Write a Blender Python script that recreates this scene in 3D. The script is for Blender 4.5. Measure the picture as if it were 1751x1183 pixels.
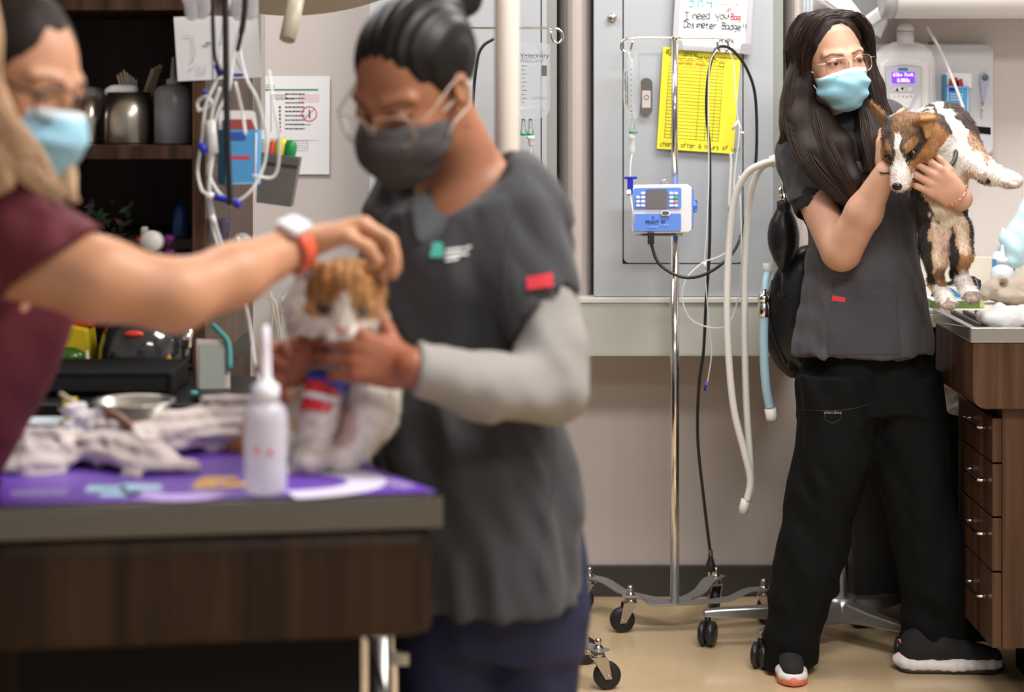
import bpy, bmesh, math, random
import numpy as np
from mathutils import Vector as V, Matrix, Euler
random.seed(7); RNG = np.random.default_rng(7)
for o in list(bpy.data.objects): bpy.data.objects.remove(o)
SC = bpy.context.scene
COL = SC.collection
PI = math.pi
# ------------------------------------------------------------------ camera, world, lights, exposure
H_CAM, F_PX, Y_HOR = 1.42, 3300.0, 160.0
cam_d = bpy.data.cameras.new('camera'); cam = bpy.data.objects.new('camera', cam_d); COL.objects.link(cam)
cam.location = (0, 0, H_CAM); cam.rotation_euler = (PI/2, 0, 0)
cam_d.sensor_width = 36; cam_d.lens = F_PX/1751*36
cam_d.shift_y = -(591.5-Y_HOR)/1751
cam_d.clip_start = .05
cam_d.dof.use_dof = True; cam_d.dof.focus_distance = 4.66; cam_d.dof.aperture_fstop = 2.45
SC.camera = cam
w = bpy.data.worlds.new('world'); SC.world = w; w.use_nodes = True
w.node_tree.nodes['Background'].inputs[0].default_value = (.86, .92, 1, 1)
w.node_tree.nodes['Background'].inputs[1].default_value = .22
def area(name, loc, size, power, color=(1, .97, .93), rot=(0, 0, 0)):
    l = bpy.data.lights.new(name, 'AREA'); l.shape = 'RECTANGLE'; l.size, l.size_y = size
    l.energy = power; l.color = color
    o = bpy.data.objects.new(name, l); o.location = loc; o.rotation_euler = rot; COL.objects.link(o); return o
area('ceiling_light_far', (1.0, 4.35, 2.66), (1.2, .55), 33)
area('ceiling_light_far_left', (-1.0, 4.3, 2.66), (1.2, .55), 28)
area('ceiling_light_mid', (.9, 2.5, 2.66), (1.2, .55), 50)
area('ceiling_light_near', (.6, .7, 2.66), (1.2, .55), 24)
vs = SC.view_settings; vs.view_transform = 'Standard'; vs.look = 'None'; vs.exposure = .5; vs.gamma = 1; vs.use_curve_mapping = False

def P(x, y, D):
    "the place that stands D metres in front of the camera where the photograph shows (x, y)"
    return V(((x-875.5)*D/F_PX, D, H_CAM-(y-Y_HOR)*D/F_PX))

# ------------------------------------------------------------------ materials
MATS = {}
def mat(name, col, rough=.5, metal=0, bump=None, var=None, trans=0, emit=0, spec=.5, sheen=0, alpha=1, attr=None, wood=None, sss=0, coat=0, aniso=0, ior=1.45):
    if name in MATS: return MATS[name]
    m = bpy.data.materials.new(name); m.use_nodes = True; nt = m.node_tree; N = nt.nodes; L = nt.links
    b = N['Principled BSDF']; c = (*col, 1)
    b.inputs['Base Color'].default_value = c; b.inputs['Roughness'].default_value = rough; b.inputs['Metallic'].default_value = metal
    b.inputs['Specular IOR Level'].default_value = spec; b.inputs['Transmission Weight'].default_value = trans
    b.inputs['Sheen Weight'].default_value = sheen; b.inputs['Alpha'].default_value = alpha; b.inputs['Coat Weight'].default_value = coat
    b.inputs['IOR'].default_value = ior
    if sss:
        b.inputs['Subsurface Weight'].default_value = sss; b.inputs['Subsurface Radius'].default_value = (.012, .004, .002); b.inputs['Subsurface Scale'].default_value = 1
    if emit:
        b.inputs['Emission Color'].default_value = c; b.inputs['Emission Strength'].default_value = emit
    tc = N.new('ShaderNodeTexCoord')
    src = None
    if attr:
        a = N.new('ShaderNodeAttribute'); a.attribute_name = attr; src = a.outputs['Color']; L.new(src, b.inputs['Base Color'])
    if wood:
        mp = N.new('ShaderNodeMapping'); mp.inputs['Scale'].default_value = wood; L.new(tc.outputs['Object'], mp.inputs[0])
        n1 = N.new('ShaderNodeTexNoise'); n1.inputs['Scale'].default_value = 1; n1.inputs['Detail'].default_value = 6; L.new(mp.outputs[0], n1.inputs[0])
        r = N.new('ShaderNodeValToRGB'); b.inputs['Specular IOR Level'].default_value = .25; r.color_ramp.elements[0].position = .33; r.color_ramp.elements[1].position = .68
        r.color_ramp.elements[0].color = (*[k*.45 for k in col], 1); r.color_ramp.elements[1].color = (*[min(1, k*1.55) for k in col], 1)
        L.new(n1.outputs[0], r.inputs[0]); L.new(r.outputs[0], b.inputs['Base Color'])
    if var:
        n = N.new('ShaderNodeTexNoise'); n.inputs['Scale'].default_value = var[0]; n.inputs['Detail'].default_value = 4; L.new(tc.outputs['Object'], n.inputs[0])
        mr = N.new('ShaderNodeMapRange'); mr.inputs[1].default_value = .3; mr.inputs[2].default_value = .7; mr.inputs[3].default_value = 1-var[1]; mr.inputs[4].default_value = 1+var[1]
        L.new(n.outputs[0], mr.inputs[0])
        mx = N.new('ShaderNodeMix'); mx.data_type = 'RGBA'; mx.blend_type = 'MULTIPLY'; mx.inputs[0].default_value = 1
        if src: L.new(src, mx.inputs[6])
        else: mx.inputs[6].default_value = c
        L.new(mr.outputs[0], mx.inputs[7]); L.new(mx.outputs[2], b.inputs['Base Color'])
    if bump:
        n = N.new('ShaderNodeTexNoise'); n.inputs['Scale'].default_value = bump[0]; n.inputs['Detail'].default_value = 3
        mp = N.new('ShaderNodeMapping'); mp.inputs['Scale'].default_value = bump[2] if len(bump) > 2 else (1, 1, 1)
        L.new(tc.outputs['Object'], mp.inputs[0]); L.new(mp.outputs[0], n.inputs[0])
        bp = N.new('ShaderNodeBump'); bp.inputs['Strength'].default_value = bump[1]; bp.inputs['Distance'].default_value = .004
        L.new(n.outputs[0], bp.inputs['Height']); L.new(bp.outputs[0], b.inputs['Normal'])
    MATS[name] = m; return m

def wpos(o):
    p = V(o.location); q = o.parent
    while q: p += q.location; q = q.parent
    return p
def tag(o, label=None, cat=None, group=None, kind=None):
    if label: o['label'] = label
    if cat: o['category'] = cat
    if group: o['group'] = group
    if kind: o['kind'] = kind
    return o
def thing(name, loc, label, cat, group=None):
    o = bpy.data.objects.new(name, None); o.location = loc; o.empty_display_size = .05; COL.objects.link(o)
    return tag(o, label, cat, group)
def link(name, me, m, parent=None, base=None):
    o = bpy.data.objects.new(name, me); COL.objects.link(o)
    if m: me.materials.append(m)
    if parent: o.parent = parent; off = wpos(parent)
    else:
        co = np.empty(len(me.vertices)*3, np.float32); me.vertices.foreach_get('co', co); co = co.reshape(-1, 3)
        off = V(((co[:, 0].min()+co[:, 0].max())/2, (co[:, 1].min()+co[:, 1].max())/2, co[:, 2].min())) if base is None else V(base)
        o.location = off
    me.transform(Matrix.Translation(-off)); return o

def spline(pts, n=8):
    p = [V(q) for q in pts]; out = []
    if len(p) < 3: return p
    p = [p[0]*2-p[1]]+p+[p[-1]*2-p[-2]]
    for i in range(1, len(p)-2):
        a, b, c, d = p[i-1:i+3]
        for k in range(n):
            t = k/n
            out.append(.5*((2*b)+(c-a)*t+(2*a-5*b+4*c-d)*t*t+(3*b-a-3*c+d)*t**3))
    out.append(p[-2]); return out

class MB:
    def __init__(s): s.v = []; s.f = []; s.sm = []
    def add(s, vs, fs, smooth=False):
        k = len(s.v); s.v += [tuple(q) for q in vs]; s.f += [tuple(i+k for i in f) for f in fs]; s.sm += [smooth]*len(fs); return s
    def box(s, a, b, R=None, c=None):
        a = V(a); b = V(b)
        vs = [V((x, y, z)) for x in (a.x, b.x) for y in (a.y, b.y) for z in (a.z, b.z)]
        if R:
            c = V(c) if c is not None else (a+b)/2
            vs = [c+R@(q-c) for q in vs]
        return s.add(vs, [(0, 1, 3, 2), (4, 6, 7, 5), (0, 4, 5, 1), (2, 3, 7, 6), (0, 2, 6, 4), (1, 5, 7, 3)])
    def quadbox(s, q, d):
        "four corners (seen from the front, counter-clockwise) thickened by vector d"
        q = [V(k) for k in q]; n = len(q); d = V(d)
        return s.add(q+[k+d for k in q], [tuple(range(n)), tuple(range(2*n-1, n-1, -1))]+[(i, i+n, (i+1) % n+n, (i+1) % n) for i in range(n)])
    def tube(s, pts, r, n=10, caps=True):
        pts = [V(p) for p in pts]; m = len(pts); rr = r if isinstance(r, (list, tuple)) else [r]*m
        vs = []; up = None
        for i, p in enumerate(pts):
            t = (pts[min(i+1, m-1)]-pts[max(i-1, 0)])
            if t.length < 1e-9: t = V((0, 0, 1))
            t.normalize()
            if up is None: up = t.orthogonal().normalized()
            up = (up-t*up.dot(t))
            if up.length < 1e-6: up = t.orthogonal()
            up.normalize(); w_ = t.cross(up)
            for k in range(n):
                a = 2*PI*k/n; vs.append(p+(up*math.cos(a)+w_*math.sin(a))*rr[i])
        fs = [(i*n+k, i*n+(k+1) % n, (i+1)*n+(k+1) % n, (i+1)*n+k) for i in range(m-1) for k in range(n)]
        s.add(vs, fs, True)
        if caps:
            s.add(vs[:n], [tuple(range(n-1, -1, -1))]); s.add(vs[-n:], [tuple(range(n))])
        return s
    def cyl(s, a, b, r, n=24, r2=None):
        return s.tube([a, b], [r, r if r2 is None else r2], n)
    def lathe(s, prof, at, axis=(0, 0, 1), n=28, smooth=True, sx=1, sy=1):
        ax = V(axis).normalized(); q = V((0, 0, 1)).rotation_difference(ax); at = V(at)
        vs = [at+q@V((r*sx*math.cos(2*PI*k/n), r*sy*math.sin(2*PI*k/n), z)) for r, z in prof for k in range(n)]
        fs = [(i*n+k, i*n+(k+1) % n, (i+1)*n+(k+1) % n, (i+1)*n+k) for i in range(len(prof)-1) for k in range(n)]
        s.add(vs, fs, smooth)
        if prof[0][0] > 1e-5: s.add(vs[:n], [tuple(range(n-1, -1, -1))])
        if prof[-1][0] > 1e-5: s.add(vs[-n:], [tuple(range(n))])
        return s
    def ell(s, c, r, R=None, n=20, m=12):
        c = V(c); vs = []
        for i in range(m+1):
            ph = PI*i/m
            for k in range(n):
                a = 2*PI*k/n; q = V((r[0]*math.sin(ph)*math.cos(a), r[1]*math.sin(ph)*math.sin(a), -r[2]*math.cos(ph)))
                vs.append(c+(R@q if R else q))
        return s.add(vs, [(i*n+k, i*n+(k+1) % n, (i+1)*n+(k+1) % n, (i+1)*n+k) for i in range(m) for k in range(n)], True)
    def rrect(s, c, u, v, hw, hh, rad, d, n=6):
        "rounded slab: centre, unit axes u, v, half sizes, corner radius, thickness vector d"
        c = V(c); u = V(u); v = V(v); q = []
        for sx, sy, a0 in ((1, 1, 0), (-1, 1, 90), (-1, -1, 180), (1, -1, 270)):
            for k in range(n+1):
                a = math.radians(a0+90*k/n)
                q.append(c+u*(sx*(hw-rad)+rad*math.cos(a))+v*(sy*(hh-rad)+rad*math.sin(a)))
        return s.quadbox(q, d)
    def mesh(s, name):
        me = bpy.data.meshes.new(name); me.from_pydata(s.v, [], s.f); me.validate()
        if len(me.polygons) == len(s.sm): me.polygons.foreach_set('use_smooth', s.sm)
        bm = bmesh.new(); bm.from_mesh(me); bmesh.ops.remove_doubles(bm, verts=bm.verts, dist=1e-6); bmesh.ops.recalc_face_normals(bm, faces=bm.faces); bm.to_mesh(me); bm.free()
        return me
    def build(s, name, m, parent=None, bevel=0, base=None, subd=0):
        o = link(name, s.mesh(name), m, parent, base)
        if bevel:
            b = o.modifiers.new('bevel', 'BEVEL'); b.width = bevel; b.segments = 2; b.limit_method = 'ANGLE'; b.angle_limit = .7
        if subd:
            b = o.modifiers.new('sub', 'SUBSURF'); b.levels = subd; b.render_levels = subd
        return o

def text(name, s, c, u, v, size, m, parent, align='CENTER', thick=.0006, squash=1):
    cu = bpy.data.curves.new(name, 'FONT'); cu.body = s; cu.size = size; cu.align_x = align; cu.align_y = 'CENTER'; cu.extrude = thick
    o = bpy.data.objects.new(name, cu)
    COL.objects.link(o); bpy.context.view_layer.update()
    me = bpy.data.meshes.new_from_object(o.evaluated_get(bpy.context.evaluated_depsgraph_get()))
    bpy.data.objects.remove(o)
    u = V(u).normalized(); v = V(v).normalized(); n = u.cross(v)
    M = Matrix(((u.x*squash, v.x, n.x, 0), (u.y*squash, v.y, n.y, 0), (u.z*squash, v.z, n.z, 0), (0, 0, 0, 1)))
    me.transform(Matrix.Translation(V(c))@M); me.materials.clear()
    return link(name, me, m, parent)

def bars(name, c, u, v, w_, h, rows, m, par, seed=1, th=.0005):
    "lines of print too small to read: short dashes of uneven length"
    R_ = random.Random(seed); b = MB(); u = V(u).normalized(); v = V(v).normalized(); n = u.cross(v); c = V(c)
    for i in range(rows):
        y = h/2-h*(i+.5)/rows; x = -w_/2
        while x < w_/2-.002:
            L = min(R_.uniform(.06, .2)*w_, w_/2-x); q = c+u*x+v*y; t_ = h/rows*.15
            b.quadbox([q-v*t_, q+u*L-v*t_, q+u*L+v*t_, q+v*t_], n*th); x += L+w_*.03
    o = b.build(name, m, par); o['kind'] = 'stuff'; return o
# handwriting: strokes on a 0..1 (x) by -0.4..1 (y) cell
GLY = {'I': ('.1 1 .9 1', '.5 1 .5 0', '.1 0 .9 0'), 'n': ('.1 .7 .15 0', '.15 .4 .4 .7 .7 .6 .75 0'), 'e': ('.15 .35 .75 .4 .6 .68 .3 .65 .12 .35 .3 .02 .75 .08',),
 'd': ('.7 .6 .35 .65 .1 .3 .35 0 .7 .15', '.72 1 .7 0'), 'y': ('.1 .7 .2 .3 .5 .25', '.7 .7 .55 .1 .3 -.35'), 'o': ('.4 .65 .12 .4 .3 0 .65 .1 .7 .45 .4 .65',),
 'u': ('.12 .65 .15 .15 .5 .02 .75 .3 .75 .65', '.75 .5 .95 .2'), 'i': ('.4 .65 .4 0', '.4 .88 .42 .94'), 'b': ('.15 1 .15 0', '.15 .5 .6 .6 .7 .3 .5 0 .15 .05'),
 'B': ('.15 1 .12 0', '.15 1 .7 .9 .6 .6 .2 .52 .8 .42 .75 .08 .12 0'), 'a': ('.7 .6 .3 .65 .1 .3 .3 0 .7 .2', '.72 .65 .7 .15 .85 0'), 'g': ('.7 .6 .3 .65 .1 .35 .35 .1 .7 .3', '.72 .65 .65 -.2 .3 -.35'),
 'D': ('.2 1 .15 0', '.0 .95 .6 .95 1 .55 .7 .1 .15 0'), 's': ('.65 .62 .3 .62 .25 .42 .6 .3 .55 .05 .15 .02',), 'm': ('.05 .65 .08 0', '.08 .45 .28 .65 .42 .5 .42 0', '.42 .45 .65 .65 .82 .5 .85 0'),
 't': ('.4 .95 .38 .1 .6 0', '.1 .62 .7 .65'), 'r': ('.2 .65 .2 0', '.2 .4 .5 .65 .75 .58'), '!': ('.5 1 .45 .3', '.44 .05 .44 0'), 'A': ('.0 0 .4 1 .75 0', '.12 .4 .75 .45'),
 'l': ('.4 1 .4 0',), 'x': ('.1 .65 .7 0', '.7 .65 .1 0'), '#': ('.35 1 .25 0', '.7 1 .6 0', '.1 .65 .9 .68', '.05 .32 .85 .35'), '2': ('.1 .8 .4 1 .75 .75 .1 0 .8 0',),
 'c': ('.7 .6 .3 .65 .1 .3 .3 0 .7 .08',), 'h': ('.15 1 .12 0', '.14 .45 .4 .65 .7 .55 .72 0'), 'f': ('.7 1 .4 .9 .35 0', '.1 .6 .65 .62'), '6': ('.65 1 .2 .6 .15 .15 .5 0 .7 .3 .45 .5 .2 .35',), 'v': ('.1 .65 .38 0 .7 .65',),
 '5': ('.75 1 .2 .98 .2 .6 .6 .6 .75 .3 .5 0 .1 .05',), '4': ('.15 1 .1 .5 .8 .5', '.7 1 .7 0'), 'k': ('.15 1 .15 0', '.7 .65 .15 .3 .7 0'), 'C': ('.8 .85 .4 1 .1 .5 .4 0 .8 .12',), 'p': ('.15 .65 .12 -.4', '.15 .5 .6 .65 .7 .3 .4 0 .15 .1'), 'w': ('.05 .65 .25 0 .45 .5 .62 0 .85 .65',)}
def handwrite(name, s, at, u, v, size, r, m, parent, gap=.92):
    at = V(at); u = V(u).normalized(); v = V(v).normalized(); b = MB(); x = 0
    for ch in s:
        if ch == ' ': x += .7; continue
        jy = random.uniform(-.06, .06); w_ = .62 if ch in 'lI!i' else 1
        for st in GLY.get(ch, ()):
            q = [float(k) for k in st.split()]
            pts = [at+u*size*(x+q[i]*.75)+v*size*(q[i+1]+jy) for i in range(0, len(q), 2)]
            b.tube(spline(pts, 4), r, 4)
        x += gap*w_
    return b.build(name, m, parent)
# ------------------------------------------------------------------ bodies: one smooth surface grown round a set of tapered limbs
def fade(t): return t*t*(3-2*t)
_NT = RNG.random((64, 64, 64)).astype(np.float32)*2-1
def vnoise(x, y, z):
    xi, yi, zi = np.floor(x).astype(int), np.floor(y).astype(int), np.floor(z).astype(int)
    fx, fy, fz = fade(x-xi), fade(y-yi), fade(z-zi); r = 0
    for dx in (0, 1):
        for dy in (0, 1):
            for dz in (0, 1):
                r = r+_NT[(xi+dx) & 63, (yi+dy) & 63, (zi+dz) & 63]*(fx if dx else 1-fx)*(fy if dy else 1-fy)*(fz if dz else 1-fz)
    return r
def smin(a, b, k):
    if k <= 0: return np.minimum(a, b)
    h = np.maximum(k-np.abs(a-b), 0)/k
    return np.minimum(a, b)-h*h*k*.25
def smax(a, b, k): return -smin(-a, -b, k)
def npv(v): return np.array(tuple(v), np.float32)
class Field:
    def __init__(s): s.p = []; s.disp = None
    def rc(s, a, b, r1, r2, k=.02, sq=None, op='u'):
        "tapered round limb from a to b; sq = (direction, factor > 1) flattens it that way"
        a = npv(a); b = npv(b); R = max(r1, r2)
        if sq: n = npv(V(sq[0]).normalized()); f = sq[1]; R = max(R, R/f)
        ab = b-a; L = float(ab@ab)+1e-12
        def ev(X, Y, Z):
            px, py, pz = X-a[0], Y-a[1], Z-a[2]
            t = np.clip((px*ab[0]+py*ab[1]+pz*ab[2])/L, 0, 1)
            px = px-t*ab[0]; py = py-t*ab[1]; pz = pz-t*ab[2]
            if sq:
                dn = (px*n[0]+py*n[1]+pz*n[2])*(f-1); px = px+dn*n[0]; py = py+dn*n[1]; pz = pz+dn*n[2]
            return np.sqrt(px*px+py*py+pz*pz)-(r1+(r2-r1)*t)
        s.p.append((ev, np.minimum(a, b)-R, np.maximum(a, b)+R, k, op)); return s
    def chain(s, pts, rs, k=.02, sq=None):
        for i in range(len(pts)-1): s.rc(pts[i], pts[i+1], rs[i], rs[i+1], k, sq)
        return s
    def ell(s, c, r, R=None, k=.02, op='u'):
        c = npv(c); r = npv(r); Rm = np.array(R.to_3x3(), np.float32) if R else np.eye(3, dtype=np.float32); mr = float(r.max()); mi = float(r.min())
        def ev(X, Y, Z):
            px, py, pz = X-c[0], Y-c[1], Z-c[2]
            q = [(px*Rm[0, i]+py*Rm[1, i]+pz*Rm[2, i])/r[i] for i in range(3)]
            l = np.sqrt(q[0]**2+q[1]**2+q[2]**2); g = np.sqrt(sum((q[i]/r[i])**2 for i in range(3)))+1e-6
            return l*(l-1)/g
        s.p.append((ev, c-mr, c+mr, k, op)); return s
    def stack(s, secs, k=.02, op='u', power=2.0):
        "garment or trunk built of level ellipses: (cx, cy, z, rx, ry, yaw degrees)"
        A = np.array(sorted(secs, key=lambda q: q[2]), np.float32); z = A[:, 2]; zz = np.linspace(z[0], z[-1], 160)
        def sm(i):
            y = np.interp(zz, z, A[:, i]); kern = np.ones(9)/9
            return np.convolve(np.pad(y, 4, 'edge'), kern, 'valid')
        T = [sm(i) for i in (0, 1, 3, 4, 5)]
        lo = np.array([(A[:, 0]-A[:, 3:5].max(1)).min(), (A[:, 1]-A[:, 3:5].max(1)).min(), z[0]], np.float32)
        hi = np.array([(A[:, 0]+A[:, 3:5].max(1)).max(), (A[:, 1]+A[:, 3:5].max(1)).max(), z[-1]], np.float32)
        def ev(X, Y, Z):
            zc = Z[0, 0, :]; cx, cy, rx, ry, ya = [np.interp(zc, zz, t).astype(np.float32) for t in T]
            c, sn = np.cos(np.radians(ya)), np.sin(np.radians(ya))
            px = X-cx; py = Y-cy; u = (px*c+py*sn)/rx; v = (-px*sn+py*c)/ry
            l = (np.abs(u)**power+np.abs(v)**power)**(1/power); g = np.sqrt((u/rx)**2+(v/ry)**2)/(l+1e-6)+1e-6
            return np.maximum((l-1)/g, np.maximum(Z-z[-1], z[0]-Z))
        s.p.append((ev, lo, hi, k, op)); return s
    def cut(s, point, normal, k=.004):
        "take away what lies on the normal's side of a plane"
        p = npv(point); n = npv(V(normal).normalized())
        s.p.append((lambda X, Y, Z: (X-p[0])*n[0]+(Y-p[1])*n[1]+(Z-p[2])*n[2], None, None, k, 'cut')); return s
    def fold(s):
        'cloth folds apply to what was laid so far; later cuts stay clean'
        s.p.append((None, 0, 0, 0, 'fold')); return s
    def chop(s, point, normal, R, L=.08):
        "trim a hem: remove what lies past the plane, within radius R of the limb's axis and length L"
        p = npv(point); n = npv(V(normal).normalized()); c = p+n*L/2; e = R+L
        def ev(X, Y, Z):
            x, y, z = X-p[0], Y-p[1], Z-p[2]; h = x*n[0]+y*n[1]+z*n[2]
            return np.maximum(np.maximum(-h, h-L), np.sqrt(np.maximum(x*x+y*y+z*z-h*h, 0))-R)
        s.p.append((ev, c-e, c+e, .002, 's')); return s
    def evalbox(s, lo, hi, res):
        lo = npv(lo); n = np.ceil((npv(hi)-lo)/res).astype(int)+1
        ax = [lo[i]+np.arange(n[i], dtype=np.float32)*res for i in range(3)]
        D = np.full(tuple(n), .25, np.float32)
        def shift():
            X = np.abs(D) < .03; I = np.nonzero(X); D[I] += s.disp(ax[0][I[0]], ax[1][I[1]], ax[2][I[2]]).astype(np.float32)
        folded = False
        for ev, a, b, k, op in s.p:
            if op == 'fold': shift(); folded = True; continue
            if a is None:
                X, Y, Z = np.meshgrid(*ax, indexing='ij', sparse=True); D = smax(D, ev(X, Y, Z)+0*D, k); continue
            m = k+.012+2*res
            i0 = [max(0, int((a[i]-m-lo[i])/res)) for i in range(3)]; i1 = [min(n[i], int((b[i]+m-lo[i])/res)+2) for i in range(3)]
            if any(i1[i] <= i0[i] for i in range(3)): continue
            sl = tuple(slice(i0[i], i1[i]) for i in range(3))
            X, Y, Z = np.meshgrid(*[ax[i][sl[i]] for i in range(3)], indexing='ij', sparse=True)
            d = (ev(X, Y, Z)).astype(np.float32)
            if d.shape != D[sl].shape: d = np.broadcast_to(d, D[sl].shape)
            D[sl] = smin(D[sl], d, k) if op == 'u' else smax(D[sl], -d, k)
        if s.disp and not folded: shift()
        return D, lo
    def bounds(s, pad=.02):
        u = [q for q in s.p if q[4] == 'u']
        return np.min([q[1] for q in u], 0)-pad, np.max([q[2] for q in u], 0)+pad

def nets(D, lo, res, skip=None):
    "surface through the zero of a grid; skip = boxes meshed finer elsewhere"
    S = D < 0; nx, ny, nz = D.shape
    c = np.zeros((nx-1, ny-1, nz-1), np.int8)
    for dx in (0, 1):
        for dy in (0, 1):
            for dz in (0, 1): c += S[dx:nx-1+dx, dy:ny-1+dy, dz:nz-1+dz]
    act = (c > 0) & (c < 8)
    if skip:
        ax = [lo[i]+(np.arange(D.shape[i]-1)+.5)*res for i in range(3)]
        for a, b in skip:
            mk = [(ax[i] > a[i]+res*1.5) & (ax[i] < b[i]-res*1.5) for i in range(3)]
            act &= ~(mk[0][:, None, None] & mk[1][None, :, None] & mk[2][None, None, :])
    I = np.argwhere(act); idx = np.full(act.shape, -1, np.int32); idx[act] = np.arange(len(I))
    acc = np.zeros((len(I), 3)); cnt = np.zeros(len(I))
    cor = {(a, b, d): D[I[:, 0]+a, I[:, 1]+b, I[:, 2]+d] for a in (0, 1) for b in (0, 1) for d in (0, 1)}
    for p in cor:
        for ax_ in range(3):
            if p[ax_]: continue
            q = list(p); q[ax_] = 1; q = tuple(q); da, db = cor[p], cor[q]; m = (da < 0) != (db < 0)
            t = np.where(m, da/np.where(m, da-db, 1), 0); pos = np.array(p, float)[None, :].repeat(len(I), 0); pos[:, ax_] += t
            acc += pos*m[:, None]; cnt += m
    vs = (I+acc/np.maximum(cnt, 1)[:, None])*res+lo
    F = []
    for ax_ in range(3):
        o1, o2 = [(1, 2), (2, 0), (0, 1)][ax_]
        sl0 = [slice(None)]*3; sl1 = [slice(None)]*3; sl0[ax_] = slice(0, -1); sl1[ax_] = slice(1, None)
        a, b = S[tuple(sl0)], S[tuple(sl1)]; ch = a != b; E = np.argwhere(ch)
        ok = (E[:, o1] > 0) & (E[:, o2] > 0) & (E[:, o1] < D.shape[o1]-1) & (E[:, o2] < D.shape[o2]-1); E = E[ok]
        q = []
        for d1, d2 in ((1, 1), (0, 1), (0, 0), (1, 0)):
            e = E.copy(); e[:, o1] -= d1; e[:, o2] -= d2; q.append(idx[e[:, 0], e[:, 1], e[:, 2]])
        q = np.stack(q, 1); fl = a[E[:, 0], E[:, 1], E[:, 2]]; q[~fl] = q[~fl][:, ::-1]
        F.append(q[(q >= 0).all(1)])
    return vs, np.concatenate(F)

def grow(name, F, res, m, parent, fine=(), color=None, relax=1):
    "mesh a Field: whole at res, with finer boxes [(lo, hi, res)]"
    lo, hi = F.bounds(); out_v = []; out_f = []; k = 0
    jobs = [(lo, hi, res, [(npv(a), npv(b)) for a, b, _ in fine])]+[(a, b, r, None) for a, b, r in fine]
    for a, b, r, sk in jobs:
        D, l0 = F.evalbox(a, b, r); vs, f = nets(D, l0, r, sk)
        for _ in range(relax):
            e = np.concatenate([f[:, [0, 1]], f[:, [1, 2]], f[:, [2, 3]], f[:, [3, 0]]]); sm = np.zeros_like(vs); c = np.zeros(len(vs))
            np.add.at(sm, e[:, 0], vs[e[:, 1]]); np.add.at(sm, e[:, 1], vs[e[:, 0]]); np.add.at(c, e.ravel(), 1)
            vs = np.where(c[:, None] > 7, vs*.5+.5*sm/np.maximum(c, 1)[:, None], vs)
        out_v.append(vs); out_f.append(f+k); k += len(vs)
    vs = np.concatenate(out_v); f = np.concatenate(out_f)
    me = bpy.data.meshes.new(name); me.vertices.add(len(vs)); me.vertices.foreach_set('co', vs.astype(np.float32).ravel())
    me.loops.add(f.size); me.loops.foreach_set('vertex_index', f.ravel().astype(np.int32))
    me.polygons.add(len(f)); me.polygons.foreach_set('loop_start', np.arange(0, f.size, 4, dtype=np.int32)); me.polygons.foreach_set('loop_total', np.full(len(f), 4, np.int32))
    me.update(calc_edges=True); me.polygons.foreach_set('use_smooth', np.ones(len(f), bool))
    if color is not None:
        n = np.empty(len(vs)*3, np.float32); me.vertex_normals.foreach_get('vector', n); n = n.reshape(-1, 3)
        cc = color(vs, n); at = me.color_attributes.new('Col', 'FLOAT_COLOR', 'POINT')
        at.data.foreach_set('color', np.concatenate([cc, np.ones((len(vs), 1))], 1).astype(np.float32).ravel())
        me['cols'] = 1
        GROWN[name+str(id(parent))] = (vs, n, cc)
    return link(name, me, m, parent)
GROWN = {}
def fur(name, vs, nr, cc, count, length, width, flow, m, parent, keep=None, lie=.75):
    "short hairs as slim blades, coloured like the coat under them"
    if keep is not None: i = np.nonzero(keep(vs))[0]
    else: i = np.arange(len(vs))
    i = RNG.choice(i, count); p = vs[i]; n = nr[i]; c = cc[i]*RNG.uniform(.8, 1.15, (count, 1))
    p = p+RNG.normal(0, .0012, p.shape); fl = flow(p); fl = fl-(fl*n).sum(1)[:, None]*n; fl /= np.linalg.norm(fl, axis=1)[:, None]+1e-6
    d = n*(1-lie)+fl*lie+RNG.normal(0, .16, p.shape); d /= np.linalg.norm(d, axis=1)[:, None]
    sd = np.cross(d, n+RNG.normal(0, .5, n.shape)); sd /= np.linalg.norm(sd, axis=1)[:, None]+1e-6
    L = length*RNG.uniform(.6, 1.25, (count, 1)); mid = p+d*L*.55+n*L*.05; tip = p+d*L-n*L*.1
    V4 = np.stack([p-sd*width-n*.001, p+sd*width-n*.001, mid+sd*width*.7, mid-sd*width*.7, tip], 1).reshape(-1, 3); b = np.arange(count)[:, None]*5
    me = bpy.data.meshes.new(name); me.vertices.add(len(V4)); me.vertices.foreach_set('co', V4.astype(np.float32).ravel())
    lp = np.concatenate([b+0, b+1, b+2, b+3, b+3, b+2, b+4], 1).astype(np.int32)
    me.loops.add(lp.size); me.loops.foreach_set('vertex_index', lp.ravel()); me.polygons.add(count*2)
    st = (np.arange(count)[:, None]*7+np.array([0, 4])).ravel().astype(np.int32); me.polygons.foreach_set('loop_start', st)
    me.polygons.foreach_set('loop_total', np.tile([4, 3], count).astype(np.int32)); me.update(calc_edges=True)
    at = me.color_attributes.new('Col', 'FLOAT_COLOR', 'POINT'); C = np.repeat(c, 5, 0); at.data.foreach_set('color', np.concatenate([C, np.ones((len(C), 1))], 1).astype(np.float32).ravel())
    o = link(name, me, m, parent); o['kind'] = 'stuff'; return o
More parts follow.
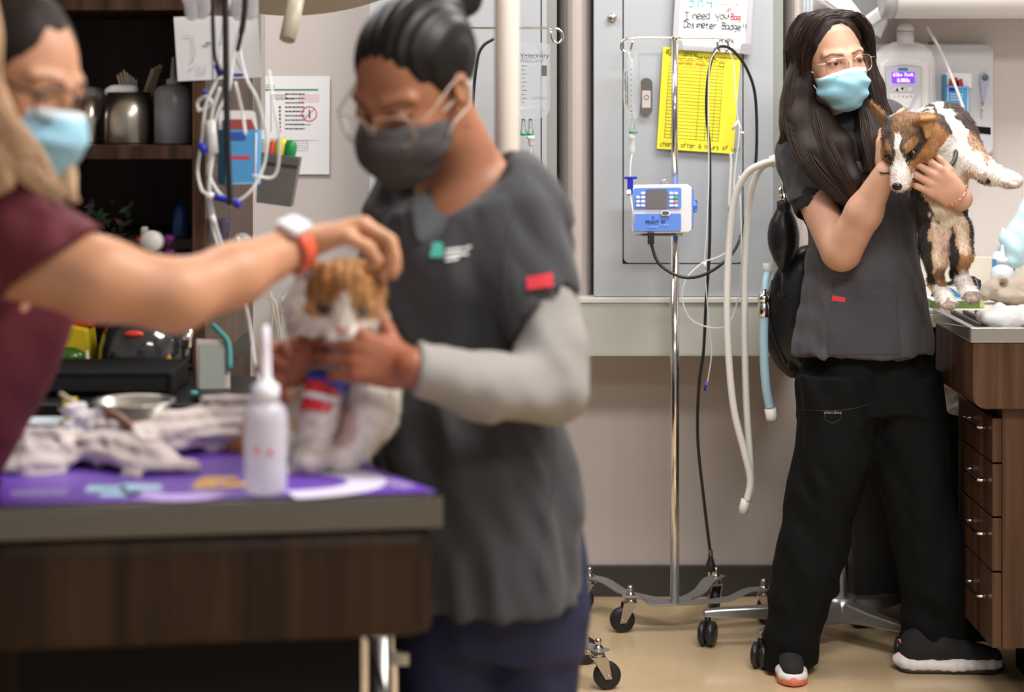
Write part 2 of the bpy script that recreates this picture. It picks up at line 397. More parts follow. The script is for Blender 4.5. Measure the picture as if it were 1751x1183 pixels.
def locks(name, guides, m, parent, n=40, r=.0014, spread=.012, seg=5, color=None):
    "long hair: many thin strands that follow guide curves; guides = [(points, spread at each point)]"
    b = MB()
    for pts, sp in guides:
        P0 = spline(pts, seg); K = len(P0); S = [sp[min(len(sp)-1, int(i/(K-1)*(len(sp)-1)))]*(1-(i/(K-1)*(len(sp)-1)) % 1)+sp[min(len(sp)-1, int(i/(K-1)*(len(sp)-1))+1)]*((i/(K-1)*(len(sp)-1)) % 1) for i in range(K)]
        for _ in range(n):
            a = random.uniform(0, 2*PI); q = math.sqrt(random.random()); o1, o2 = math.cos(a)*q, math.sin(a)*q; ph = random.uniform(0, 6); cut = K-random.randint(0, max(1, K//6))
            pts2 = []
            for i in range(cut):
                t = (P0[min(i+1, K-1)]-P0[max(i-1, 0)]).normalized(); u = t.cross(V((0, 1, 0)));
                if u.length < .1: u = V((1, 0, 0))
                u.normalize(); w_ = t.cross(u); s_ = S[i]
                pts2.append(P0[i]+u*(o1*s_+.0015*math.sin(ph+i*.5))+w_*o2*s_*.6)
            if len(pts2) > 2: b.tube(pts2, [r]*(len(pts2)-2)+[r*.7, r*.2], 4, caps=False)
    return b.build(name, m, parent)

# ------------------------------------------------------------------ anatomy
def add_head(F, M, k=1.0):
    "M takes head space (x to the wearer's left as seen by a viewer, face to -y, z up; origin between the ears) to the world"
    R = M.to_3x3().normalized(); sc = M.to_scale()[0]
    T = lambda *p: M@V(p)
    e = lambda c, r, kk=.02, op='u': F.ell(T(*c), [q*sc for q in r], R, kk, op)
    rc = lambda a, b, r1, r2, kk=.01, op='u': F.rc(T(*a), T(*b), r1*sc, r2*sc, kk, None, op)
    e((0, .015, .036), (.071, .09, .08)); e((0, -.03, -.012), (.06, .062, .08), .03); e((0, -.04, -.068), (.044, .045, .034), .025); e((0, -.071, -.09), (.018, .014, .016), .02)
    for s in (-1, 1):
        e((s*.036, -.062, -.03), (.022, .022, .024), .02)
        rc((s*.014, -.0845, .020), (s*.046, -.070, .022), .0075, .006, .016)
        e((s*.031, -.102, .004), (.016, .015, .009), .010, 's')
        e((s*.031, -.0765, .004), (.0155, .0135, .0115), .005)
        e((s*.031, -.0905, .0015), (.0124, .0062, .0036), .0012, 's')
        e((s*.0105, -.102, -.036), (.0085, .010, .0075), .006)
        e((s*.075, .008, -.003), (.006, .017, .029), .008); e((s*.080, .002, .0), (.004, .009, .016), .003, 's')
    rc((0, -.088, .012), (0, -.110, -.03), .0075, .0095, .012)
    e((0, -.093, -.063), (.024, .010, .007), .006); e((0, -.099, -.062), (.022, .006, .0015), .002, 's')
def add_hand(F, wrist, fwd, thumbside, curls, thumb=(.6, .3, .2), k=.9, spread=1., kk=.006):
    "palm and five fingers; fwd = wrist to knuckles, thumbside = towards the thumb; the palm faces -n, n = fwd x thumbside * handed"
    f = V(fwd).normalized(); t = V(thumbside); t = (t-f*t.dot(f)).normalized(); n = curls[0]; n = V(n); n = (n-f*n.dot(f)-t*n.dot(t)).normalized(); w_ = V(wrist)
    F.rc(w_, w_+f*.03*k+t*0, .024*k, .027*k, .012, (n, 1.45)); F.rc(w_+f*.03*k+t*.008*k, w_+f*.072*k+t*.012*k, .027*k, .024*k, .012, (n, 1.75)); F.rc(w_+f*.03*k-t*.012*k, w_+f*.068*k-t*.018*k, .026*k, .021*k, .012, (n, 1.75))
    F.rc(w_+f*.018*k+t*.012*k-n*.004*k, w_+f*.05*k+t*.027*k-n*.006*k, .018*k, .014*k, .012)
    Ls = [(.042, .025, .021), (.046, .029, .022), (.042, .027, .022), (.033, .020, .019)]; offs = [.030, .010, -.011, -.030]; base = [.088, .092, .087, .079]; sp = [.12, .03, -.06, -.16]
    for i in range(4):
        c = curls[i+1]; p = w_+f*base[i]*k+t*offs[i]*k; d = (f+t*sp[i]*spread).normalized(); ang = 0; r = [.0098, .0088, .0078, .0066][0]*k*(1 if i < 3 else .88)
        F.rc(w_+f*.05*k+t*offs[i]*.7*k, p, .011*k, r*1.08, .008)
        for j in range(3):
            ang += c[j]; q = p+(d*math.cos(ang)-n*math.sin(ang))*Ls[i][j]*k; F.rc(p, q, r*(1-.09*j), r*(1-.09*(j+1)), .003 if j else kk); p = q
    p = w_+f*.03*k+t*.026*k-n*.006*k; d0 = (f*math.cos(thumb[0])+t*math.sin(thumb[0])).normalized(); ang = 0; r = .0115*k
    for j, L in enumerate((.036, .030, .025)):
        ang += (.15, thumb[1], thumb[2])[j]; d = d0*math.cos(ang)-n*math.sin(ang)*.8-t*math.sin(ang)*.3; q = p+d.normalized()*L*k; F.rc(p, q, r, r*.9, .006); r *= .9; p = q
def eyes(M, parent, look=(0, 0), lidded=False):
    T = lambda *p: M@V(p); sc = M.to_scale()[0]; R = M.to_3x3().normalized()
    for s in (-1, 1):
        c = T(s*.031, -.0768, .003)
        o = MB().ell(c, [.0118*sc]*3).build('eye', mat('eye_white', (.52, .46, .43), .25), parent)
        d = (R@V((look[0], -1, look[1]))).normalized(); b = MB()
        b.lathe([(.0001, .0116*sc), (.0030*sc, .0121*sc), (.0068*sc, .0103*sc), (.0068*sc, .0095*sc)], c, d, 16); b.build('iris', mat('iris_brown', (.035, .015, .008), .08), o)
def glasses(M, parent, m, w_=.026, h=.021, r=.0011, z0=-.004, yy=-.112, sq=2.6, temple=True, lensm=None):
    T = lambda *p: M@V(p); g = MB()
    for s in (-1, 1):
        ring = []
        for k in range(33):
            a = 2*PI*k/32; cx = math.copysign(abs(math.cos(a))**(2/sq), math.cos(a)); cz = math.copysign(abs(math.sin(a))**(2/sq), math.sin(a))
            ring.append(T(s*(.033+cx*w_), yy+abs(.033+cx*w_*1)**2*4-.004, z0+cz*h))
        g.tube(ring, r, 6, False)
        if temple: g.tube(spline([T(s*(.033+w_), yy+.012, z0+h*.5), T(s*.076, -.08, z0+h*.5), T(s*.080, -.01, .018), T(s*.080, .016, .008)], 5), r, 6)
        lensf = MB().add([p for p in ring[:-1]], [tuple(range(32))]); lensf.build('lens', lensm or mat('clear_lens', (.95, .97, 1), .02, trans=1, alpha=.13), parent)
    g.tube(spline([T(-.0075, yy, z0+h*.25), T(0, yy-.004, z0+h*.4), T(.0075, yy, z0+h*.25)], 4), r, 6)
    return g.build('frame', m, parent)
def rotm(origin, yaw=0, pitch=0, roll=0, sc=1):
    "yaw > 0 turns the face towards picture right, pitch > 0 looks down, roll > 0 leans the crown to picture right"
    R = Matrix.Rotation(math.radians(yaw), 4, 'Z')@Matrix.Rotation(math.radians(roll), 4, 'Y')@Matrix.Rotation(math.radians(pitch), 4, 'X')
    return Matrix.Translation(V(origin))@R@Matrix.Scale(sc, 4)
# ------------------------------------------------------------------ materials of the place
m_wall = mat('wall_paint', (.60, .545, .53), .75, bump=(220, .12))
m_floor = mat('vinyl_floor', (.56, .42, .255), .22, var=(3.5, .10), bump=(2.2, .04), coat=.15)
m_base = mat('dark_baseboard', (.052, .047, .045), .45)
m_cab = mat('grey_cabinet_paint', (.43, .455, .49), .42, metal=.15, bump=(500, .05))
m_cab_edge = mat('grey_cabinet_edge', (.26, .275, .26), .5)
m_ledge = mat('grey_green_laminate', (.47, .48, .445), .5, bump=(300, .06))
m_gap = mat('door_gap', (.03, .035, .045), .6)
m_beige = mat('beige_column_paint', (.52, .455, .43), .6)
m_steel = mat('brushed_steel', (.62, .60, .57), .28, 1, bump=(60, .05, (1, 1, 12)))
m_chrome = mat('chrome', (.78, .77, .76), .09, 1)
m_dchrome = mat('worn_chrome', (.52, .49, .46), .2, 1)
m_galv = mat('grey_painted_steel', (.30, .30, .31), .38, .6)
m_black = mat('black_rubber', (.012, .012, .013), .42)
m_bplast = mat('black_plastic', (.02, .02, .021), .3)
m_bcable = mat('black_cable', (.014, .014, .015), .35)
m_white = mat('white_plastic', (.80, .79, .81), .3)
m_offwhite = mat('off_white_plastic', (.74, .72, .70), .35)
m_paper = mat('white_paper', (.86, .86, .90), .6)
m_clear = mat('clear_plastic', (.93, .96, 1), .08, trans=1, ior=1.25)
m_film = mat('clear_film', (.88, .92, 1), .12, alpha=.34, spec=.9)
m_tube = mat('clear_tubing', (.85, .87, .86), .15, alpha=.62, spec=.8)
m_wood = mat('dark_wood_laminate', (.075, .038, .022), .42, wood=(34, 34, 1.1))
m_wood_d = mat('espresso_wood', (.042, .024, .016), .45, wood=(30, 30, 1.0))
m_ink = mat('black_ink', (.02, .02, .03), .7); m_red = mat('red_ink', (.7, .06, .08), .6)
m_blue = mat('deep_blue_plastic', (.02, .03, .42), .3); m_teal = mat('teal_marker', (.12, .68, .72), .6)
m_dgrey = mat('dark_grey_plastic', (.11, .10, .10), .5)
YW = 5.46
def struct(b, name, m, **k): return tag(b.build(name, m, **k), kind='structure')
struct(MB().box((-2.9, .0, -.05), (2.9, 5.6, 0)), 'floor', m_floor)
struct(MB().box((-2.9, YW, 0), (2.9, 5.6, 2.75)), 'wall_back', m_wall)
struct(MB().box((-2.95, -.1, 0), (-2.85, YW, 2.75)), 'wall_left', m_wall)
struct(MB().box((2.85, -.1, 0), (2.95, YW, 2.75)), 'wall_right', m_wall)
struct(MB().box((-2.9, -.1, 2.75), (2.9, 5.6, 2.85)), 'ceiling', mat('ceiling_tile', (.8, .8, .78), .8))
struct(MB().box((-2.85, YW-.012, 0), (1.02, YW-.0002, .088)), 'baseboard_back', m_base, bevel=.003)
# curved pilasters between the cabinets
def pil(x0, x1, name):
    a, b = P(x0, 0, 5.3).x, P(x1, 0, 5.3).x; c = (a+b)/2; r = (b-a)/2; mb = MB(); q = []
    for k in range(13):
        t = PI*k/12; q.append(V((c-r*math.cos(t), 5.33-.10*math.sin(t), .872)))
    q += [V((b, YW-.001, .872)), V((a, YW-.001, .872))]
    mb.quadbox(q, (0, 0, 1.87)); return struct(mb, name, m_beige)
pil(955, 1016, 'trim_1'); pil(1341, 1372, 'trim_2')
def cabinet(x0, x1, dx0, dx1, label):
    Y = 5.2; t = thing('wall_cabinet', (P((x0+x1)/2, 0, Y).x, 5.3, .873), label, 'cabinet', None)
    X0, X1 = P(x0, 0, Y).x, P(x1, 0, Y).x; D0, D1 = P(dx0, 0, Y).x, P(dx1, 0, Y).x; zb = P(0, 450, Y).z; zt = 2.25; ZB = .873; ZT = 2.42
    MB().box((X0, Y+.013, ZB), (X1, YW-.001, ZT)).build('body', m_cab, t); MB().box((D0-.004, Y+.0125, zb-.004), (D1+.004, Y+.0129, zt+.004)).build('gap_shade_plate', m_gap, t)  # dark plate behind the door paints the shade of its gap
    f = MB(); f.box((X0, Y, ZB+.001), (D0-.0025, Y+.012, ZT)); f.box((D1+.0025, Y, ZB+.001), (X1, Y+.012, ZT)); f.box((D0-.0025, Y, ZB+.001), (D1+.0025, Y+.012, zb-.0025)); f.box((D0-.0025, Y, zt+.003), (D1+.0025, Y+.012, ZT))
    f.build('face_frame', m_cab, t)
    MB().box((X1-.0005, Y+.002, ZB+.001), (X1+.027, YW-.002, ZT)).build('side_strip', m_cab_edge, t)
    d = MB().rrect(((D0+D1)/2, Y+.012, (zb+zt)/2), (1, 0, 0), (0, 0, 1), (D1-D0)/2-.001, (zt-zb)/2-.001, .014, (0, -.013, 0)).build('door', m_cab, t)
    return t, d
ca, da = cabinet(632, 935, 700, 925, 'grey metal wall cabinet left of the pale curved column, behind the labelled drip bag')
cb, db = cabinet(1016, 1322, 1066, 1270, 'grey metal wall cabinet with whiteboard and yellow log sheet on its door')
def knob(x, y, par):
    c = P(x, y, 5.198); MB().lathe([(.0001, .013), (.009, .012), (.012, .008), (.012, 0)], c, (0, -1, 0), 20).build('lock_knob', m_steel, par)
    
knob(1047, 30, cb); knob(1245, 177, db)
c = P(1105, 165, 5.187)
lt = MB().rrect(c, (1, 0, 0), (0, 0, 1), .0165, .05, .0162, (0, -.006, 0)).build('latch_plate', m_dgrey, db, bevel=.001)
MB().rrect(c+V((0, -.0061, -.007)), (1, 0, 0), (0, 0, 1), .0115, .023, .001, (0, -.0006, 0)).build('latch_label', mat('latch_tape', (.55, .50, .48), .5), lt)
MB().tube([c+V((.006*math.cos(a), -.0075, -.002+.006*math.sin(a))) for a in np.linspace(0, 2*PI, 17)], .0006, 4, False).build('latch_mark', m_ink, lt)
# the ledge under the cabinets
lz0, lz1 = P(0, 607, 5.2).z, .872
lg = thing('cabinet_ledge', (.15, 5.3, lz0), 'long grey-green laminate ledge running under the wall cabinets', 'ledge')
MB().box((-.62, 5.18, lz1-.014), (.80, YW-.001, lz1)).build('top', mat('ledge_top_highlight', (.66, .66, .63), .35), lg, bevel=.002)  # paler than the front panel: the top's highlight is put into its colour
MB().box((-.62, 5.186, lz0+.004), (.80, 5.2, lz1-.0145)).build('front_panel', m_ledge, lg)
MB().box((-.62, 5.186, lz0), (.80, YW-.001, lz0+.0035)).build('bottom_strip', mat('ledge_bottom', (.5, .5, .47), .4), lg)
# ------------------------------------------------------------------ whiteboard and log sheet
def frame_uv(x, y, D, deg):
    a = math.radians(deg); return P(x, y, D), V((math.cos(a), 0, -math.sin(a))), V((math.sin(a), 0, math.cos(a)))
t = thing('whiteboard', P(1218, 84, 5.17), 'small framed dry-erase whiteboard with handwritten note, on the grey cabinet door', 'whiteboard')
c, u, v = frame_uv(1214, 84, 5.182, 3.2)
hw = .098; hh = .14; cc = c+v*hh+u*.003
MB().rrect(cc, u, v, hw, hh, .012, (0, -.006, 0)).build('panel', mat('whiteboard_face', (.88, .90, .93), .15), t)
fr = MB()
for a, b in ((-1, 0), (1, 0), (0, -1), (0, 1)):
    q = cc+V((0, -.001, 0)); w_ = .0075
    if a: fr.quadbox([q+u*(a*hw-w_)-v*(hh-.012), q+u*(a*hw+w_)-v*(hh-.012), q+u*(a*hw+w_)+v*(hh-.012), q+u*(a*hw-w_)+v*(hh-.012)], (0, -.009, 0))
    else: fr.quadbox([q-u*(hw-.012)+v*(b*hh-w_), q+u*(hw-.012)+v*(b*hh-w_), q+u*(hw-.012)+v*(b*hh+w_), q-u*(hw-.012)+v*(b*hh+w_)], (0, -.009, 0))
fr.build('frame', mat('lilac_aluminium', (.55, .54, .60), .35, .3), t, bevel=.001)
for a, b in ((-1, -1), (1, -1), (1, 1), (-1, 1)):
    MB().rrect(cc+u*a*(hw-.006)+v*b*(hh-.006), u, v, .0145, .0145, .008, (0, -.0115, 0)).build('corner_cap', mat('corner_cap_grey', (.5, .5, .52), .3, .5), t)
f0 = V((0, -.0068, 0)); S5 = 5.17/F_PX
def wb(x, y): return P(x, y, 5.1755)
hand = lambda s, x, y, px, m, r=.0011, gap=.92, deg=3.2: handwrite('handwriting', s, P(x, y, 5.1745), (math.cos(math.radians(deg)), 0, -math.sin(math.radians(deg))), (math.sin(math.radians(deg)), 0, math.cos(math.radians(deg))), px*S5, r, m, t, gap)
hand('I need you', 1170, 33, 13, m_ink, .0010, .58, -1); hand('Dosimeter Badge!!', 1168, 46, 11.5, m_ink, .0010, .58); hand('Alex', 1229, 73, 12, m_ink, .0009, .62, 3)
hand('in', 1240, 21, 10, m_red, .0009, .7); hand('Bag', 1249, 33, 10, m_red, .0012, .58); hand('5n4', 1177, 10, 17, m_teal, .0013, .9)
bx = MB(); bx.tube([wb(1229, 7), wb(1262, 9), wb(1263, -12)], .0007, 4).tube([wb(1236, -8), wb(1236, 18)], .0006, 4).tube([wb(1244, 7), wb(1249, -9), wb(1262, 9)], .0008, 4); bx.build('sketch', mat('pink_marker', (.85, .35, .42), .6), t)
t = thing('log_sheet', P(1190, 255, 5.18), 'bright yellow ruled paper log sheet taped to the grey cabinet door', 'paper')
q = [P(1123, 254, 5.1855), P(1254, 263, 5.1855), P(1267, 90, 5.1855), P(1134, 80, 5.1855)]
MB().quadbox(q, (0, -.0008, 0)).build('sheet', mat('yellow_paper', (.93, .83, .045), .6), t)
def sp(a, b, d=-.0014): return q[0].lerp(q[1], a).lerp(q[3].lerp(q[2], a), b)+V((0, d, 0))
gr = MB(); m_rule = mat('olive_ruling', (.22, .20, .05), .7)
def line(g, a0, b0, a1, b1, w_=.00065): g.tube([sp(a0, b0, -.0010), sp(a1, b1, -.0010)], w_, 4)
for i in range(23): line(gr, .09, .115+i*.0335, .79, .115+i*.0335)
for a in (.09, .17, .50, .61, .71, .79): line(gr, a, .115, a, .115+22*.0335)
gr.build('ruling', m_rule, t)
su = (q[1]-q[0]).normalized(); sv = (q[3]-q[0]).normalized()
for s, a, b, px, m in (('#2', .03, .925, 11, m_ink), ('amine', .26, .925, 9, m_ink)): handwrite('handwriting', s, sp(a, b), su, sv, px*S5, .0007, m, t, .6)
handwrite('handwriting', 'changed soda', sp(.15, .84), su, sv, 7.5*S5, .0007, mat('orange_ink', (.80, .18, .02), .6), t, .6); handwrite('handwriting', 'C2', sp(.73, .845), su, sv, 7*S5, .0007, m_rule, t, .8)
handwrite('handwriting', 'change after 6 hours of use', sp(.04, .03), su, sv, 8*S5, .0007, m_ink, t, .62)
text('lettering', 'Soda Sorb Log', sp(.56, .925), su, sv, .0085, m_ink, t)
bars('print_lines', sp(.84, .935), su, sv, .05, .004, 1, m_ink, t, 2); bars('print_lines', sp(.47, .895), su, sv, .15, .009, 2, m_rule, t, 3)
# ------------------------------------------------------------------ safety notice on the wall, left
t = thing('wall_notice', P(506, 297, 5.45), 'white printed notice with a green header bar and red no-symbol, pinned to the wall', 'paper')
q = [P(440, 298, 5.452), P(563, 298, 5.452), P(564, 130, 5.452), P(440, 130, 5.452)]
MB().quadbox(q, (0, -.0012, 0)).build('sheet', m_paper, t)
gr = MB(); gr.quadbox([sp(.0, .852), sp(.84, .852), sp(.84, .868), sp(.0, .868)], (0, -.0004, 0)); gr.build('header_bar', mat('green_print', (.03, .22, .12), .6), t)
ux, uz = V((1, 0, 0)), V((0, 0, 1))
for a, b, w_, h_, n_ in ((.12, .895, .05, .012, 2), (.30, .795, .045, .012, 2), (.52, .64, .055, .11, 9), (.36, .765, .06, .006, 1), (.62, .505, .05, .006, 1), (.3, .36, .05, .004, 1)):
    bars('print_lines', sp(a, b), ux, uz, w_, h_, n_, m_ink, t, int(a*100))
gr = MB(); gr.tube([sp(.19, .43), sp(.19, .8)], .0008, 4); gr.tube([sp(.02, .345), sp(.86, .345)], .0004, 4)
for i in range(5): gr.tube([sp(.28, .24+i*.025), sp(.70, .24+i*.025)], .0004, 4)
for a in (.28, .5, .7): gr.tube([sp(a, .24), sp(a, .34)], .0004, 4)
gr.build('ruling', m_ink, t)
for i in range(7): MB().quadbox([sp(.30, .43+i*.04), sp(.325, .43+i*.04), sp(.325, .455+i*.04), sp(.30, .455+i*.04)], (0, -.0004, 0)).build('pictogram', [m_ink, mat('brown_print', (.3, .05, .05), .6)][i in (4, 5)], t)
gr = MB(); cc = sp(.72, .615); gr.tube([cc+V((.0205*math.cos(a), 0, .0205*math.sin(a))) for a in np.linspace(0, 2*PI, 33)], .0016, 6, False); gr.tube([cc+V((-.014, 0, -.014)), cc+V((.014, 0, .014))], .0013, 6); gr.build('no_symbol', mat('red_print', (.62, .12, .12), .6), t)
MB().tube([cc+V((0, -.001, .012)), cc+V((.001, -.001, -.012))], .0018, 6).build('badge_print', m_ink, t)
gr = MB()
for i in range(4): gr.quadbox([sp(.57, .735+i*.022), sp(.86, .735+i*.022), sp(.86, .745+i*.022), sp(.57, .745+i*.022)], (0, -.0003, 0))
gr.build('pink_lines', mat('pink_print', (.85, .5, .52), .6), t)
# ------------------------------------------------------------------ drip stands
def caster(par, at, yaw, dark=True, r=.033):
    at = V(at); Rz = Matrix.Rotation(yaw, 3, 'Z'); off = Rz@V((.022, 0, 0)); ax = Rz@V((0, 1, 0))
    c = V((at.x, at.y, r))+off
    w_ = MB(); w_.lathe([(r*.45, -.011), (r*.9, -.011), (r, -.007), (r, .007), (r*.9, .011), (r*.45, .011)], c, ax, 26); w_.lathe([(r*.12, -.0095), (r*.5, -.008), (r*.5, .008), (r*.12, .0095)], c, ax, 20)
    k = MB()
    for s in (-1, 1):
        b = c+ax*s*.0135; tp = V((at.x, at.y, 2*r+.012))+ax*s*.0135
        side = Rz@V((1, 0, 0)); k.quadbox([b-side*.007-V((0, 0, .006)), b+side*.009-V((0, 0, .006)), tp+side*.021, tp-side*.016], ax*s*.0018)
    k.box(V((at.x, at.y, 2*r+.010))-V((.018, .015, 0)), V((at.x, at.y, 2*r+.014))+V((.018, .015, 0)), Rz); k.cyl(V((at.x, at.y, 2*r+.014)), V((at.x, at.y, 2*r+.022)), .016)
    k.cyl(c-ax*.017, c+ax*.017, .004)
    f = k.build('caster_fork', m_dchrome, par); w_.build('wheel', m_black, f)
def drip_stand(base, ends, z0, label, top, pole=True):
    t = thing('drip_stand', (base[0], base[1], 0), label, 'drip stand')
    for (ex, ey, ya) in ends:
        d = (V((ex, ey, 0))-V((base[0], base[1], 0))); L = d.length; d.normalize(); n = V((-d.y, d.x, 0)); zc = .094
        prof = [(0, z0), (L*.45, z0-.002), (L*.62, z0+.002), (L*.78, zc-.004), (L*.86, zc), (L+.022, zc)]
        b = MB(); vs = []
        for (s_, z_) in prof:
            for q_ in (-1, 1): vs += [V((base[0], base[1], 0))+d*s_+n*q_*.019+V((0, 0, z_)), V((base[0], base[1], 0))+d*s_+n*q_*.019+V((0, 0, z_+.004))]
        fs = []
        for i in range(5):
            a = i*4; e = a+4; fs += [(a, e, e+2, a+2), (a+1, a+3, e+3, e+1), (a, a+1, e+1, e), (a+2, e+2, e+3, a+3)]
        fs += [(0, 2, 3, 1), (20, 21, 23, 22)]
        b.add(vs, fs); b.build('base_leg', m_galv, t, bevel=.001)
        MB().lathe([(.012, 0), (.012, .004), (.008, .006), (.008, .013), (.0085, .014), (.0085, .019), (.0065, .0235), (.0001, .026)], (ex, ey, zc+.004), (0, 0, 1), 16).build('dome_nut', m_dchrome, t)
        caster(t, (ex, ey, 0), ya)
    if pole:
        MB().cyl((base[0], base[1], z0), (base[0], base[1], 1.12), .0118, 24).cyl((base[0], base[1], 1.12), (base[0], base[1], 1.135), .0135).build('pole', m_chrome, t)
        MB().cyl((base[0], base[1], 1.13), (base[0], base[1], top), .0088, 20).build('inner_pole', m_chrome, t)
        hk = MB(); r_ = .0032
        for s in (-1, 1):
            x0 = base[0]
            pts = [V((x0, base[1], top)), V((x0+s*.11, base[1], top)), V((x0+s*.135, base[1], top-.006)), V((x0+s*.142, base[1], top-.024)), V((x0+s*.133, base[1], top-.036)), V((x0+s*.118, base[1], top-.033)), V((x0+s*.111, base[1]-.002, top-.008))]
            hk.tube(spline(pts, 6), r_, 8)
        hk.lathe([(.0001, .004), (.008, .003), (.009, 0), (.009, -.006)], (base[0], base[1], top+.002)); hk.build('hook_bar', m_chrome, t)
    return t
iv = P(1156.5, 0, 5.05)
def g(x, y, dz=0):
    D = (H_CAM-dz)*F_PX/(y-Y_HOR); return P(x, y, D)
e1 = g(1078, 1080); e2 = g(1008, 1046); e3 = g(1224, 1046); e4 = g(1306, 1068)
stand = drip_stand((iv.x, 5.10), [(e1.x, e1.y, PI*1.05), (e2.x, e2.y, PI*.9), (e3.x, min(e3.y, 5.36), PI*.55), (e4.x, e4.y, -.2)], .072, 'chrome drip stand with an infusion pump clamped to it, in front of the wall cabinets', 1.567)
e1 = g(1028, 1170); e2 = g(985, 1132)
stand2 = drip_stand((-.014, 4.86), [(.205, 4.60, .2), (.163, 4.80, .3), (-.16, 4.72, 2.8), (.0, 5.08, 1.6)], .072, 'second drip stand, mostly hidden behind the woman in the grey scrub top', 1.585)
# hoses, cords and the infusion pump
Y1 = 5.10
t = thing('infusion_pump', P(1135, 400, 5.07), 'white and blue infusion pump clamped to the drip stand pole', 'pump')
t.location = P(1135, 400, 5.06)
def PP(x, y, d=0): return P(x, y, 5.02-d)
c = P(1133, 358, 5.02); sx = 1/657
MB().rrect(c+V((-.002, 0, 0)), (1, 0, .015), (0, 0, 1), .078, .0625, .012, (0, .058, 0)).build('case', m_white, t, bevel=.004)
MB().rrect(c+V((.050, .012, .002)), (1, 0, 0), (0, 0, 1), .032, .056, .01, (.0, .075, 0)).build('rear_case', mat('pump_blue', (.16, .25, .72), .35), t, bevel=.003)
fp = mat('pump_face_blue', (.13, .28, .80), .35)
pn = MB().rrect(P(1124, 339, 5.02)+V((0, -.001, 0)), (1, 0, .015), (0, 0, 1), .062, .027, .004, (0, -.0025, 0)).build('control_panel', fp, t)
dr = MB().rrect(P(1124, 380, 5.02)+V((0, -.001, 0)), (1, 0, .015), (0, 0, 1), .0615, .0225, .004, (0, -.004, 0)).build('pump_door', fp, t)
MB().rrect(P(1123, 340, 5.016), (1, 0, .015), (0, 0, 1), .0275, .025, .003, (0, -.002, 0)).build('screen', mat('lcd_off', (.17, .155, .16), .25), pn)
bt = {(3, 1): (.05, .55, .30), (3, 2): (.9, .35, .1)}
for i, x in enumerate((1091, 1099.5, 1148, 1156)):
    for j, y in enumerate((330, 337, 344, 351)):
        if i == 0 and j == 0: continue
        cl = bt.get((i, j)); MB().rrect(P(x, y+(i > 1)*0, 5.0155), (1, 0, .015), (0, 0, 1), .0052 if i in (0, 3) else .0058, .0036, .003, (0, -.002, 0)).build('button', mat('button_%d' % (hash((i, j)) % 7 if cl else 9), cl, .4) if cl else mat('button_white', (.72, .76, .86), .4), pn)
MB().rrect(P(1138, 364.5, 5.013), (1, 0, 0), (0, 0, 1), .0125, .0072, .007, (0, -.003, 0)).build('latch_ring', m_white, dr); MB().rrect(P(1138, 364, 5.009), (1, 0, 0), (0, 0, 1), .0085, .0042, .004, (0, -.002, 0)).build('latch_button', m_dgrey, dr)
text('lettering', "PRACT  81", P(1121, 379.5, 5.0135), ux, uz, .0115, mat('navy_ink', (.02, .02, .12), .6), dr); text('lettering', '> > >', P(1137, 385, 5.0135), ux, uz, .009, mat('pale_ink', (.8, .85, 1), .6), dr); text('lettering', 'V', P(1117, 372, 5.0133), ux, uz, .012, MATS['navy_ink'], dr)
MB().tube([P(1107+k*1.6, 388, 5.0135) for k in range(12)], .0004, 4).build('scale_line', MATS['pale_ink'], dr)
hk = MB(); hk.tube(spline([P(1131, 319, 5.04), P(1131, 311, 5.04), P(1136, 307, 5.04), P(1141, 312, 5.04)], 5), .0015, 6); hk.build('hanger_hook', m_chrome, t)
kn = MB(); kn.cyl(P(1178, 351, 5.05), P(1186, 351, 5.05), .004); kn.build('clamp_screw', m_bplast, t)
kb = MB()
kb.lathe([(.009, 0), (.016, .001), (.0175, .005), (.016, .009), (.010, .010)], P(1185, 351, 5.05), (1, -.35, 0), 24)
for k in range(6): a = k*PI/3; kb.ell(P(1188, 351, 5.048)+V((0, .014*math.cos(a)*.6-.003, .016*math.sin(a))), (.006, .005, .005), n=10, m=6)
kb.build('clamp_knob', mat('knob_blue', (.12, .25, .68), .3), t)
MB().box(P(1100, 399, 5.03), P(1152, 402, 5.06)).build('foot_bar', m_dgrey, t); 
for x in (1094, 1162): MB().cyl(P(x, 397, 5.05), P(x, 403, 5.05), .009).build('foot', m_offwhite, t)
# drip bag on the stand, seen edge-on
def bag(name, label, cx, y0, y1, w_, thick, D, twist=0, ports=True):
    top, bot = P(cx, y0, D), P(cx, y1, D); t = thing(name, bot, label, 'drip bag'); H = (top-bot).length; b = MB(); n = 24; prof = [(0, .12, .06), (.05, .8, .15), (.12, .96, .6), (.3, 1, .9), (.5, .98, 1), (.7, .97, .9), (.86, .95, .6), (.95, .98, .15), (1, .9, .04)]
    vs = []; ct, st = math.cos(twist), math.sin(twist)
    for q, a_, b_ in prof:
        for k in range(n):
            an = 2*PI*k/n; x = math.copysign(abs(math.cos(an))**.75, math.cos(an))*w_/2*a_*(1+.03*math.sin(q*21)); y = math.copysign(abs(math.sin(an))**.9, math.sin(an))*thick/2*b_*(1+.1*math.sin(q*17+an*3))
            vs.append(bot+V((x*ct-y*st, x*st+y*ct, q*H)))
    fs = [(i*n+k, i*n+(k+1) % n, (i+1)*n+(k+1) % n, (i+1)*n+k) for i in range(len(prof)-1) for k in range(n)]+[tuple(range(n-1, -1, -1)), tuple(range(n*(len(prof)-1), n*len(prof)))]
    b.add(vs, fs, True); b.build('pouch', mat('saline_pouch', (.86, .90, .95), .07, trans=.8, alpha=.42, ior=1.33, spec=.9), t, subd=1)
    return t, H
t, H = bag('drip_bag', 'clear drip bag hanging edge-on from the left hook of the chrome stand', 1080.5, 86, 207, .044, .05, 5.04, .5)
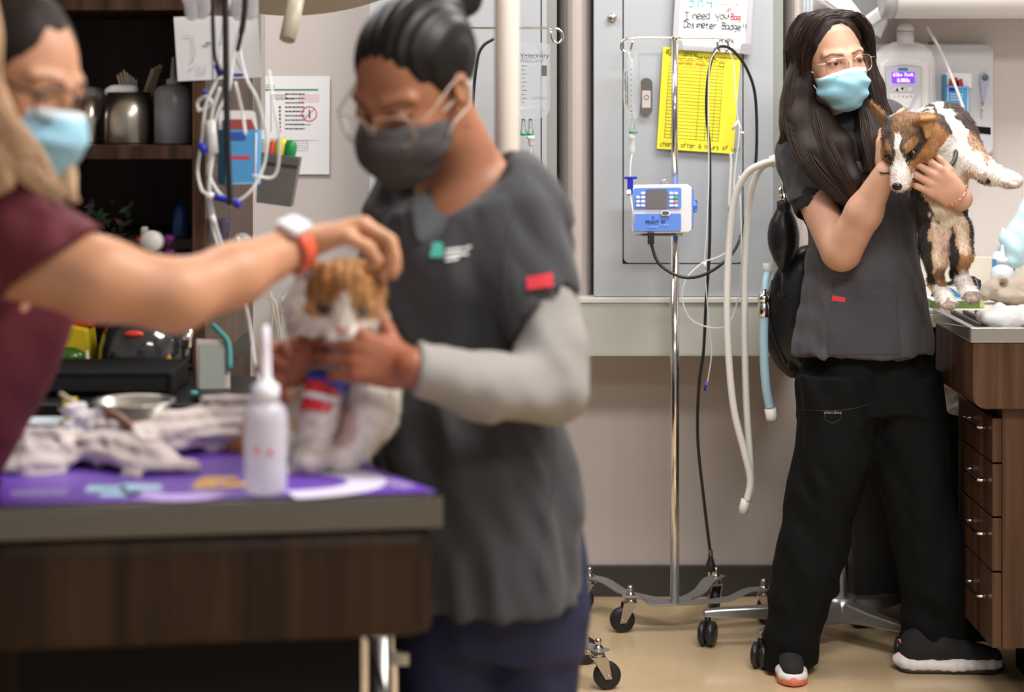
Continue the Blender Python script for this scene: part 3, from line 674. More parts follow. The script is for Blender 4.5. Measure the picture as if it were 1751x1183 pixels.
b = MB(); b.lathe([(.0030, 0), (.0045, -.008), (.009, -.024), (.0095, -.026), (.0095, -.03)], P(1081, 203, 5.04)); b.build('port', m_clear, t); MB().cyl(P(1083, 224, 5.04), P(1083, 228, 5.04), .0115).build('green_ring', mat('green_ring', (.05, .32, .16), .4), t)
gr = MB()
for i in range(9): gr.box(P(1078, 118+i*9, 5.015), P(1081, 119+i*9, 5.014))
gr.build('scale_print', m_ink, t)['kind'] = 'stuff'; bars('print_lines', P(1071, 150, 5.02), (0, .2, 1), (-1, .3, 0), .09, .010, 2, m_ink, t, 5)
tb = tag(MB().lathe([(.0085, 0), (.0085, -.010), (.0075, -.011), (.0075, -.038), (.006, -.046), (.002, -.052)], P(1081, 230, 5.04)).build('drip_chamber', m_tube), 'clear drip chamber under the edge-on drip bag', 'drip chamber')
b = MB(); b.tube(spline([P(1081, 262, 5.04), P(1078, 285, 5.03), P(1078, 330, 5.02), P(1082, 360, 5.0), P(1084, 385, 5.02)], 6), .0022, 8); tag(b.build('drip_line', m_tube), 'clear line running from drip chamber down into the pump', 'tube')
b = MB(); b.box(P(1073, 303, 5.02), P(1082, 332, 5.035)); b.box(P(1068, 302, 5.02), P(1089, 306, 5.035)); b.ell(P(1078, 331, 5.027), (.009, .007, .006)); rc_ = b.build('roller_clamp', m_blue, bevel=.002); tag(rc_, 'blue roller clamp on the drip line left of the pump', 'clamp')
MB().cyl(P(1075, 328, 5.025), P(1075, 328, 5.012), .0065).build('roller', m_white, rc_)
# drip bag on the second stand
t, H = bag('drip_bag', 'full clear drip bag with printed label hanging beside the cream post', 907, 72, 205, .105, .04, 4.86, .1)
for x in (895, 907): MB().lathe([(.0035, 0), (.006, -.02), (.0075, -.035)], P(x, 203, 4.85)).build('port', m_clear, t); MB().lathe([(.0095, 0), (.0095, -.005), (.006, -.007)], P(x, 227, 4.85)).build('green_ring', MATS['green_ring'], t)
text('lettering', 'Veterinary', P(914, 95, 4.832), ux, uz, .017, m_ink, t); bars('print_lines', P(910, 103, 4.832), ux, uz, .06, .012, 3, m_dgrey, t, 6); bars('print_lines', P(922, 168, 4.832), ux, uz, .035, .008, 2, m_dgrey, t, 7)
gr = MB()
for i in range(10): gr.box(P(892, 112+i*7, 4.833), P(897 if i % 2 else 901, 113+i*7, 4.832))
gr.box(P(926, 112, 4.836), P(935, 130, 4.835)); gr.build('scale_print', m_dgrey, t)['kind'] = 'stuff'
b = MB(); b.tube(spline([P(907, 231, 4.85), P(907, 252, 4.85), P(904, 300, 4.86), P(905, 520, 4.9)], 5), [.006]*5+[.0028]*11, 8) if 0 else b.tube(spline([P(907, 231, 4.85), P(907, 300, 4.86), P(903, 520, 4.9)], 5), .0026, 8)
tag(b.build('drip_line', m_tube), 'clear line hanging from the labelled drip bag behind the cream post', 'tube')
MB().lathe([(.0001, .002), (.010, 0), (.010, -.008), (.0065, -.010), (.0065, -.022), (.003, -.026)], P(907.5, 232, 4.85)).build('spike_port', m_white, t)
# cords hung on the right hook
b = MB(); b.tube(spline([P(1110, 398, 5.0), P(1114, 418, 5.0), P(1128, 452, 4.99), P(1168, 474, 4.98), P(1210, 467, 5.0), P(1250, 436, 5.05), P(1268, 400, 5.1), P(1282, 340, 5.12), P(1293, 270, 5.12), P(1292, 170, 5.12), P(1278, 120, 5.1), P(1255, 88, 5.08), P(1236, 79, 5.07), P(1222, 88, 5.06), P(1211, 130, 5.06), P(1208, 190, 5.06), P(1213, 250, 5.06), P(1214, 340, 5.06), P(1213, 430, 5.05), P(1207, 520, 5.05), P(1203, 600, 5.05), P(1195, 660, 5.05), P(1193, 750, 5.05), P(1203, 850, 5.05), P(1212, 925, 5.05), P(1215, 945, 5.05)], 6), .0042, 8)
pc = b.build('power_cord', m_bcable); tag(pc, 'black power cord looped over the hook and hanging beside the pole, plug at its end', 'cord')
b = MB(); b.lathe([(.0055, 0), (.0065, -.02), (.011, -.034), (.013, -.04), (.013, -.055)], P(1215, 940, 5.05)); b.build('plug', m_bplast, pc)
for s in (-3, 4): MB().box(P(1214+s, 974, 5.047), P(1216.5+s, 984, 5.049)).build('prong', m_dchrome, pc)
MB().box(P(1107, 396, 5.01), P(1119, 418, 4.992)).build('inlet_plug', m_bplast, pc, bevel=.002)
b = MB(); b.tube(spline([P(1246, 86, 5.07), P(1254, 110, 5.08), P(1260, 190, 5.09), P(1264, 230, 5.09), P(1256, 300, 5.09), P(1248, 420, 5.06), P(1200, 450, 5.04), P(1172, 480, 5.03), P(1168, 520, 5.03), P(1190, 552, 5.03), P(1240, 558, 5.03), P(1262, 510, 5.04), P(1268, 430, 5.05), P(1264, 300, 5.06)], 6), .0021, 8); tag(b.build('tubing', m_tube), 'thin clear tubing looping beside the drip stand over the ledge', 'tube')
b = MB(); b.tube(spline([P(1226, 84, 5.05), P(1214, 110, 5.05), P(1211, 180, 5.05), P(1212, 300, 5.045), P(1208, 400, 5.04), P(1205, 455, 5.04), P(1213, 560, 5.04), P(1217, 600, 5.04), P(1212, 640, 5.04), P(1208, 660, 5.04)], 6), .0018, 6); o = b.build('tubing', m_tube); tag(o, 'thin clear tubing with a small blue tip hanging alongside the black cord', 'tube')
MB().cyl(P(1208, 652, 5.04), P(1205, 668, 5.04), .003).build('tip', m_blue, o); MB().lathe([(.0045, 0), (.0045, -.008), (.002, -.02)], P(1205, 448, 5.04)).build('luer', m_white, o)
b = MB(); b.tube(spline([P(1249, 262, 5.12), P(1250, 275, 5.12), P(1249, 300, 5.12), P(1246, 360, 5.12)], 5), .0035, 8); tag(b.build('white_strap', m_offwhite), 'narrow white strap hanging below the yellow log sheet corner', 'strap')
b = MB(); b.tube([P(1252, 222, 5.09), P(1262, 207, 5.09)], .0035, 8); b.tube([P(1262, 206, 5.09), P(1269, 228, 5.09)], .0025, 8); b.ell(P(1269, 227, 5.09), (.006, .004, .004)); tag(b.build('tube_clip', m_white), 'small white clip on tubing beside the door edge', 'clip')
def corr(pts, r, pitch=.0052, n=12):
    p = spline(pts, 24); out = []; rr = []; acc = 0; last = p[0]; pos = []
    d = [0]
    for i in range(1, len(p)): d.append(d[-1]+(p[i]-p[i-1]).length)
    N = int(d[-1]/pitch*2); j = 0
    for i in range(N):
        s = i*pitch/2
        while j < len(d)-2 and d[j+1] < s: j += 1
        t_ = (s-d[j])/max(d[j+1]-d[j], 1e-9); out.append(p[j].lerp(p[j+1], t_)); rr.append(r if i % 2 else r*.86)
    return out, rr
m_corr = mat('corrugated_white', (.78, .77, .74), .4)
t = thing('breathing_hose', P(1262, 880, 4.95), 'twin white corrugated breathing hoses hanging in a loop beside the ledge', 'hose')
for pts in ([P(1330, 275, 4.9), P(1305, 280, 4.9), P(1276, 298, 4.92), P(1255, 345, 4.94), P(1246, 430, 4.95), P(1243, 520, 4.95), P(1246, 610, 4.95), P(1255, 700, 4.95), P(1272, 770, 4.95), P(1283, 820, 4.95), P(1277, 858, 4.95)], [P(1328, 277, 4.92), P(1303, 285, 4.93), P(1288, 315, 4.95), P(1280, 360, 4.97), P(1274, 450, 4.97), P(1273, 560, 4.97), P(1276, 680, 4.97), P(1282, 780, 4.97), P(1284, 835, 4.97), P(1276, 860, 4.96)]):
    o_, r_ = corr(pts, .0098); MB().tube(o_, r_, 12).build('corrugated_hose', m_corr, t)
MB().lathe([(.012, .002), (.012, -.02), (.010, -.035)], P(1275, 855, 4.955), (.25, 0, 1)).build('cuff', m_offwhite, t); MB().cyl(P(1318, 277, 4.91), P(1340, 271, 4.9), .016).build('yoke', m_white, t)
t = thing('ventilator_hose', P(1318, 715, 4.87), 'light blue corrugated hose with chrome fitting hanging beside the black bags', 'hose')
o_, r_ = corr([P(1306, 540, 4.87), P(1306, 600, 4.87), P(1310, 660, 4.87), P(1317, 700, 4.87)], .0122, .0062); MB().tube(o_, r_, 14).build('corrugated_hose', mat('corrugated_blue', (.42, .66, .78), .3, alpha=.85), t)
MB().lathe([(.0145, 0), (.0145, -.022), (.013, -.03)], P(1317, 698, 4.87), (-.15, 0, 1)).build('cuff', m_offwhite, t)
MB().lathe([(.014, 0), (.014, .002), (.0155, .004), (.0155, .030), (.0135, .032), (.0135, .040), (.016, .042), (.016, .052), (.012, .055), (.009, .07)], P(1306, 541, 4.87)).build('chrome_fitting', m_chrome, t)
o_, r_ = corr([P(1307, 500, 4.87), P(1309, 480, 4.88), P(1313, 464, 4.9)], .010, .006); MB().tube(o_, r_, 12).build('corrugated_hose', MATS['corrugated_blue'], t); MB().lathe([(.012, 0), (.012, .022), (.009, .024)], P(1312, 466, 4.9)).build('clear_adapter', m_tube, t)
# cream post and lamp
b = MB(); x = P(866.5, 0, 3.3).x; t = thing('ceiling_post', (x, 3.3, 0), 'cream round floor-to-ceiling post behind the woman in the grey scrub top', 'post'); MB().cyl((x, 3.3, .012), (x, 3.3, 2.749), .0212, 28).build('pole', mat('cream_paint', (.62, .56, .50), .4), t); MB().lathe([(.05, 0), (.05, .008), (.024, .012)], (x, 3.3, 0)).build('base_plate', m_steel, t)
# ------------------------------------------------------------------ right: laminate counter with what lies on it
m_cream = mat('cream_laminate', (.66, .62, .54), .45)
m_vblack = mat('matte_black', (.005, .005, .005), .7, spec=.2)
t = thing('wall_counter', (1.75, 5.15, .80), 'cream laminate wall counter with backsplash behind the woman holding the puppy', 'counter')
cx0, cx1 = P(1500, 0, 4.85).x, 2.7
MB().box((cx0, 4.85, .866), (cx1, YW-.02, .878)).build('worktop', m_cream, t, bevel=.003)
MB().box((cx0, 4.848, .832), (cx1, 4.868, .8655)).build('front_edge', m_cream, t, bevel=.002)
MB().box((cx0, YW-.019, .879), (cx1, YW-.001, .96)).build('backsplash', m_cream, t, bevel=.003)
xbc = P(1648, 0, 5.0).x; MB().box((xbc, 5.0, .006), (cx1, YW-.021, .831)).build('base_cabinet', m_vblack, t)
d0 = MB()
for i in range(3): MB().box((xbc+.01+i*.42, 4.985, .1), (xbc+.42+i*.42, 4.999, .80)).build('door', mat('black_cabinet_door', (.014, .015, .015), .4), t, bevel=.002)
bin_ = thing('waste_bin', (P(1542, 0, 5.12).x, 5.2, 0), 'tall black waste bin under the counter behind the standing woman', 'bin')
b = MB(); xa, xb = P(1445, 0, 5.12).x, P(1640, 0, 5.12).x; b.quadbox([(xa+.02, 5.1, .075), (xb-.02, 5.1, .075), (xb, 5.1, .60), (xa, 5.1, .60)], (0, .2, 0)); b.build('bin_body', mat('bin_black', (.018, .02, .02), .4), bin_, bevel=.01); MB().box((xa-.005, 5.09, .602), (xb+.005, 5.31, .625)).build('rim', m_bplast, bin_, bevel=.006)
for x in (xa+.04, xb-.04):
    for y in (5.13, 5.27): MB().cyl((x, y-.008, .035), (x, y+.008, .035), .034).build('wheel', m_black, bin_)
# crumpled white liner
F = Field(); F.rc(P(1622, 655, 4.9), P(1700, 668, 4.9), .03, .04, .02); F.rc(P(1640, 685, 4.9), P(1700, 695, 4.9), .035, .03, .02); F.rc(P(1622, 650, 4.9), P(1650, 690, 4.9), .024, .035, .02)
F.disp = lambda x, y, z: .011*vnoise(x*34+z*22, y*18, z*34)+.006*np.abs(vnoise(x*70-z*50, y*30, z*60))
o = grow('bin_liner', F, .004, mat('white_liner', (.70, .70, .66), .3, coat=.3), None); tag(o, 'crumpled white plastic bag hanging under the counter beside the wood table', 'bag')
# steel-rimmed table at the right edge
def cabinet_table():
    t = thing('exam_table', (1.15, 4.6, 0), 'steel-rimmed dark wood table with drawers at the right edge', 'table')
    Y = 4.42; xl = P(1660, 0, Y).x; xr = 2.0; zt = P(0, 560, Y).z; z1 = P(0, 586, Y).z; z2 = P(0, 700, Y).z
    rim = MB(); rim.box((xl, Y, z1), (xr, Y+.016, zt)); rim.box((xl, Y+.016, z1), (xl+.016, 4.82, zt)); rim.build('steel_rim', m_steel, t, bevel=.002)
    MB().box((xl+.016, Y+.016, zt-.035), (xr, 4.82, zt-.012)).build('basin', m_steel, t)
    gr = MB()
    for i in range(14): gr.box((xl+.04+i*.03, Y+.02, zt-.011), (xl+.05+i*.03, 4.8, zt-.003))
    o = gr.build('grate', mat('dark_grate', (.05, .03, .03), .4, .5), t); o['kind'] = 'stuff'
    b = MB(); q = [V((xl+.006, Y+.004, z1)), V((xl+.006, Y+.004, z2+.03))]
    for k in range(7):
        a = PI/2*k/6; q.append(V((xl+.006+.03*(1-math.cos(a)), Y+.004, z2+.03-.03*math.sin(a))))
    q += [V((xr, Y+.004, z2)), V((xr, Y+.004, z1))]
    b.quadbox(q, (0, .39, 0)); b.build('apron', m_wood, t, bevel=.002)
    xd = P(1714, 0, Y+.03).x; zb = P(0, 1108, Y+.03).z; MB().box((xd, Y+.03, zb), (xr, 4.8, z2)).build('end_panel', m_wood, t)
    xe = P(1697, 0, Y+.03).x; zs = [P(0, y, Y+.05).z for y in (712, 790, 882, 975, 1106)]
    for i in range(4):
        dd = MB().box((xe, Y+.032, zs[i+1]+.003), (xd-.001, 4.79, zs[i]-.002)).build('drawer', m_wood, t, bevel=.001)
        zc = zs[i]*.62+zs[i+1]*.38 if i else zs[i]-.03; h = MB(); h.tube(spline([V((xe, Y+.08, zc)), V((xe-.018, Y+.08, zc)), V((xe-.022, Y+.10, zc)), V((xe-.022, Y+.2, zc)), V((xe-.018, Y+.22, zc)), V((xe, Y+.22, zc))], 4), .0035, 8); h.build('handle', m_chrome, dd)
    MB().box((xe+.14, Y+.10, 0.002), (xr, 4.78, zb)).build('plinth', m_vblack, t)
cabinet_table()
def towel(name, label, pts, rs, m, seed, amp=.005, sq=None, folds=0, res=.004):
    F = Field(); F.chain(pts, rs, .02, sq); ph = seed*7.3
    F.disp = lambda x, y, z: amp*vnoise(x*40+ph, y*30, z*40)+.0012*vnoise(x*300, y*300, z*300)+folds*np.sin(z*260+3*vnoise(x*20, y*20, z*10))
    o = grow(name, F, res, m, None); tag(o, label, 'towel'); return o
m_terry = mat('white_terry', (.80, .80, .82), .9, bump=(700, .6), sheen=.3)
towel('white_towel', 'folded white terry towel lying on the rim of the wood table', [P(1686, 543, 4.5), P(1715, 541, 4.5), P(1770, 546, 4.5), P(1830, 548, 4.5)], [.021, .026, .024, .02], m_terry, 1, .007, ((0, 1, 0), .55))
towel('beige_towel', 'crumpled beige fleece towel on the counter behind the white towel', [P(1700, 498, 4.97), P(1722, 500, 4.97), P(1745, 497, 4.99), P(1800, 492, 5.0)], [.028, .032, .04, .04], mat('beige_terry', (.46, .38, .31), .9, bump=(600, .6), sheen=.3), 2, .018)
def bottle(name, prof, at, m, label, cat='bottle', res=24):
    t = thing(name, at, label, cat); MB().lathe(prof, V(at), n=res).build('body', m, t); return t
a = P(1714, 0, 5.08); a = V((a.x, 5.08, .879))
m_trans = mat('frosted_bottle', (.80, .85, .90), .2, alpha=.72)
t = bottle('squeeze_bottle', [(.028, 0), (.031, .004), (.031, .068), (.027, .082), (.014, .09), (.014, .095)], (a.x-.0, 5.08, .879), m_trans, 'frosted squeeze bottle with pointed tip on the counter, front of the pair'); MB().lathe([(.015, .094), (.015, .108), (.007, .111), (.0025, .142), (.0001, .144)], (a.x, 5.08, .879)).build('nozzle', mat('frosted_cap', (.86, .87, .90), .3, alpha=.9), t)
a2 = P(1716, 0, 5.2); t = bottle('squeeze_bottle', [(.028, 0), (.03, .004), (.03, .1), (.026, .112), (.016, .118)], (a2.x, 5.2, .879), mat('milky_bottle', (.86, .88, .90), .3), 'milky bottle with blue label band standing behind the frosted squeeze bottle'); MB().lathe([(.0305, .065), (.0306, .066), (.0306, .095), (.0305, .096)], (a2.x, 5.2, .879)).build('label_band', mat('label_blue', (.06, .28, .60), .4), t); MB().lathe([(.017, .117), (.017, .135), (.009, .140), (.005, .178), (.0001, .18)], (a2.x, 5.2, .879)).build('nozzle', mat('bluish_tip', (.62, .78, .92), .3, alpha=.9), t)
F = Field(); F.rc(P(1765, 350, 5.15), P(1745, 410, 5.15), .03, .05, .02); F.rc(P(1745, 410, 5.15), P(1735, 440, 5.15), .04, .03, .02); F.disp = lambda x, y, z: .009*vnoise(x*30+z*20, y*18, z*30)
tag(grow('drape', F, .004, mat('pale_blue_drape', (.55, .78, .86), .6), None), 'pale blue crumpled surgical drape at the right edge above the bottles', 'drape')
t = thing('green_book', P(1650, 524, 4.89), 'green-spined closed book lying on the counter under the puppy', 'book')
bx0, bx1 = P(1590, 0, 4.89).x, P(1672, 0, 4.89).x; MB().box((bx0, 4.87, .8785), (bx1, 5.0, .8965)).build('cover', mat('green_cover', (.14, .22, .05), .5), t, bevel=.002); MB().box((bx1+.0005, 4.872, .880), (bx1+.012, 4.998, .895)).build('spine_tape', mat('lime_tape', (.45, .58, .18), .5), t); MB().box((bx0+.004, 4.871, .897), (bx1-.004, 4.998, .8975)).build('title_page', m_paper, t)
t = thing('wipes_box', P(1632, 515, 4.93), 'blue and white rounded box with printed logo lying on the green book', 'box')
q = [P(1606, 519, 4.90), P(1655, 518, 4.90), P(1645, 506, 4.90), P(1630, 494, 4.90), P(1612, 488, 4.90), P(1606, 496, 4.9)]
MB().quadbox(q, (0, .09, 0)).build('box_body', mat('box_blue', (.03, .30, .62), .35), t, bevel=.002); q2 = [p+V((0, -.001, 0)) for p in (P(1606, 517, 4.9), P(1628, 517, 4.9), P(1620, 503, 4.9), P(1612, 494, 4.9), P(1606, 496, 4.9))]; MB().quadbox(q2, (0, -.001, 0)).build('white_panel', m_white, t); text('lettering', 'm', P(1641, 511, 4.897), ux, uz, .022, m_white, t)
t = thing('clipper_cord', P(1640, 490, 5.05), 'black strap and clipper cord lying on the counter behind the puppy feet', 'cord')
b = MB(); b.tube(spline([P(1592, 520, 4.95), P(1600, 495, 5.0), P(1625, 484, 5.05), P(1655, 476, 5.05), P(1668, 478, 5.05), P(1675, 500, 5.02), P(1682, 506, 5.0)], 6), .0055, 8); b.build('strap', m_bplast, t); MB().box(P(1655, 478, 5.05), P(1672, 500, 5.09)).build('buckle', m_bplast, t, bevel=.004)
# ------------------------------------------------------------------ x-ray control on the wall, thermometer and glove box
t = thing('xray_control', P(1590, 268, 5.40), 'white wall-mounted x-ray control unit with purple display and rounded top', 'control unit')
MB().rrect(P(1588, 170, 5.447), (1, 0, 0), (0, 0, 1), .177, .156, .022, (0, -.028, 0)).build('back_plate', mat('cool_white_plastic', (.62, .61, .65), .35), t, bevel=.006)
q = [];
for (x, y) in ((1497, 320), (1598, 320), (1604, 200), (1601, 110), (1596, 86), (1584, 76), (1566, 71), (1546, 69), (1528, 72), (1508, 80), (1497, 92), (1494, 130), (1495, 200)): q.append(P(x, y, 5.40))
b = MB(); b.quadbox(q, (0, .03, 0)); b.build('housing', m_white, t, bevel=.012)
q = [P(x, y, 5.38) for (x, y) in ((1508, 320), (1584, 320), (1590, 200), (1589, 108), (1570, 99), (1545, 96), (1518, 99), (1504, 110), (1502, 200))]
MB().quadbox(q, (0, .02, 0)).build('front_shell', m_white, t, bevel=.006)
b = MB(); b.lathe([(.0235, -.01), (.0235, .026)], P(1548, 70, 5.41)); b.build('lamp_base', m_white, t); b = MB(); b.lathe([(.024, .028), (.0225, .038), (.016, .046), (.008, .0495), (.0001, .0505)], P(1548, 70, 5.41)); b.build('lamp_dome', m_white, t)
kp = MB().quadbox([P(x, y, 5.378) for (x, y) in ((1527, 186), (1556, 186), (1570, 162), (1574, 140), (1574, 116), (1545, 112), (1515, 116), (1515, 140), (1518, 162))], (0, -.0015, 0)).build('keypad', mat('keypad_lilac', (.60, .61, .72), .4), t)
kf = MB(); kf.tube([P(x, y, 5.3765) for (x, y) in ((1513, 200), (1513, 114), (1545, 110), (1576, 114), (1576, 200))], .0014, 6); kf.build('keypad_border', m_offwhite, t)
ds = MB().box(P(1525, 142, 5.3765), P(1564, 123, 5.3745)).build('display', mat('purple_display', (.22, .05, .72), .3, emit=.55), t)
mw = mat('display_white', (.9, .88, 1), .5, emit=.9)
text('lettering', '65kv 7mA', P(1544.5, 128, 5.374), ux, uz, .0150, mw, ds, squash=.92, thick=.0002); text('lettering', '0.080s', P(1545, 137.5, 5.374), ux, uz, .0150, mw, ds, squash=.92, thick=.0002)
MB().box(P(1536, 121, 5.3765), P(1552, 116, 5.3755)).build('brand_plate', mat('plate_blue', (.06, .22, .42), .4), t)
pl_ = MB().rrect(P(1538, 152.5, 5.376), (1, 0, 0), (0, 0, 1), .0165, .0068, .0066, (0, -.0015, 0)).build('arrow_keys', m_white, t)
for s, x in ((1, 1534), (-1, 1543)): MB().quadbox([P(x-3, 152.5+s*3, 5.3742), P(x+3, 152.5+s*3, 5.3742), P(x, 152.5-s*3, 5.3742)] if s > 0 else [P(x, 155.5, 5.3742), P(x+3, 149.5, 5.3742), P(x-3, 149.5, 5.3742)], (0, -.0006, 0)).build('arrow', m_ink, pl_)
MB().rrect(P(1555.5, 152.5, 5.376), (1, 0, 0), (0, 0, 1), .0068, .0068, .0066, (0, -.0015, 0)).build('round_key', m_white, t)
MB().quadbox([P(1528, 184, 5.376), P(1554, 184, 5.376), P(1564, 160, 5.376), P(1520, 160, 5.376)], (0, -.0008, 0)).build('key_field', m_white, t)
for i, x in enumerate((1530, 1537, 1544, 1551, 1558)): text('lettering', 'jTdgR'[i], P(x, 165, 5.375), ux, uz, .008, m_dgrey, t)
for x in (1541, 1548, 1555): MB().rrect(P(x, 177, 5.3752), (1, 0, 0), (0, 0, 1), .0028, .0028, .0008, (0, -.0006, 0)).build('key', m_offwhite, t)
MB().ell(P(1592, 74, 5.398), (.009, .004, .005)).build('switch', m_dgrey, t)
MB().quadbox([P(1665, 227, 5.418), P(1694, 230, 5.418), P(1694, 218, 5.418), P(1665, 215.5, 5.418)], (0, -.0008, 0)).build('magnetic_strip', m_vblack, t); text('lettering', 'OV', P(1675, 244, 5.418), ux, uz, .017, mat('logo_blue', (.25, .35, .6), .5), t)
t = thing('glove_box', P(1640, 214, 5.38), 'blue and white cardboard box with red flags mounted right of the x-ray control', 'box')
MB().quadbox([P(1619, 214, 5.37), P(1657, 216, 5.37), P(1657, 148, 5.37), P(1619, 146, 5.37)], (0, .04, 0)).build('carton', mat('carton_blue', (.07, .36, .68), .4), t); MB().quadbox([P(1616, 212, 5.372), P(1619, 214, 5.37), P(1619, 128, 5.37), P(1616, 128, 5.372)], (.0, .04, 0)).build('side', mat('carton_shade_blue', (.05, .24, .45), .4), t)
MB().quadbox([P(1619, 148, 5.395), P(1661, 150, 5.395), P(1661, 126, 5.395), P(1617, 124, 5.395)], (0, .006, 0)).build('back_flap', m_paper, t)
for x0, y0, x1, y1 in ((1622, 132, 1640, 148), (1634, 134, 1648, 149)): MB().quadbox([P(x0, y1, 5.385), P(x1, y1, 5.385), P(x1-3, y0, 5.385), P(x0+3, y0+3, 5.385)], (0, .004, 0)).build('red_tab', mat('tab_red', (.48, .04, .05), .5), t)
b = MB(); b.box(P(1621, 179, 5.3695), P(1645, 176.5, 5.369)); b.build('red_stripe', m_red, t); b = MB(); b.tube([P(1621, 212, 5.369), P(1655, 213, 5.369), P(1655, 150, 5.369), P(1621, 149, 5.369), P(1621, 212, 5.369)], .0012, 4); b.build('white_border', m_paper, t); bars('print_lines', P(1636, 166, 5.3685), ux, uz, .035, .022, 3, m_paper, t, 8); MB().box(P(1623, 156, 5.3688), P(1636, 150, 5.368)).build('logo_patch', m_blue, t)
t = thing('thermometer', P(1681, 200, 5.40), 'pale blue digital thermometer with round display hanging on the wall plate', 'thermometer')
b = MB(); b.lathe([(.0001, .010), (.0135, .009), (.0145, .004), (.0145, 0)], P(1683, 133, 5.418), (0, -1, 0), 28); b.build('head', mat('pale_blue_plastic', (.42, .52, .66), .35), t); MB().quadbox([P(1679, 175, 5.415), P(1682, 175, 5.415), P(1692, 133, 5.415), P(1674, 133, 5.415)], (0, -.006, 0)).build('body', mat('lilac_plastic', (.42, .42, .62), .35), t, bevel=.001); MB().lathe([(.0001, .0112), (.008, .0112), (.009, .010)], P(1683, 133, 5.418), (0, -1, 0), 24).build('display', mat('lcd_green', (.10, .12, .09), .25), t); MB().tube([P(1680.5, 175, 5.412), P(1678, 200, 5.412)], [.003, .0022], 8).build('probe', m_steel, t)
b = MB(); b.tube(spline([P(1585, 46, 5.33), P(1610, 90, 5.3), P(1634, 148, 5.28), P(1652, 200, 5.28), P(1664, 240, 5.28), P(1668, 275, 5.28), P(1656, 302, 5.28), P(1640, 309, 5.28)], 8), .0042, 10); tag(b.build('white_cable', m_offwhite), 'white cable hanging diagonally past the x-ray control from the arm', 'cable')
# x-ray arm across the top right
t = thing('xray_boom', P(1640, 45, 5.1), 'thick white horizontal x-ray arm crossing the top right corner', 'arm'); x0 = P(1532, 0, 5.15).x
MB().lathe([(.066, 0), (.068, .01), (.068, 1.2)], (x0, 5.2, P(0, -13, 5.15).z), (1, 0, 0), 40).build('tube', mat('arm_white', (.66, .64, .63), .4), t); MB().lathe([(.058, -.03), (.068, -.026), (.069, .0)], (x0, 5.2, P(0, -13, 5.15).z), (1, 0, 0), 40).build('end_cap', mat('arm_cap_grey', (.42, .42, .44), .4), t)
MB().box((x0+.02, 5.26, P(0, 20, 5.15).z), (2.3, YW-.001, P(0, -8, 5.15).z)).build('wall_bracket', MATS['arm_white'], t, bevel=.004)
# sleeve with film and papers behind the woman's head
t = thing('document_sleeve', P(1480, 66, 5.3), 'clear plastic sleeve of papers with a dark film, tilted above the woman with long hair', 'sleeve')
q = [P(1395, 0, 5.36), P(1506, 64, 5.36), P(1516, 38, 5.36), P(1517, -40, 5.36), P(1400, -60, 5.36)]
MB().quadbox(q, (0, .003, 0)).build('sleeve_back', mat('grey_sleeve', (.45, .45, .47), .35), t)
MB().quadbox([P(1412, 0, 5.355), P(1482, 49, 5.355), P(1515, 26, 5.355), P(1515, -40, 5.355), P(1412, -50, 5.355)], (0, -.001, 0)).build('printed_page', m_paper, t)
MB().quadbox([P(1452, -6, 5.353), P(1478, 28, 5.353), P(1513, 2, 5.353), P(1512, -30, 5.353), P(1460, -35, 5.353)], (0, -.001, 0)).build('dark_film', mat('film_dark', (.018, .012, .014), .5, var=(30, .6)), t)
gr = MB()
for i in range(6): gr.tube([P(1484+i*.5, 32+i*3.2, 5.351), P(1514, 10+i*3.6, 5.351)], .0005, 4)
gr.build('print_lines', mat('grey_ink', (.25, .25, .27), .6), t)
MB().quadbox([P(1398, -2, 5.348), P(1506, 66, 5.348), P(1518, 40, 5.348), P(1518, -40, 5.348), P(1398, -55, 5.348)], (0, -.0006, 0)).build('clear_front', mat('thin_film', (.9, .92, .95), .15, alpha=.10), t)
t = thing('tubing_bundle', P(1376, 50, 5.3), 'hanging bundle of clear bluish tubes above the woman with long hair', 'tubing')
for i in range(5): MB().tube(spline([P(1364+i*6, -20, 5.33), P(1363+i*6, 20, 5.32), P(1366+i*5, 56+i*4, 5.32)], 5), .006, 8).build('tube', mat('bluish_tube', (.55, .66, .70), .15, alpha=.55), t)
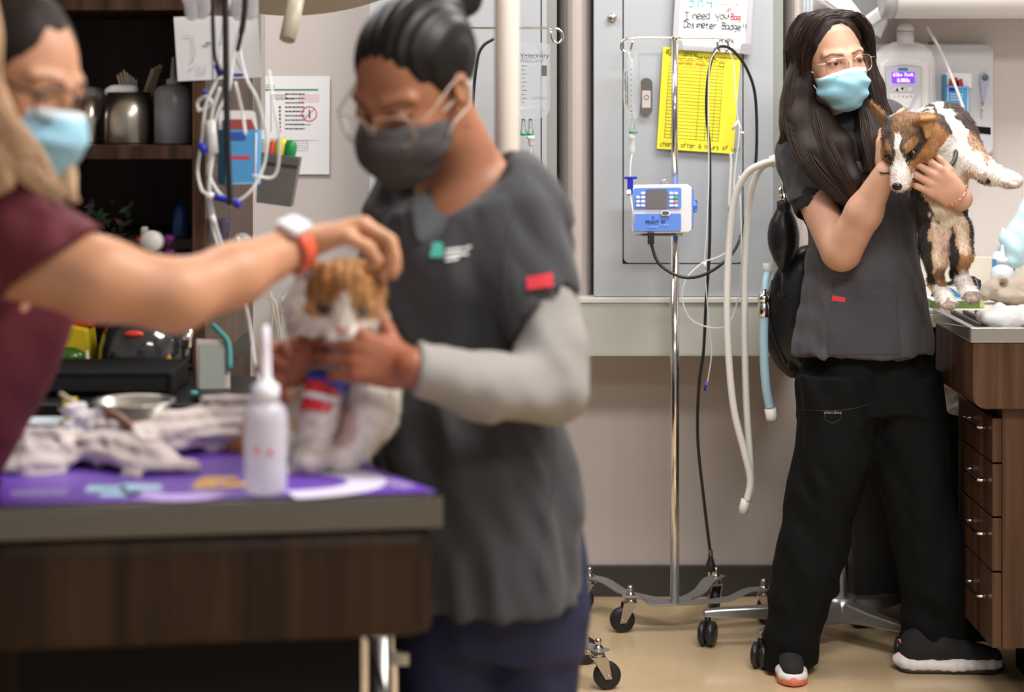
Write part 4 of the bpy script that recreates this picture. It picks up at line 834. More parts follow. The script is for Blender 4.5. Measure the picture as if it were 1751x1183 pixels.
# anaesthesia stand behind the standing woman: base, bags
bc = P(1440, 0, 4.98); bc = V((bc.x, 5.0, 0)); t = thing('anesthesia_stand', bc, 'star-based aluminium equipment stand with black casters behind the standing woman', 'stand')
m_alu = mat('cast_aluminium', (.36, .35, .34), .3, .85)
hub = V((bc.x, bc.y, .085)); MB().cyl((bc.x, bc.y, .06), (bc.x, bc.y, .12), .04).build('hub', m_alu, t); MB().cyl((bc.x, bc.y, .12), (bc.x, bc.y, 1.25), .018).build('column', m_chrome, t)
for (x, y) in ((1210, 1104), (1301, 1142), (1310, 1062), (1560, 1072), (1545, 1132)):
    e = g(x, y); d = e-V((bc.x, bc.y, 0)); L = d.length; d.normalize(); n = V((-d.y, d.x, 0)); b = MB(); vs = []
    for s_, w_, z0, z1 in ((.0, .030, .055, .115), (L*.5, .022, .068, .100), (L*.92, .016, .074, .096), (L+.012, .012, .076, .092)):
        for a_, z_ in ((-1, z0), (1, z0), (.8, z1), (-.8, z1)): vs.append(V((bc.x, bc.y, 0))+d*s_+n*a_*w_+V((0, 0, z_)))
    fs = [(3, 2, 1, 0), (12, 13, 14, 15)]+[(i*4+k, i*4+(k+1) % 4, i*4+4+(k+1) % 4, i*4+4+k) for i in range(3) for k in range(4)]
    b.add(vs, fs); b.build('base_arm', m_alu, t, bevel=.004)
    for s in (-1, 1):
        if s < 0: cs = t
        wv = V((e.x, e.y, .0322)); ax = V((.93, -.37, 0)).normalized(); mb = MB(); mb.lathe([(.0001, s*.022), (.024, s*.021), (.031, s*.017), (.032, s*.005), (.02, s*.003)], wv, ax, 26)
        if s < 0: cw = mb.build('caster', m_bplast, t)
        else: mb.build('wheel', m_bplast, cw)
    MB().cyl((e.x, e.y, .05), (e.x, e.y, .078), .008).build('caster_stem', m_bplast, cw)
t = thing('breathing_bag', P(1340, 460, 4.85), 'small oval black rubber breathing bag with a chrome neck at the woman\'s elbow', 'bag')
F = Field(); F.ell(P(1340, 404, 4.87), (.041, .034, .068), None, .02); F.rc(P(1341, 366, 4.87), P(1341, 350, 4.87), .018, .017, .015); F.rc(P(1338, 445, 4.87), P(1338, 470, 4.87), .016, .005, .02)
F.disp = lambda x, y, z: .0015*np.sin((x-1.0)*300)*0+.002*vnoise(x*20, y*20, z*14)
m_rub = mat('black_latex', (.012, .012, .013), .3, bump=(60, .1)); grow('rubber_bag', F, .003, m_rub, t); MB().lathe([(.0165, -.03), (.019, -.028), (.019, 0), (.0165, .002)], P(1341, 345, 4.87)).build('collar', m_bplast, t)
b = MB(); b.lathe([(.012, 0), (.012, .008), (.007, .01), (.007, .02)], P(1341, 344, 4.87)); b.tube([P(1337, 338, 4.86), P(1334, 320, 4.86)], .006, 10); b.build('chrome_neck', m_chrome, t); MB().tube(spline([P(1338, 465, 4.86), P(1338, 490, 4.85), P(1341, 508, 4.85)], 4), .004, 8).build('tail', m_rub, t)
MB().tube([P(1340, 508, 4.85)+V((.006*math.cos(a), 0, .006*math.sin(a))) for a in np.linspace(0, 2*PI, 13)], .002, 6, False).build('tail_ring', m_rub, t)
F = Field(); F.ell(P(1375, 530, 4.93), (.10, .045, .17), Matrix.Rotation(math.radians(10), 4, 'Y'), .02); F.rc(P(1370, 620, 4.93), P(1356, 635, 4.93), .03, .012, .02); F.disp = lambda x, y, z: .003*vnoise(x*22, y*22, z*12)
t = thing('reservoir_bag', P(1370, 632, 4.93), 'large black reservoir bag hanging behind the woman\'s hip', 'bag'); grow('rubber_bag', F, .004, m_rub, t)
MB().tube(spline([P(1321, 480, 4.93), P(1314, 520, 4.91), P(1322, 575, 4.9), P(1345, 622, 4.9)], 6), .004, 8).build('seam', m_rub, t); MB().box(P(1349, 600, 4.9), P(1363, 634, 4.92)).build('clip', m_bplast, t, bevel=.003)
# ------------------------------------------------------------------ front: steel-rimmed exam table
ZT = .876
def tp(x, y): return P(x, y, (H_CAM-ZT)*F_PX/(y-Y_HOR))
A = tp(0, 870); B = tp(757, 848); C = tp(640, 800); dirx = (B-A).normalized(); pr = V((-dirx.y, dirx.x, 0))
L0 = A-dirx*.02; D_ = C+pr*.30+dirx*(-.02); E_ = L0+pr*.66
t = thing('exam_table', ((L0+B)/2+pr*.3)*1.0, 'steel-rimmed dark wood exam table in the foreground with the purple mat', 'table'); t.location.z = 0
D_ = C.lerp(C+pr*.34, 1); rimq = [L0, B, C, D_, E_]
def low(q, z): return [V((p.x, p.y, z)) for p in q]
MB().quadbox(low(rimq, ZT-.012), (0, 0, .008)).build('tabletop', m_steel, t)
b = MB(); n = len(rimq); cen = sum(rimq, V())/n
for i in range(n):
    a_, c_ = rimq[i], rimq[(i+1) % n]; dd = (c_-a_).normalized(); ni = V((-dd.y, dd.x, 0))
    b.quadbox(low([a_, c_, c_+ni*.012-dd*.004, a_+ni*.012+dd*.004], ZT-.042), (0, 0, .042))
b.build('steel_rim', mat('warm_steel', (.21, .185, .155), .42, .9, bump=(80, .04, (14, 1, 1))), t)
ins = [p+(cen-p).normalized()*.008 for p in rimq]
zlo = ZT-.195; b = MB(); b.quadbox(low(ins, zlo), (0, 0, ZT-.043-zlo)); b.build('apron', mat('walnut_laminate', (.032, .016, .008), .5, wood=(26, 26, .9)), t, bevel=.022)
b = MB(); q = [L0+pr*.10+dirx*.03, L0+dirx*.50+pr*.10, L0+dirx*.50+pr*.56, L0+dirx*.03+pr*.56]; b.quadbox(low(q, .003), (0, 0, zlo-.003)); b.build('pedestal', m_vblack, t)
MB().box(P(643, 1118, 2.9), P(700, 1133, 2.915)).build('leg_brace', m_steel, t); MB().cyl(P(650, 1085, 2.9), (P(650, 0, 2.9).x, 2.9, .01), .018).build('leg', m_steel, t)
b = MB(); b.tube(spline([P(628, 1080, 2.8), P(640, 1120, 2.8), P(660, 1200, 2.8), P(664, 1260, 2.8)], 5), .004, 8); tag(b.build('floor_cable', m_bcable), 'black cable hanging below the right end of the foreground table', 'cable')
# purple printed mat
def mt(x, y, dz=0):
    p = tp(x, y); return V((p.x, p.y, ZT+dz))
t = thing('table_mat', mt(400, 830), 'purple printed mat with white sweeps lying along the exam table', 'mat')
MB().quadbox([mt(0, 865, .0002), mt(745, 842, .0002), mt(640, 803, .0002), mt(600, 770, .0002), mt(0, 770, .0002)], (0, 0, .002)).build('mat_sheet', mat('purple_print', (.145, .055, .44), .4), t)
def arc(cx, cy, rx, ry, a0, a1, w_, dz, mm, nm):
    b = MB(); o1 = [mt(cx+rx*math.cos(a), cy+ry*math.sin(a), dz) for a in np.linspace(a0, a1, 24)]; o2 = [mt(cx+(rx+w_)*math.cos(a), cy+(ry+w_*.2)*math.sin(a), dz) for a in np.linspace(a0, a1, 24)]
    for i in range(23): b.quadbox([o1[i], o1[i+1], o2[i+1], o2[i]], (0, 0, .0003))
    b.build(nm, mm, t)
m_mw = mat('mat_white_print', (.72, .68, .86), .45)
arc(455, 826, 140, 17, -PI*.48, PI*.42, 66, .0023, m_mw, 'white_sweep'); arc(300, 838, 40, 10, PI*.1, PI*.9, 60, .0023, mat('mat_lilac_print', (.42, .30, .68), .45), 'lilac_sweep')
for x, y, w_ in ((370, 822, 40), (405, 830, 34), (350, 832, 26)): MB().quadbox([mt(x-w_, y+6, .0023), mt(x+w_, y+6, .0023), mt(x+w_*.8, y-4, .0023), mt(x-w_*.5, y-5, .0023)], (0, 0, .0003)).build('gold_print', mat('mat_gold', (.55, .30, .10), .5), t)
for x, y in ((180, 838), (240, 835), (205, 846)): MB().quadbox([mt(x-35, y+6, .0023), mt(x+38, y+5, .0023), mt(x+34, y-4, .0023), mt(x-30, y-5, .0023)], (0, 0, .0003)).build('blue_print', mat('mat_sky', (.38, .62, .80), .5), t)
bars('print_lines', mt(68, 846, .0028), dirx, pr, .075, .035, 2, m_mw, t, 11); bars('print_lines', mt(655, 825, .0028), V((.7, -.75, 0)), V((.75, .7, 0)), .12, .03, 2, m_mw, t, 12); bars('print_lines', mt(390, 848, .0028), dirx, pr, .20, .012, 1, m_mw, t, 13)
# folded and crumpled towels on the exam table
m_tw = mat('worn_white_towel', (.66, .58, .56), .9, bump=(500, .5), sheen=.2, var=(9, .16))
def pile(name, label, pts, rs, seed, amp=.012, sqf=1.0, m=m_tw):
    F = Field(); F.chain(pts, rs, .03, ((0, 0, 1), sqf)); ph = seed*3.1
    F.disp = lambda x, y, z: amp*vnoise(x*18+ph+2*vnoise(x*7, y*7, z*7), y*18, z*34)+.009*np.abs(vnoise(x*45+z*40, y*30+ph, z*70))+.003*np.sin(z*260+y*60+6*vnoise(x*12+ph, y*12, z*9))
    F.cut((0, 0, ZT+.0035), (0, 0, -1)); return tag(grow(name, F, .0045, m, None), label, 'towel')
def q3(x, y, D): return P(x, y, D)
pile('stacked_towels', 'layered used towels spread across the left of the exam table', [q3(-30, 812, 2.78), q3(60, 795, 2.80), q3(120, 800, 2.84), q3(200, 792, 2.82), q3(250, 803, 2.78), q3(310, 808, 2.76)], [.050, .052, .048, .050, .042, .022], 1, .011, 1.0)
pile('stacked_towels', 'upper crumpled white towel running from the bowl towards the cat', [q3(80, 790, 2.86), q3(200, 785, 2.87), q3(300, 757, 2.93), q3(390, 735, 2.97), q3(440, 755, 2.95)], [.030, .036, .044, .048, .036], 2, .011)
o = pile('gauze_pile', 'small heap of white gauze in front of the steel bowl', [q3(125, 722, 3.0), q3(165, 722, 3.0)], [.03, .026], 3, .012, 1, mat('white_gauze', (.78, .76, .80), .8)); o['category'] = 'gauze'
t = thing('tray', q3(60, 735, 3.05), 'white and pale blue tray of supplies beside the maroon-shirted woman', 'tray'); MB().box(q3(10, 728, 3.1), q3(112, 712, 3.16)).build('box', mat('pale_carton', (.62, .72, .82), .4), t, bevel=.004)
t = thing('supply_packet', q3(120, 706, 3.1), 'small yellow packet among the supplies behind the tray', 'packet'); MB().box((q3(108, 0, 3.12).x, 3.12, ZT+.0005), (q3(128, 0, 3.12).x, 3.14, ZT+.05)).build('packet', mat('packet_yellow', (.7, .55, .03), .5), t)
# bowl
bc_ = q3(218, 738, 2.98); t = thing('steel_bowl', (bc_.x, 3.03, ZT+.003), 'stainless steel bowl standing behind the towels on the exam table', 'bowl')
MB().lathe([(.0001, .002), (.04, .0), (.050, .004), (.058, .046), (.064, .048), (.064, .050), (.056, .049), (.048, .008), (.0001, .006)], (bc_.x, 3.03, P(0, 737, 3.03).z-.001), n=36).build('basin', m_steel, t); t.location.z
b = MB(); b.tube([q3(103, 673, 3.05), q3(160, 708, 3.03)], .0038, 8); tag(b.build('wooden_stick', mat('pale_stick', (.62, .50, .40), .6)), 'pale wooden stick leaning on the rim of the steel bowl', 'stick')
b = MB(); b.tube(spline([mt(180, 790, .075), mt(205, 796, .07), mt(225, 802, .06)], 4), [.003]+[.007]*7+[.003], 8); fo = b.build('forceps', mat('brown_handle', (.22, .09, .05), .4)); tag(fo, 'brown-handled instrument resting on the towels', 'instrument'); MB().tube(spline([mt(225, 802, .06), mt(250, 812, .05), mt(280, 812, .05)], 4), .002, 6).build('blade', m_steel, fo)
# tall squeeze bottle in front of the cat
sb = mt(454, 845, .0028); t = thing('squeeze_bottle', sb, 'tall frosted squeeze bottle with long nozzle on the mat in front of the cat', 'bottle')
m_fb = mat('hazy_bottle', (.84, .82, .92), .25, trans=.25, alpha=.62)
MB().lathe([(.026, 0), (.029, .004), (.0295, .03), (.030, .098), (.029, .108), (.024, .118), (.016, .124), (.016, .128)], sb).build('body', m_fb, t, bevel=0); MB().lathe([(.019, .124), (.019, .145), (.012, .149), (.008, .156), (.0065, .20), (.0048, .226), (.0001, .227)], sb).build('nozzle', mat('hazy_cap', (.85, .83, .93), .3, alpha=.92), t)
for dx in (-10, 12): MB().ell(P(450+dx, 773 if dx > 0 else 770, sb.y-.0285), (.0035, .0012, .004)).build('red_mark', m_red, t)
# ------------------------------------------------------------------ left: back counter, shelving and what stands on them
t = thing('back_counter', (-1.2, 3.6, 0), 'black-topped counter running behind the exam table under the shelves', 'counter')
MB().box((-2.3, 3.38, ZT-.04), (-.46, 3.72, ZT)).build('worktop', mat('black_worktop', (.010, .010, .010), .4, spec=.25), t, bevel=.004); MB().box((-2.3, 3.7205, ZT-.04), (-.604, 4.5, ZT)).build('rear_worktop', mat('black_worktop', (0, 0, 0)), t); MB().box((-2.3, 3.42, .004), (-.49, 3.72, ZT-.041)).build('base', m_wood_d, t); MB().box((-2.3, 3.7205, .004), (-.61, 4.5, ZT-.041)).build('rear_base', m_wood_d, t)
t = thing('shelf_unit', (-1.2, 4.1, ZT), 'dark wood open shelf unit standing on the back counter', 'shelf unit')
Yf = 3.8; xr = -.604; xw = P(338, 0, Yf).x
MB().box((xr-.018, Yf, ZT+.001), (xr, 4.5, 2.5)).build('side_panel', m_wood, t); MB().box((xr-.025, Yf+.0, ZT+.001), (xr-.0185, Yf+.02, 2.5)).build('edge_strip', m_wood, t)
MB().box((-2.2, 4.28, ZT+.001), (xr-.019, 4.3, 2.5)).build('back_panel', m_wood_d, t); MB().box((-2.22, Yf, ZT+.001), (-2.2, 4.3, 2.5)).build('side_panel', m_wood_d, t)
zs1 = P(0, 249, Yf).z; zs2 = P(0, 17, Yf).z; zs3 = P(0, 412, Yf).z
for z_, th in ((zs1, .026), (zs2+.04, .04)): MB().box((-2.199, Yf+.002, z_-th), (xr-.026, 4.279, z_)).build('shelf', m_wood, t)
MB().box((-2.199, Yf+.05, zs3-.02), (xr-.026, 4.279, zs3)).build('shelf', m_wood_d, t)
def onshelf(x, y0, D, z): return V((P(x, 0, D).x, D, z))
m_sc = mat('satin_steel', (.60, .55, .48), .3, 1)
for i, (x0, x1, top, lab) in enumerate(((138, 168, 165, 'narrow steel canister on the shelf, leftmost and darkest'), (178, 262, 158, 'wide steel canister on the shelf holding brushes'))):
    D = 3.93; zc = zs1; c = onshelf((x0+x1)/2, 0, D, zc+.0005); r = (P(x1, 0, D).x-P(x0, 0, D).x)/2*1.0; h = P(0, top, D).z-zc
    t = thing('steel_canister', c, lab, 'canister'); MB().lathe([(.0001, 0), (r*.97, 0), (r, .004), (r*.99, h*.5), (r*.88, h), (r*.84, h), (r*.95, h*.5), (r*.9, .01), (.0001, .008)], c, n=32).build('can', m_sc, t)
F = Field()
for k in range(6): F.ell(P(190+k*7, 157-3*(k % 2), 3.93), (.014, .02, .011), None, .006)
tag(grow('cotton_balls', F, .004, mat('cotton', (.82, .80, .84), .9), None), 'white cotton balls heaped in the wide steel canister', 'cotton')
rs = random.Random(3)
for k in range(7):
    x = 212+k*3.2; tip = P(201+k*5.2, 120+abs(k-2)*4, 3.95+.01*rs.random()); b = MB(); b.tube([P(x+4, 185, 3.95+.008*(k % 3)), tip], .0026, 6); br = b.build('brush', mat('pale_bristle', (.40, .34, .24), .7)); tag(br, 'pale thin applicator stick in the wide steel canister, %s from the left' % ('first', 'second', 'third', 'fourth', 'fifth', 'sixth', 'seventh')[k], 'stick', 'applicator sticks in the wide canister')
for k in range(3):
    b = MB(); b.quadbox([P(240+k*6, 170, 3.97+.008*k), P(246+k*6, 170, 3.97+.008*k), P(266+k*6, 118-k*3, 3.97+.008*k), P(259+k*6, 116-k*3, 3.97+.008*k)], (0, .003, 0)); tag(b.build('tongue_blade', mat('pale_wood', (.42, .33, .20), .6)), '%s of the flat wooden blades leaning beside the hazy shelf bottle' % ('leftmost', 'middle', 'rightmost')[k], 'stick', 'flat wooden blades by the canister')
c = onshelf(296, 0, 3.9, zs1+.0005); t = thing('clear_jar', c, 'hazy clear plastic bottle with pointed spout on the shelf', 'bottle')
MB().lathe([(.034, 0), (.038, .004), (.038, .105), (.032, .115), (.014, .121)], c, n=32).build('body', mat('grey_haze_plastic', (.36, .36, .40), .25, alpha=.86), t, bevel=0); MB().lathe([(.014, .12), (.014, .13), (.006, .134), (.0025, .175), (.0001, .176)], c).build('spout', mat('hazy_spout', (.6, .6, .66), .3, alpha=.8), t)
# lower compartment
t = thing('fern_tray', onshelf(180, 0, 3.95, zs3+.001), 'clear tub of leafy green packets on the dark lower shelf', 'tub')
MB().box(P(140, 402, 3.92), P(228, 396, 4.0)).build('tub_base', mat('tub_clear', (.06, .07, .06), .2), t)
for k in range(26):
    p = P(rs.uniform(145, 225), rs.uniform(345, 397), rs.uniform(3.93, 4.0)); d1 = V((rs.uniform(-1, 1), rs.uniform(-.5, .5), rs.uniform(-1, 1))).normalized()*.014; d2 = d1.cross(V((0, 1, 0))).normalized()*.006; MB().quadbox([p-d1, p+d2, p+d1, p-d2], (0, .001, 0)).build('leaf', mat('leaf_%d' % (k % 3), ((.03, .09, .03), (.05, .06, .03), (.07, .05, .04))[k % 3], .5), t)
def simple(name, label, cat, x, y0, y1, r, D, m, prof=None, capm=None):
    bot, top = P(x, y1, D), P(x, y0, D); h = top.z-bot.z; t = thing(name, bot, label, cat)
    MB().lathe(prof or [(r*.92, 0), (r, h*.03), (r, h*.72), (r*.5, h*.84), (r*.45, h*.86)], bot, n=24).build('body', m, t)
    if capm: MB().lathe([(r*.52, h*.86), (r*.52, h*.99), (r*.4, h)], bot, n=20).build('cap', capm, t)
    return t
t = simple('blue_bottle', 'dark blue oval bottle in the shadow of the lower shelf', 'bottle', 309, 345, 445, .019, 3.95, mat('deep_blue', (.015, .06, .20), .35), [(.017, 0), (.0185, .02), (.0185, .07), (.014, .105), (.006, .115), (.0001, .116)])
MB().lathe([(.012, .010), (.0125, .0), (.012, -.004)], P(309, 438, 3.95)).build('base_ring', m_bplast, t)
b = MB(); b.lathe([(.0001, .028), (.019, .026), (.0215, .02), (.0215, -.01)], P(262, 413, 3.8), (-.05, -1, .1), 28); o = b.build('round_lid', mat('lid_white', (.74, .72, .72), .4)); tag(o, 'round white bottle lid facing forward on the back counter', 'lid')
for x, y, r, c_, nm, lab in ((243, 415, .012, (.55, .05, .02), 'red_vial', 'red vial top left of the round white lid'), (268, 435, .011, (.02, .20, .10), 'green_vial', 'green vial top below the round white lid'), (290, 412, .012, (.22, .03, .22), 'purple_vial', 'upper purple vial beside the round white lid'), (292, 434, .013, (.24, .03, .24), 'purple_vial', 'lower purple vial beside the round white lid'), (247, 398, .008, (.6, .58, .56), 'white_nozzle', 'small white nozzle above the round white lid')):
    b = MB(); b.lathe([(r, -.02), (r, .006), (r*.8, .012), (.0001, .013)], P(x, y, 3.86), (.1, -.3, 1), 18); tag(b.build(nm, mat('cap_'+nm, c_, .4)), lab, 'vial')
# device, yellow box, screens on the back counter
def dome():
    t = thing('black_centrifuge', P(247, 640, 3.75), 'glossy black domed bench centrifuge with a red button on the back counter', 'centrifuge'); c = P(247, 634, 3.8); zb = ZT; D = 3.82; cc = V((c.x, D, zb+.025)); hw = .092
    b = MB(); b.lathe([(hw*1.02, 0), (hw*1.02, .012), (hw, .03), (hw*.9, .062), (hw*.72, .085), (hw*.4, .102), (.0001, .106)], cc-V((0, 0, .01)), n=44); b.build('housing', mat('gloss_black', (.035, .037, .042), .1, coat=1), t)
    MB().lathe([(hw*1.0, -.0247), (hw*1.04, -.018), (hw*1.04, -.0105)], cc, n=40).build('base', m_bplast, t); MB().ell(P(229, 571, 3.738), (.019, .008, .007)).build('red_button', mat('button_red', (.85, .07, .05), .3), t)  # red is the button's own colour
    MB().quadbox([P(283, 618, 3.733), P(296, 618, 3.733), P(289.5, 604, 3.736)], (0, -.001, 0)).build('warning_triangle', mat('warning_yellow', (.75, .42, .02), .5), t)
    MB().tube([P(318, 594, 3.76), P(323, 562, 3.77)], .0105, 14).build('chrome_latch', m_chrome, t); MB().tube([P(316, 618, 3.74), P(318, 595, 3.76)], [.006, .010], 12).build('latch_foot', m_bplast, t)
dome()
b = MB(); b.tube(spline([P(148, 600, 3.7), P(152, 622, 3.68), P(175, 632, 3.66), P(235, 637, 3.64), P(285, 634, 3.66), P(312, 620, 3.69)], 7), .0036, 8); tag(b.build('grey_tubing', mat('grey_tube', (.45, .42, .40), .4)), 'grey tubing curving around the front of the black centrifuge', 'tube')
t = thing('sharps_box', P(132, 625, 3.88), 'yellow plastic sharps box with a red lid beside the black centrifuge', 'box'); x0, x1 = P(100, 0, 3.86).x, P(163, 0, 3.86).x; b = MB(); b.quadbox([(x0, 3.83, ZT), (x1, 3.83, ZT), (x1-.008, 3.83, P(0, 562, 3.83).z), (x0+.01, 3.83, P(0, 553, 3.83).z)], (0, .07, 0)); b.build('body', mat('sharps_yellow', (.72, .55, .02), .4), t, bevel=.006); MB().quadbox([P(112, 556, 3.84), P(158, 560, 3.84), P(150, 540, 3.84), P(118, 536, 3.84)], (0, .05, 0)).build('lid', mat('sharps_red', (.60, .06, .02), .4), t, bevel=.004)
t = thing('green_device', P(120, 632, 3.7), 'small glossy green and black device in front of the yellow box', 'device'); MB().ell(P(118, 611, 3.72), (.032, .025, .020)).build('shell', mat('gloss_green', (.035, .11, .012), .15), t); MB().box(P(92, 632, 3.69), P(148, 625, 3.74)).build('base', m_bplast, t, bevel=.003)
b = MB(); b.box((-1.10, 3.46, ZT+.001), (P(332, 0, 3.46).x-.04, 3.64, ZT+.045)); o = b.build('label_printer', mat('printer_black', (.006, .006, .006), .65, spec=.15), bevel=.006); tag(o, 'flat black printer on the back counter behind the steel bowl', 'printer'); MB().box((-1.08, 3.455, ZT+.012), (-.62, 3.4595, ZT+.034)).build('slot', m_bplast, o)
t = thing('card_reader', P(365, 678, 3.55), 'upright pale-framed tablet-like panel on the back counter', 'panel'); MB().quadbox([P(336, 672, 3.56), P(393, 674, 3.56), P(391, 582, 3.6), P(335, 580, 3.6)], (0, .008, 0)).build('frame', mat('pinkish_frame', (.45, .40, .38), .4), t, bevel=.002); MB().quadbox([P(341, 666, 3.558), P(385, 668, 3.558), P(384, 590, 3.595), P(341, 588, 3.595)], (0, -.002, 0)).build('glass_panel', mat('panel_grey', (.30, .33, .30), .25), t)
MB().tube([P(392, 676, 3.56), P(393, 712, 3.45)], .004, 8).build('stand_leg', m_offwhite, t)
b = MB(); b.tube(spline([P(364, 556, 3.62), P(380, 572, 3.6), P(391, 590, 3.59), P(393, 632, 3.57)], 5), .0055, 8); tag(b.build('teal_lanyard', mat('teal_cord', (.05, .25, .26), .5)), 'teal cord draped over the corner of the upright panel', 'cord')
t = thing('computer_mouse', P(362, 690, 3.45), 'black mouse-shaped object at the foot of the upright panel', 'mouse'); MB().ell(P(362, 680, 3.42), (.034, .03, .012)).build('shell', m_bplast, t); MB().ell(P(332, 673, 3.45), (.008, .008, .006)).build('teal_light', MATS['teal_cord'], t)
t = thing('steel_tray', P(400, 700, 3.3), 'shallow steel instrument tray behind the nozzle bottle', 'tray'); MB().box(P(345, 700, 3.34), P(478, 694, 3.34)+V((0, .14, 0))).build('tray_plate', m_steel, t, bevel=.002); MB().tube([P(345, 693, 3.34), P(478, 690, 3.34)], .004, 8).build('tray_rim', m_chrome, t)
t = thing('drinking_cup', P(362, 432, 3.75), 'tapered violet-clear plastic cup in front of the shelf side panel', 'cup'); MB().lathe([(.012, 0), (.0215, .06), (.0225, .062), (.0205, .06), (.011, .003)], (-.604+.0226, 3.86, P(0, 432, 3.8).z)).build('cup_wall', mat('violet_clear', (.14, .13, .22), .2, alpha=.75), t)
t = thing('glass_bulb', P(397, 430, 3.7), 'round clear glass bulb beside the violet cup', 'bulb'); MB().ell((-.604+.046+.018, 3.86, P(0, 417, 3.8).z), (.020, .020, .018)).build('bulb', mat('bulb_glass', (.7, .75, .75), .05, alpha=.4, spec=1), t); MB().ell((-.604+.046+.012, 3.841, P(0, 412, 3.8).z), (.005, .003, .006)).build('valve', m_white, t)
# oxygen and tubing cluster in front of the side panel
DD = 3.55
t = thing('hanging_tubing', P(370, 340, DD), 'tangle of clear tubing hanging down in front of the shelf side panel', 'tubing')
for pts in ([(392, 0), (380, 60), (372, 130), (352, 180), (345, 240), (338, 290), (345, 325), (356, 335), (362, 380), (372, 420)], [(420, 20), (400, 90), (392, 150), (370, 200), (360, 260), (362, 310), (395, 345), (430, 325), (452, 280), (455, 230), (440, 170), (420, 130), (405, 60)], [(340, 190), (338, 175), (352, 165), (362, 175), (352, 185), (342, 188)], [(376, 150), (362, 200), (364, 260), (358, 320), (368, 380), (380, 420)], [(432, 300), (470, 300), (478, 240), (468, 180), (460, 120)], [(420, 520), (428, 560), (436, 620), (448, 680)], [(402, 140), (414, 190), (420, 230)]):
    MB().tube(spline([P(x, y, DD+.012*math.sin(i*1.7)) for i, (x, y) in enumerate(pts)], 6), .0032, 8).build('tubing', m_tube, t)
for (x0, y0, x1, y1, r, mm) in ((370, 110, 378, 130, .006, m_blue), (352, 155, 349, 160, .005, m_blue), (342, 245, 352, 262, .007, m_blue), (367, 336, 405, 346, .0065, m_blue), (352, 336, 366, 334, .006, m_white), (360, 205, 366, 262, .0085, m_tube), (362, 368, 368, 385, .005, m_offwhite), (400, 345, 412, 352, .007, m_blue)):
    MB().tube([P(x0, y0, DD-.012), P(x1, y1, DD-.012)], r, 10).build('clamp' if mm is m_blue else 'connector', mm, t)
b = MB(); b.tube(spline([P(385, -30, 3.45), P(386, 80, 3.45), P(388, 200, 3.45), P(391, 300, 3.45), P(394, 350, 3.45)], 6), .0058, 10); tag(b.build('black_hose', m_bcable), 'thick straight black hose hanging from above in front of the paper sheets', 'hose')
b = MB(); b.tube(spline([P(362, -30, 3.5), P(365, 60, 3.5), P(368, 100, 3.5), P(380, 125, 3.5)], 6), .0035, 8); tag(b.build('black_wire', m_bcable), 'thin black wire left of the thick black hose', 'wire')
b = MB(); b.tube(spline([P(420, -30, 3.5), P(418, 20, 3.5), P(412, 60, 3.5), P(406, 88, 3.5)], 6), [.0055]*12+[.004]*7, 8); tag(b.build('black_wire', m_bcable), 'short black wire end right of the thick black hose', 'wire')
t = thing('paper_sheets', P(372, 135, 3.795), 'two white printed sheets pinned near the top of the shelf unit', 'paper'); t.location = P(372, 135, 3.795)
MB().quadbox([P(304, 139, 3.795), P(370, 136, 3.795), P(366, 27, 3.795), P(297, 29, 3.795)], (0, .001, 0)).build('sheet', m_paper, t); MB().quadbox([P(366, 136, 3.790), P(448, 132, 3.790), P(441, 30, 3.790), P(364, 27, 3.790)], (0, .001, 0)).build('sheet', m_paper, t)
gr = MB()
for x0, y0, x1, y1 in ((315, 60, 330, 62), (330, 62, 334, 90), (334, 90, 328, 108), (340, 112, 343, 128), (322, 122, 334, 112), (352, 110, 350, 128), (404, 100, 412, 120), (412, 98, 418, 120)): gr.tube([P(x0, y0, 3.789), P(x1, y1, 3.789)], .0007, 4)
gr.build('pencil_lines', mat('pencil', (.45, .44, .46), .6), t); 
for x in (356, 380): MB().box(P(x-5, 76, 3.788), P(x+5, 72, 3.789)).build('green_mark', mat('mark_green', (.12, .40, .28), .6), t)
MB().box(P(396, 130, 3.787), P(416, 126, 3.788)).build('blue_mark', m_blue, t)
t = thing('bag_bundle', P(370, 25, 3.55), 'shiny clear plastic bags hanging above the white sheets', 'bag')
for x in (325, 345, 405, 425): F = Field(); F.rc(P(x, -20, 3.58), P(x+3, 22, 3.58), .022, .014, .01, ((0, 1, 0), 2)); F.disp = lambda x, y, z: .004*vnoise(x*60, y*60, z*50); grow('pouch', F, .004, mat('shiny_pouch', (.55, .55, .58), .1, alpha=.6, spec=1), t)
t = thing('glove_carton', P(408, 318, 3.72), 'blue and white carton with a red stripe fixed to the shelf side panel', 'box')
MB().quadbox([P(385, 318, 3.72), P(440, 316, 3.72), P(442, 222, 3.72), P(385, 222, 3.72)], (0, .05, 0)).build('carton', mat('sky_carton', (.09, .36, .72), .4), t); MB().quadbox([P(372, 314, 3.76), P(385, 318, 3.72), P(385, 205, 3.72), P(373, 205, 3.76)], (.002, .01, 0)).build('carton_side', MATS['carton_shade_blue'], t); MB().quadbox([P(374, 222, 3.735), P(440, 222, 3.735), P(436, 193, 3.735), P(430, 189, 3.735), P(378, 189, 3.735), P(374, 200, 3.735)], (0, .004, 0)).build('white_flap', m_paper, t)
MB().quadbox([P(388, 222, 3.73), P(437, 222, 3.73), P(430, 204, 3.73), P(392, 204, 3.73)], (0, .003, 0)).build('red_gloves', mat('dull_red', (.40, .07, .06), .6), t); MB().box(P(392, 272, 3.7195), P(428, 266, 3.719)).build('red_stripe', m_red, t); b = MB(); b.tube([P(388, 315, 3.719), P(437, 313, 3.719), P(438, 226, 3.719)], .0018, 4); b.build('white_border', m_paper, t)
MB().box(P(392, 240, 3.7195), P(420, 226, 3.719)).build('logo_patch', mat('logo_patch_blue', (.04, .10, .45), .5), t)
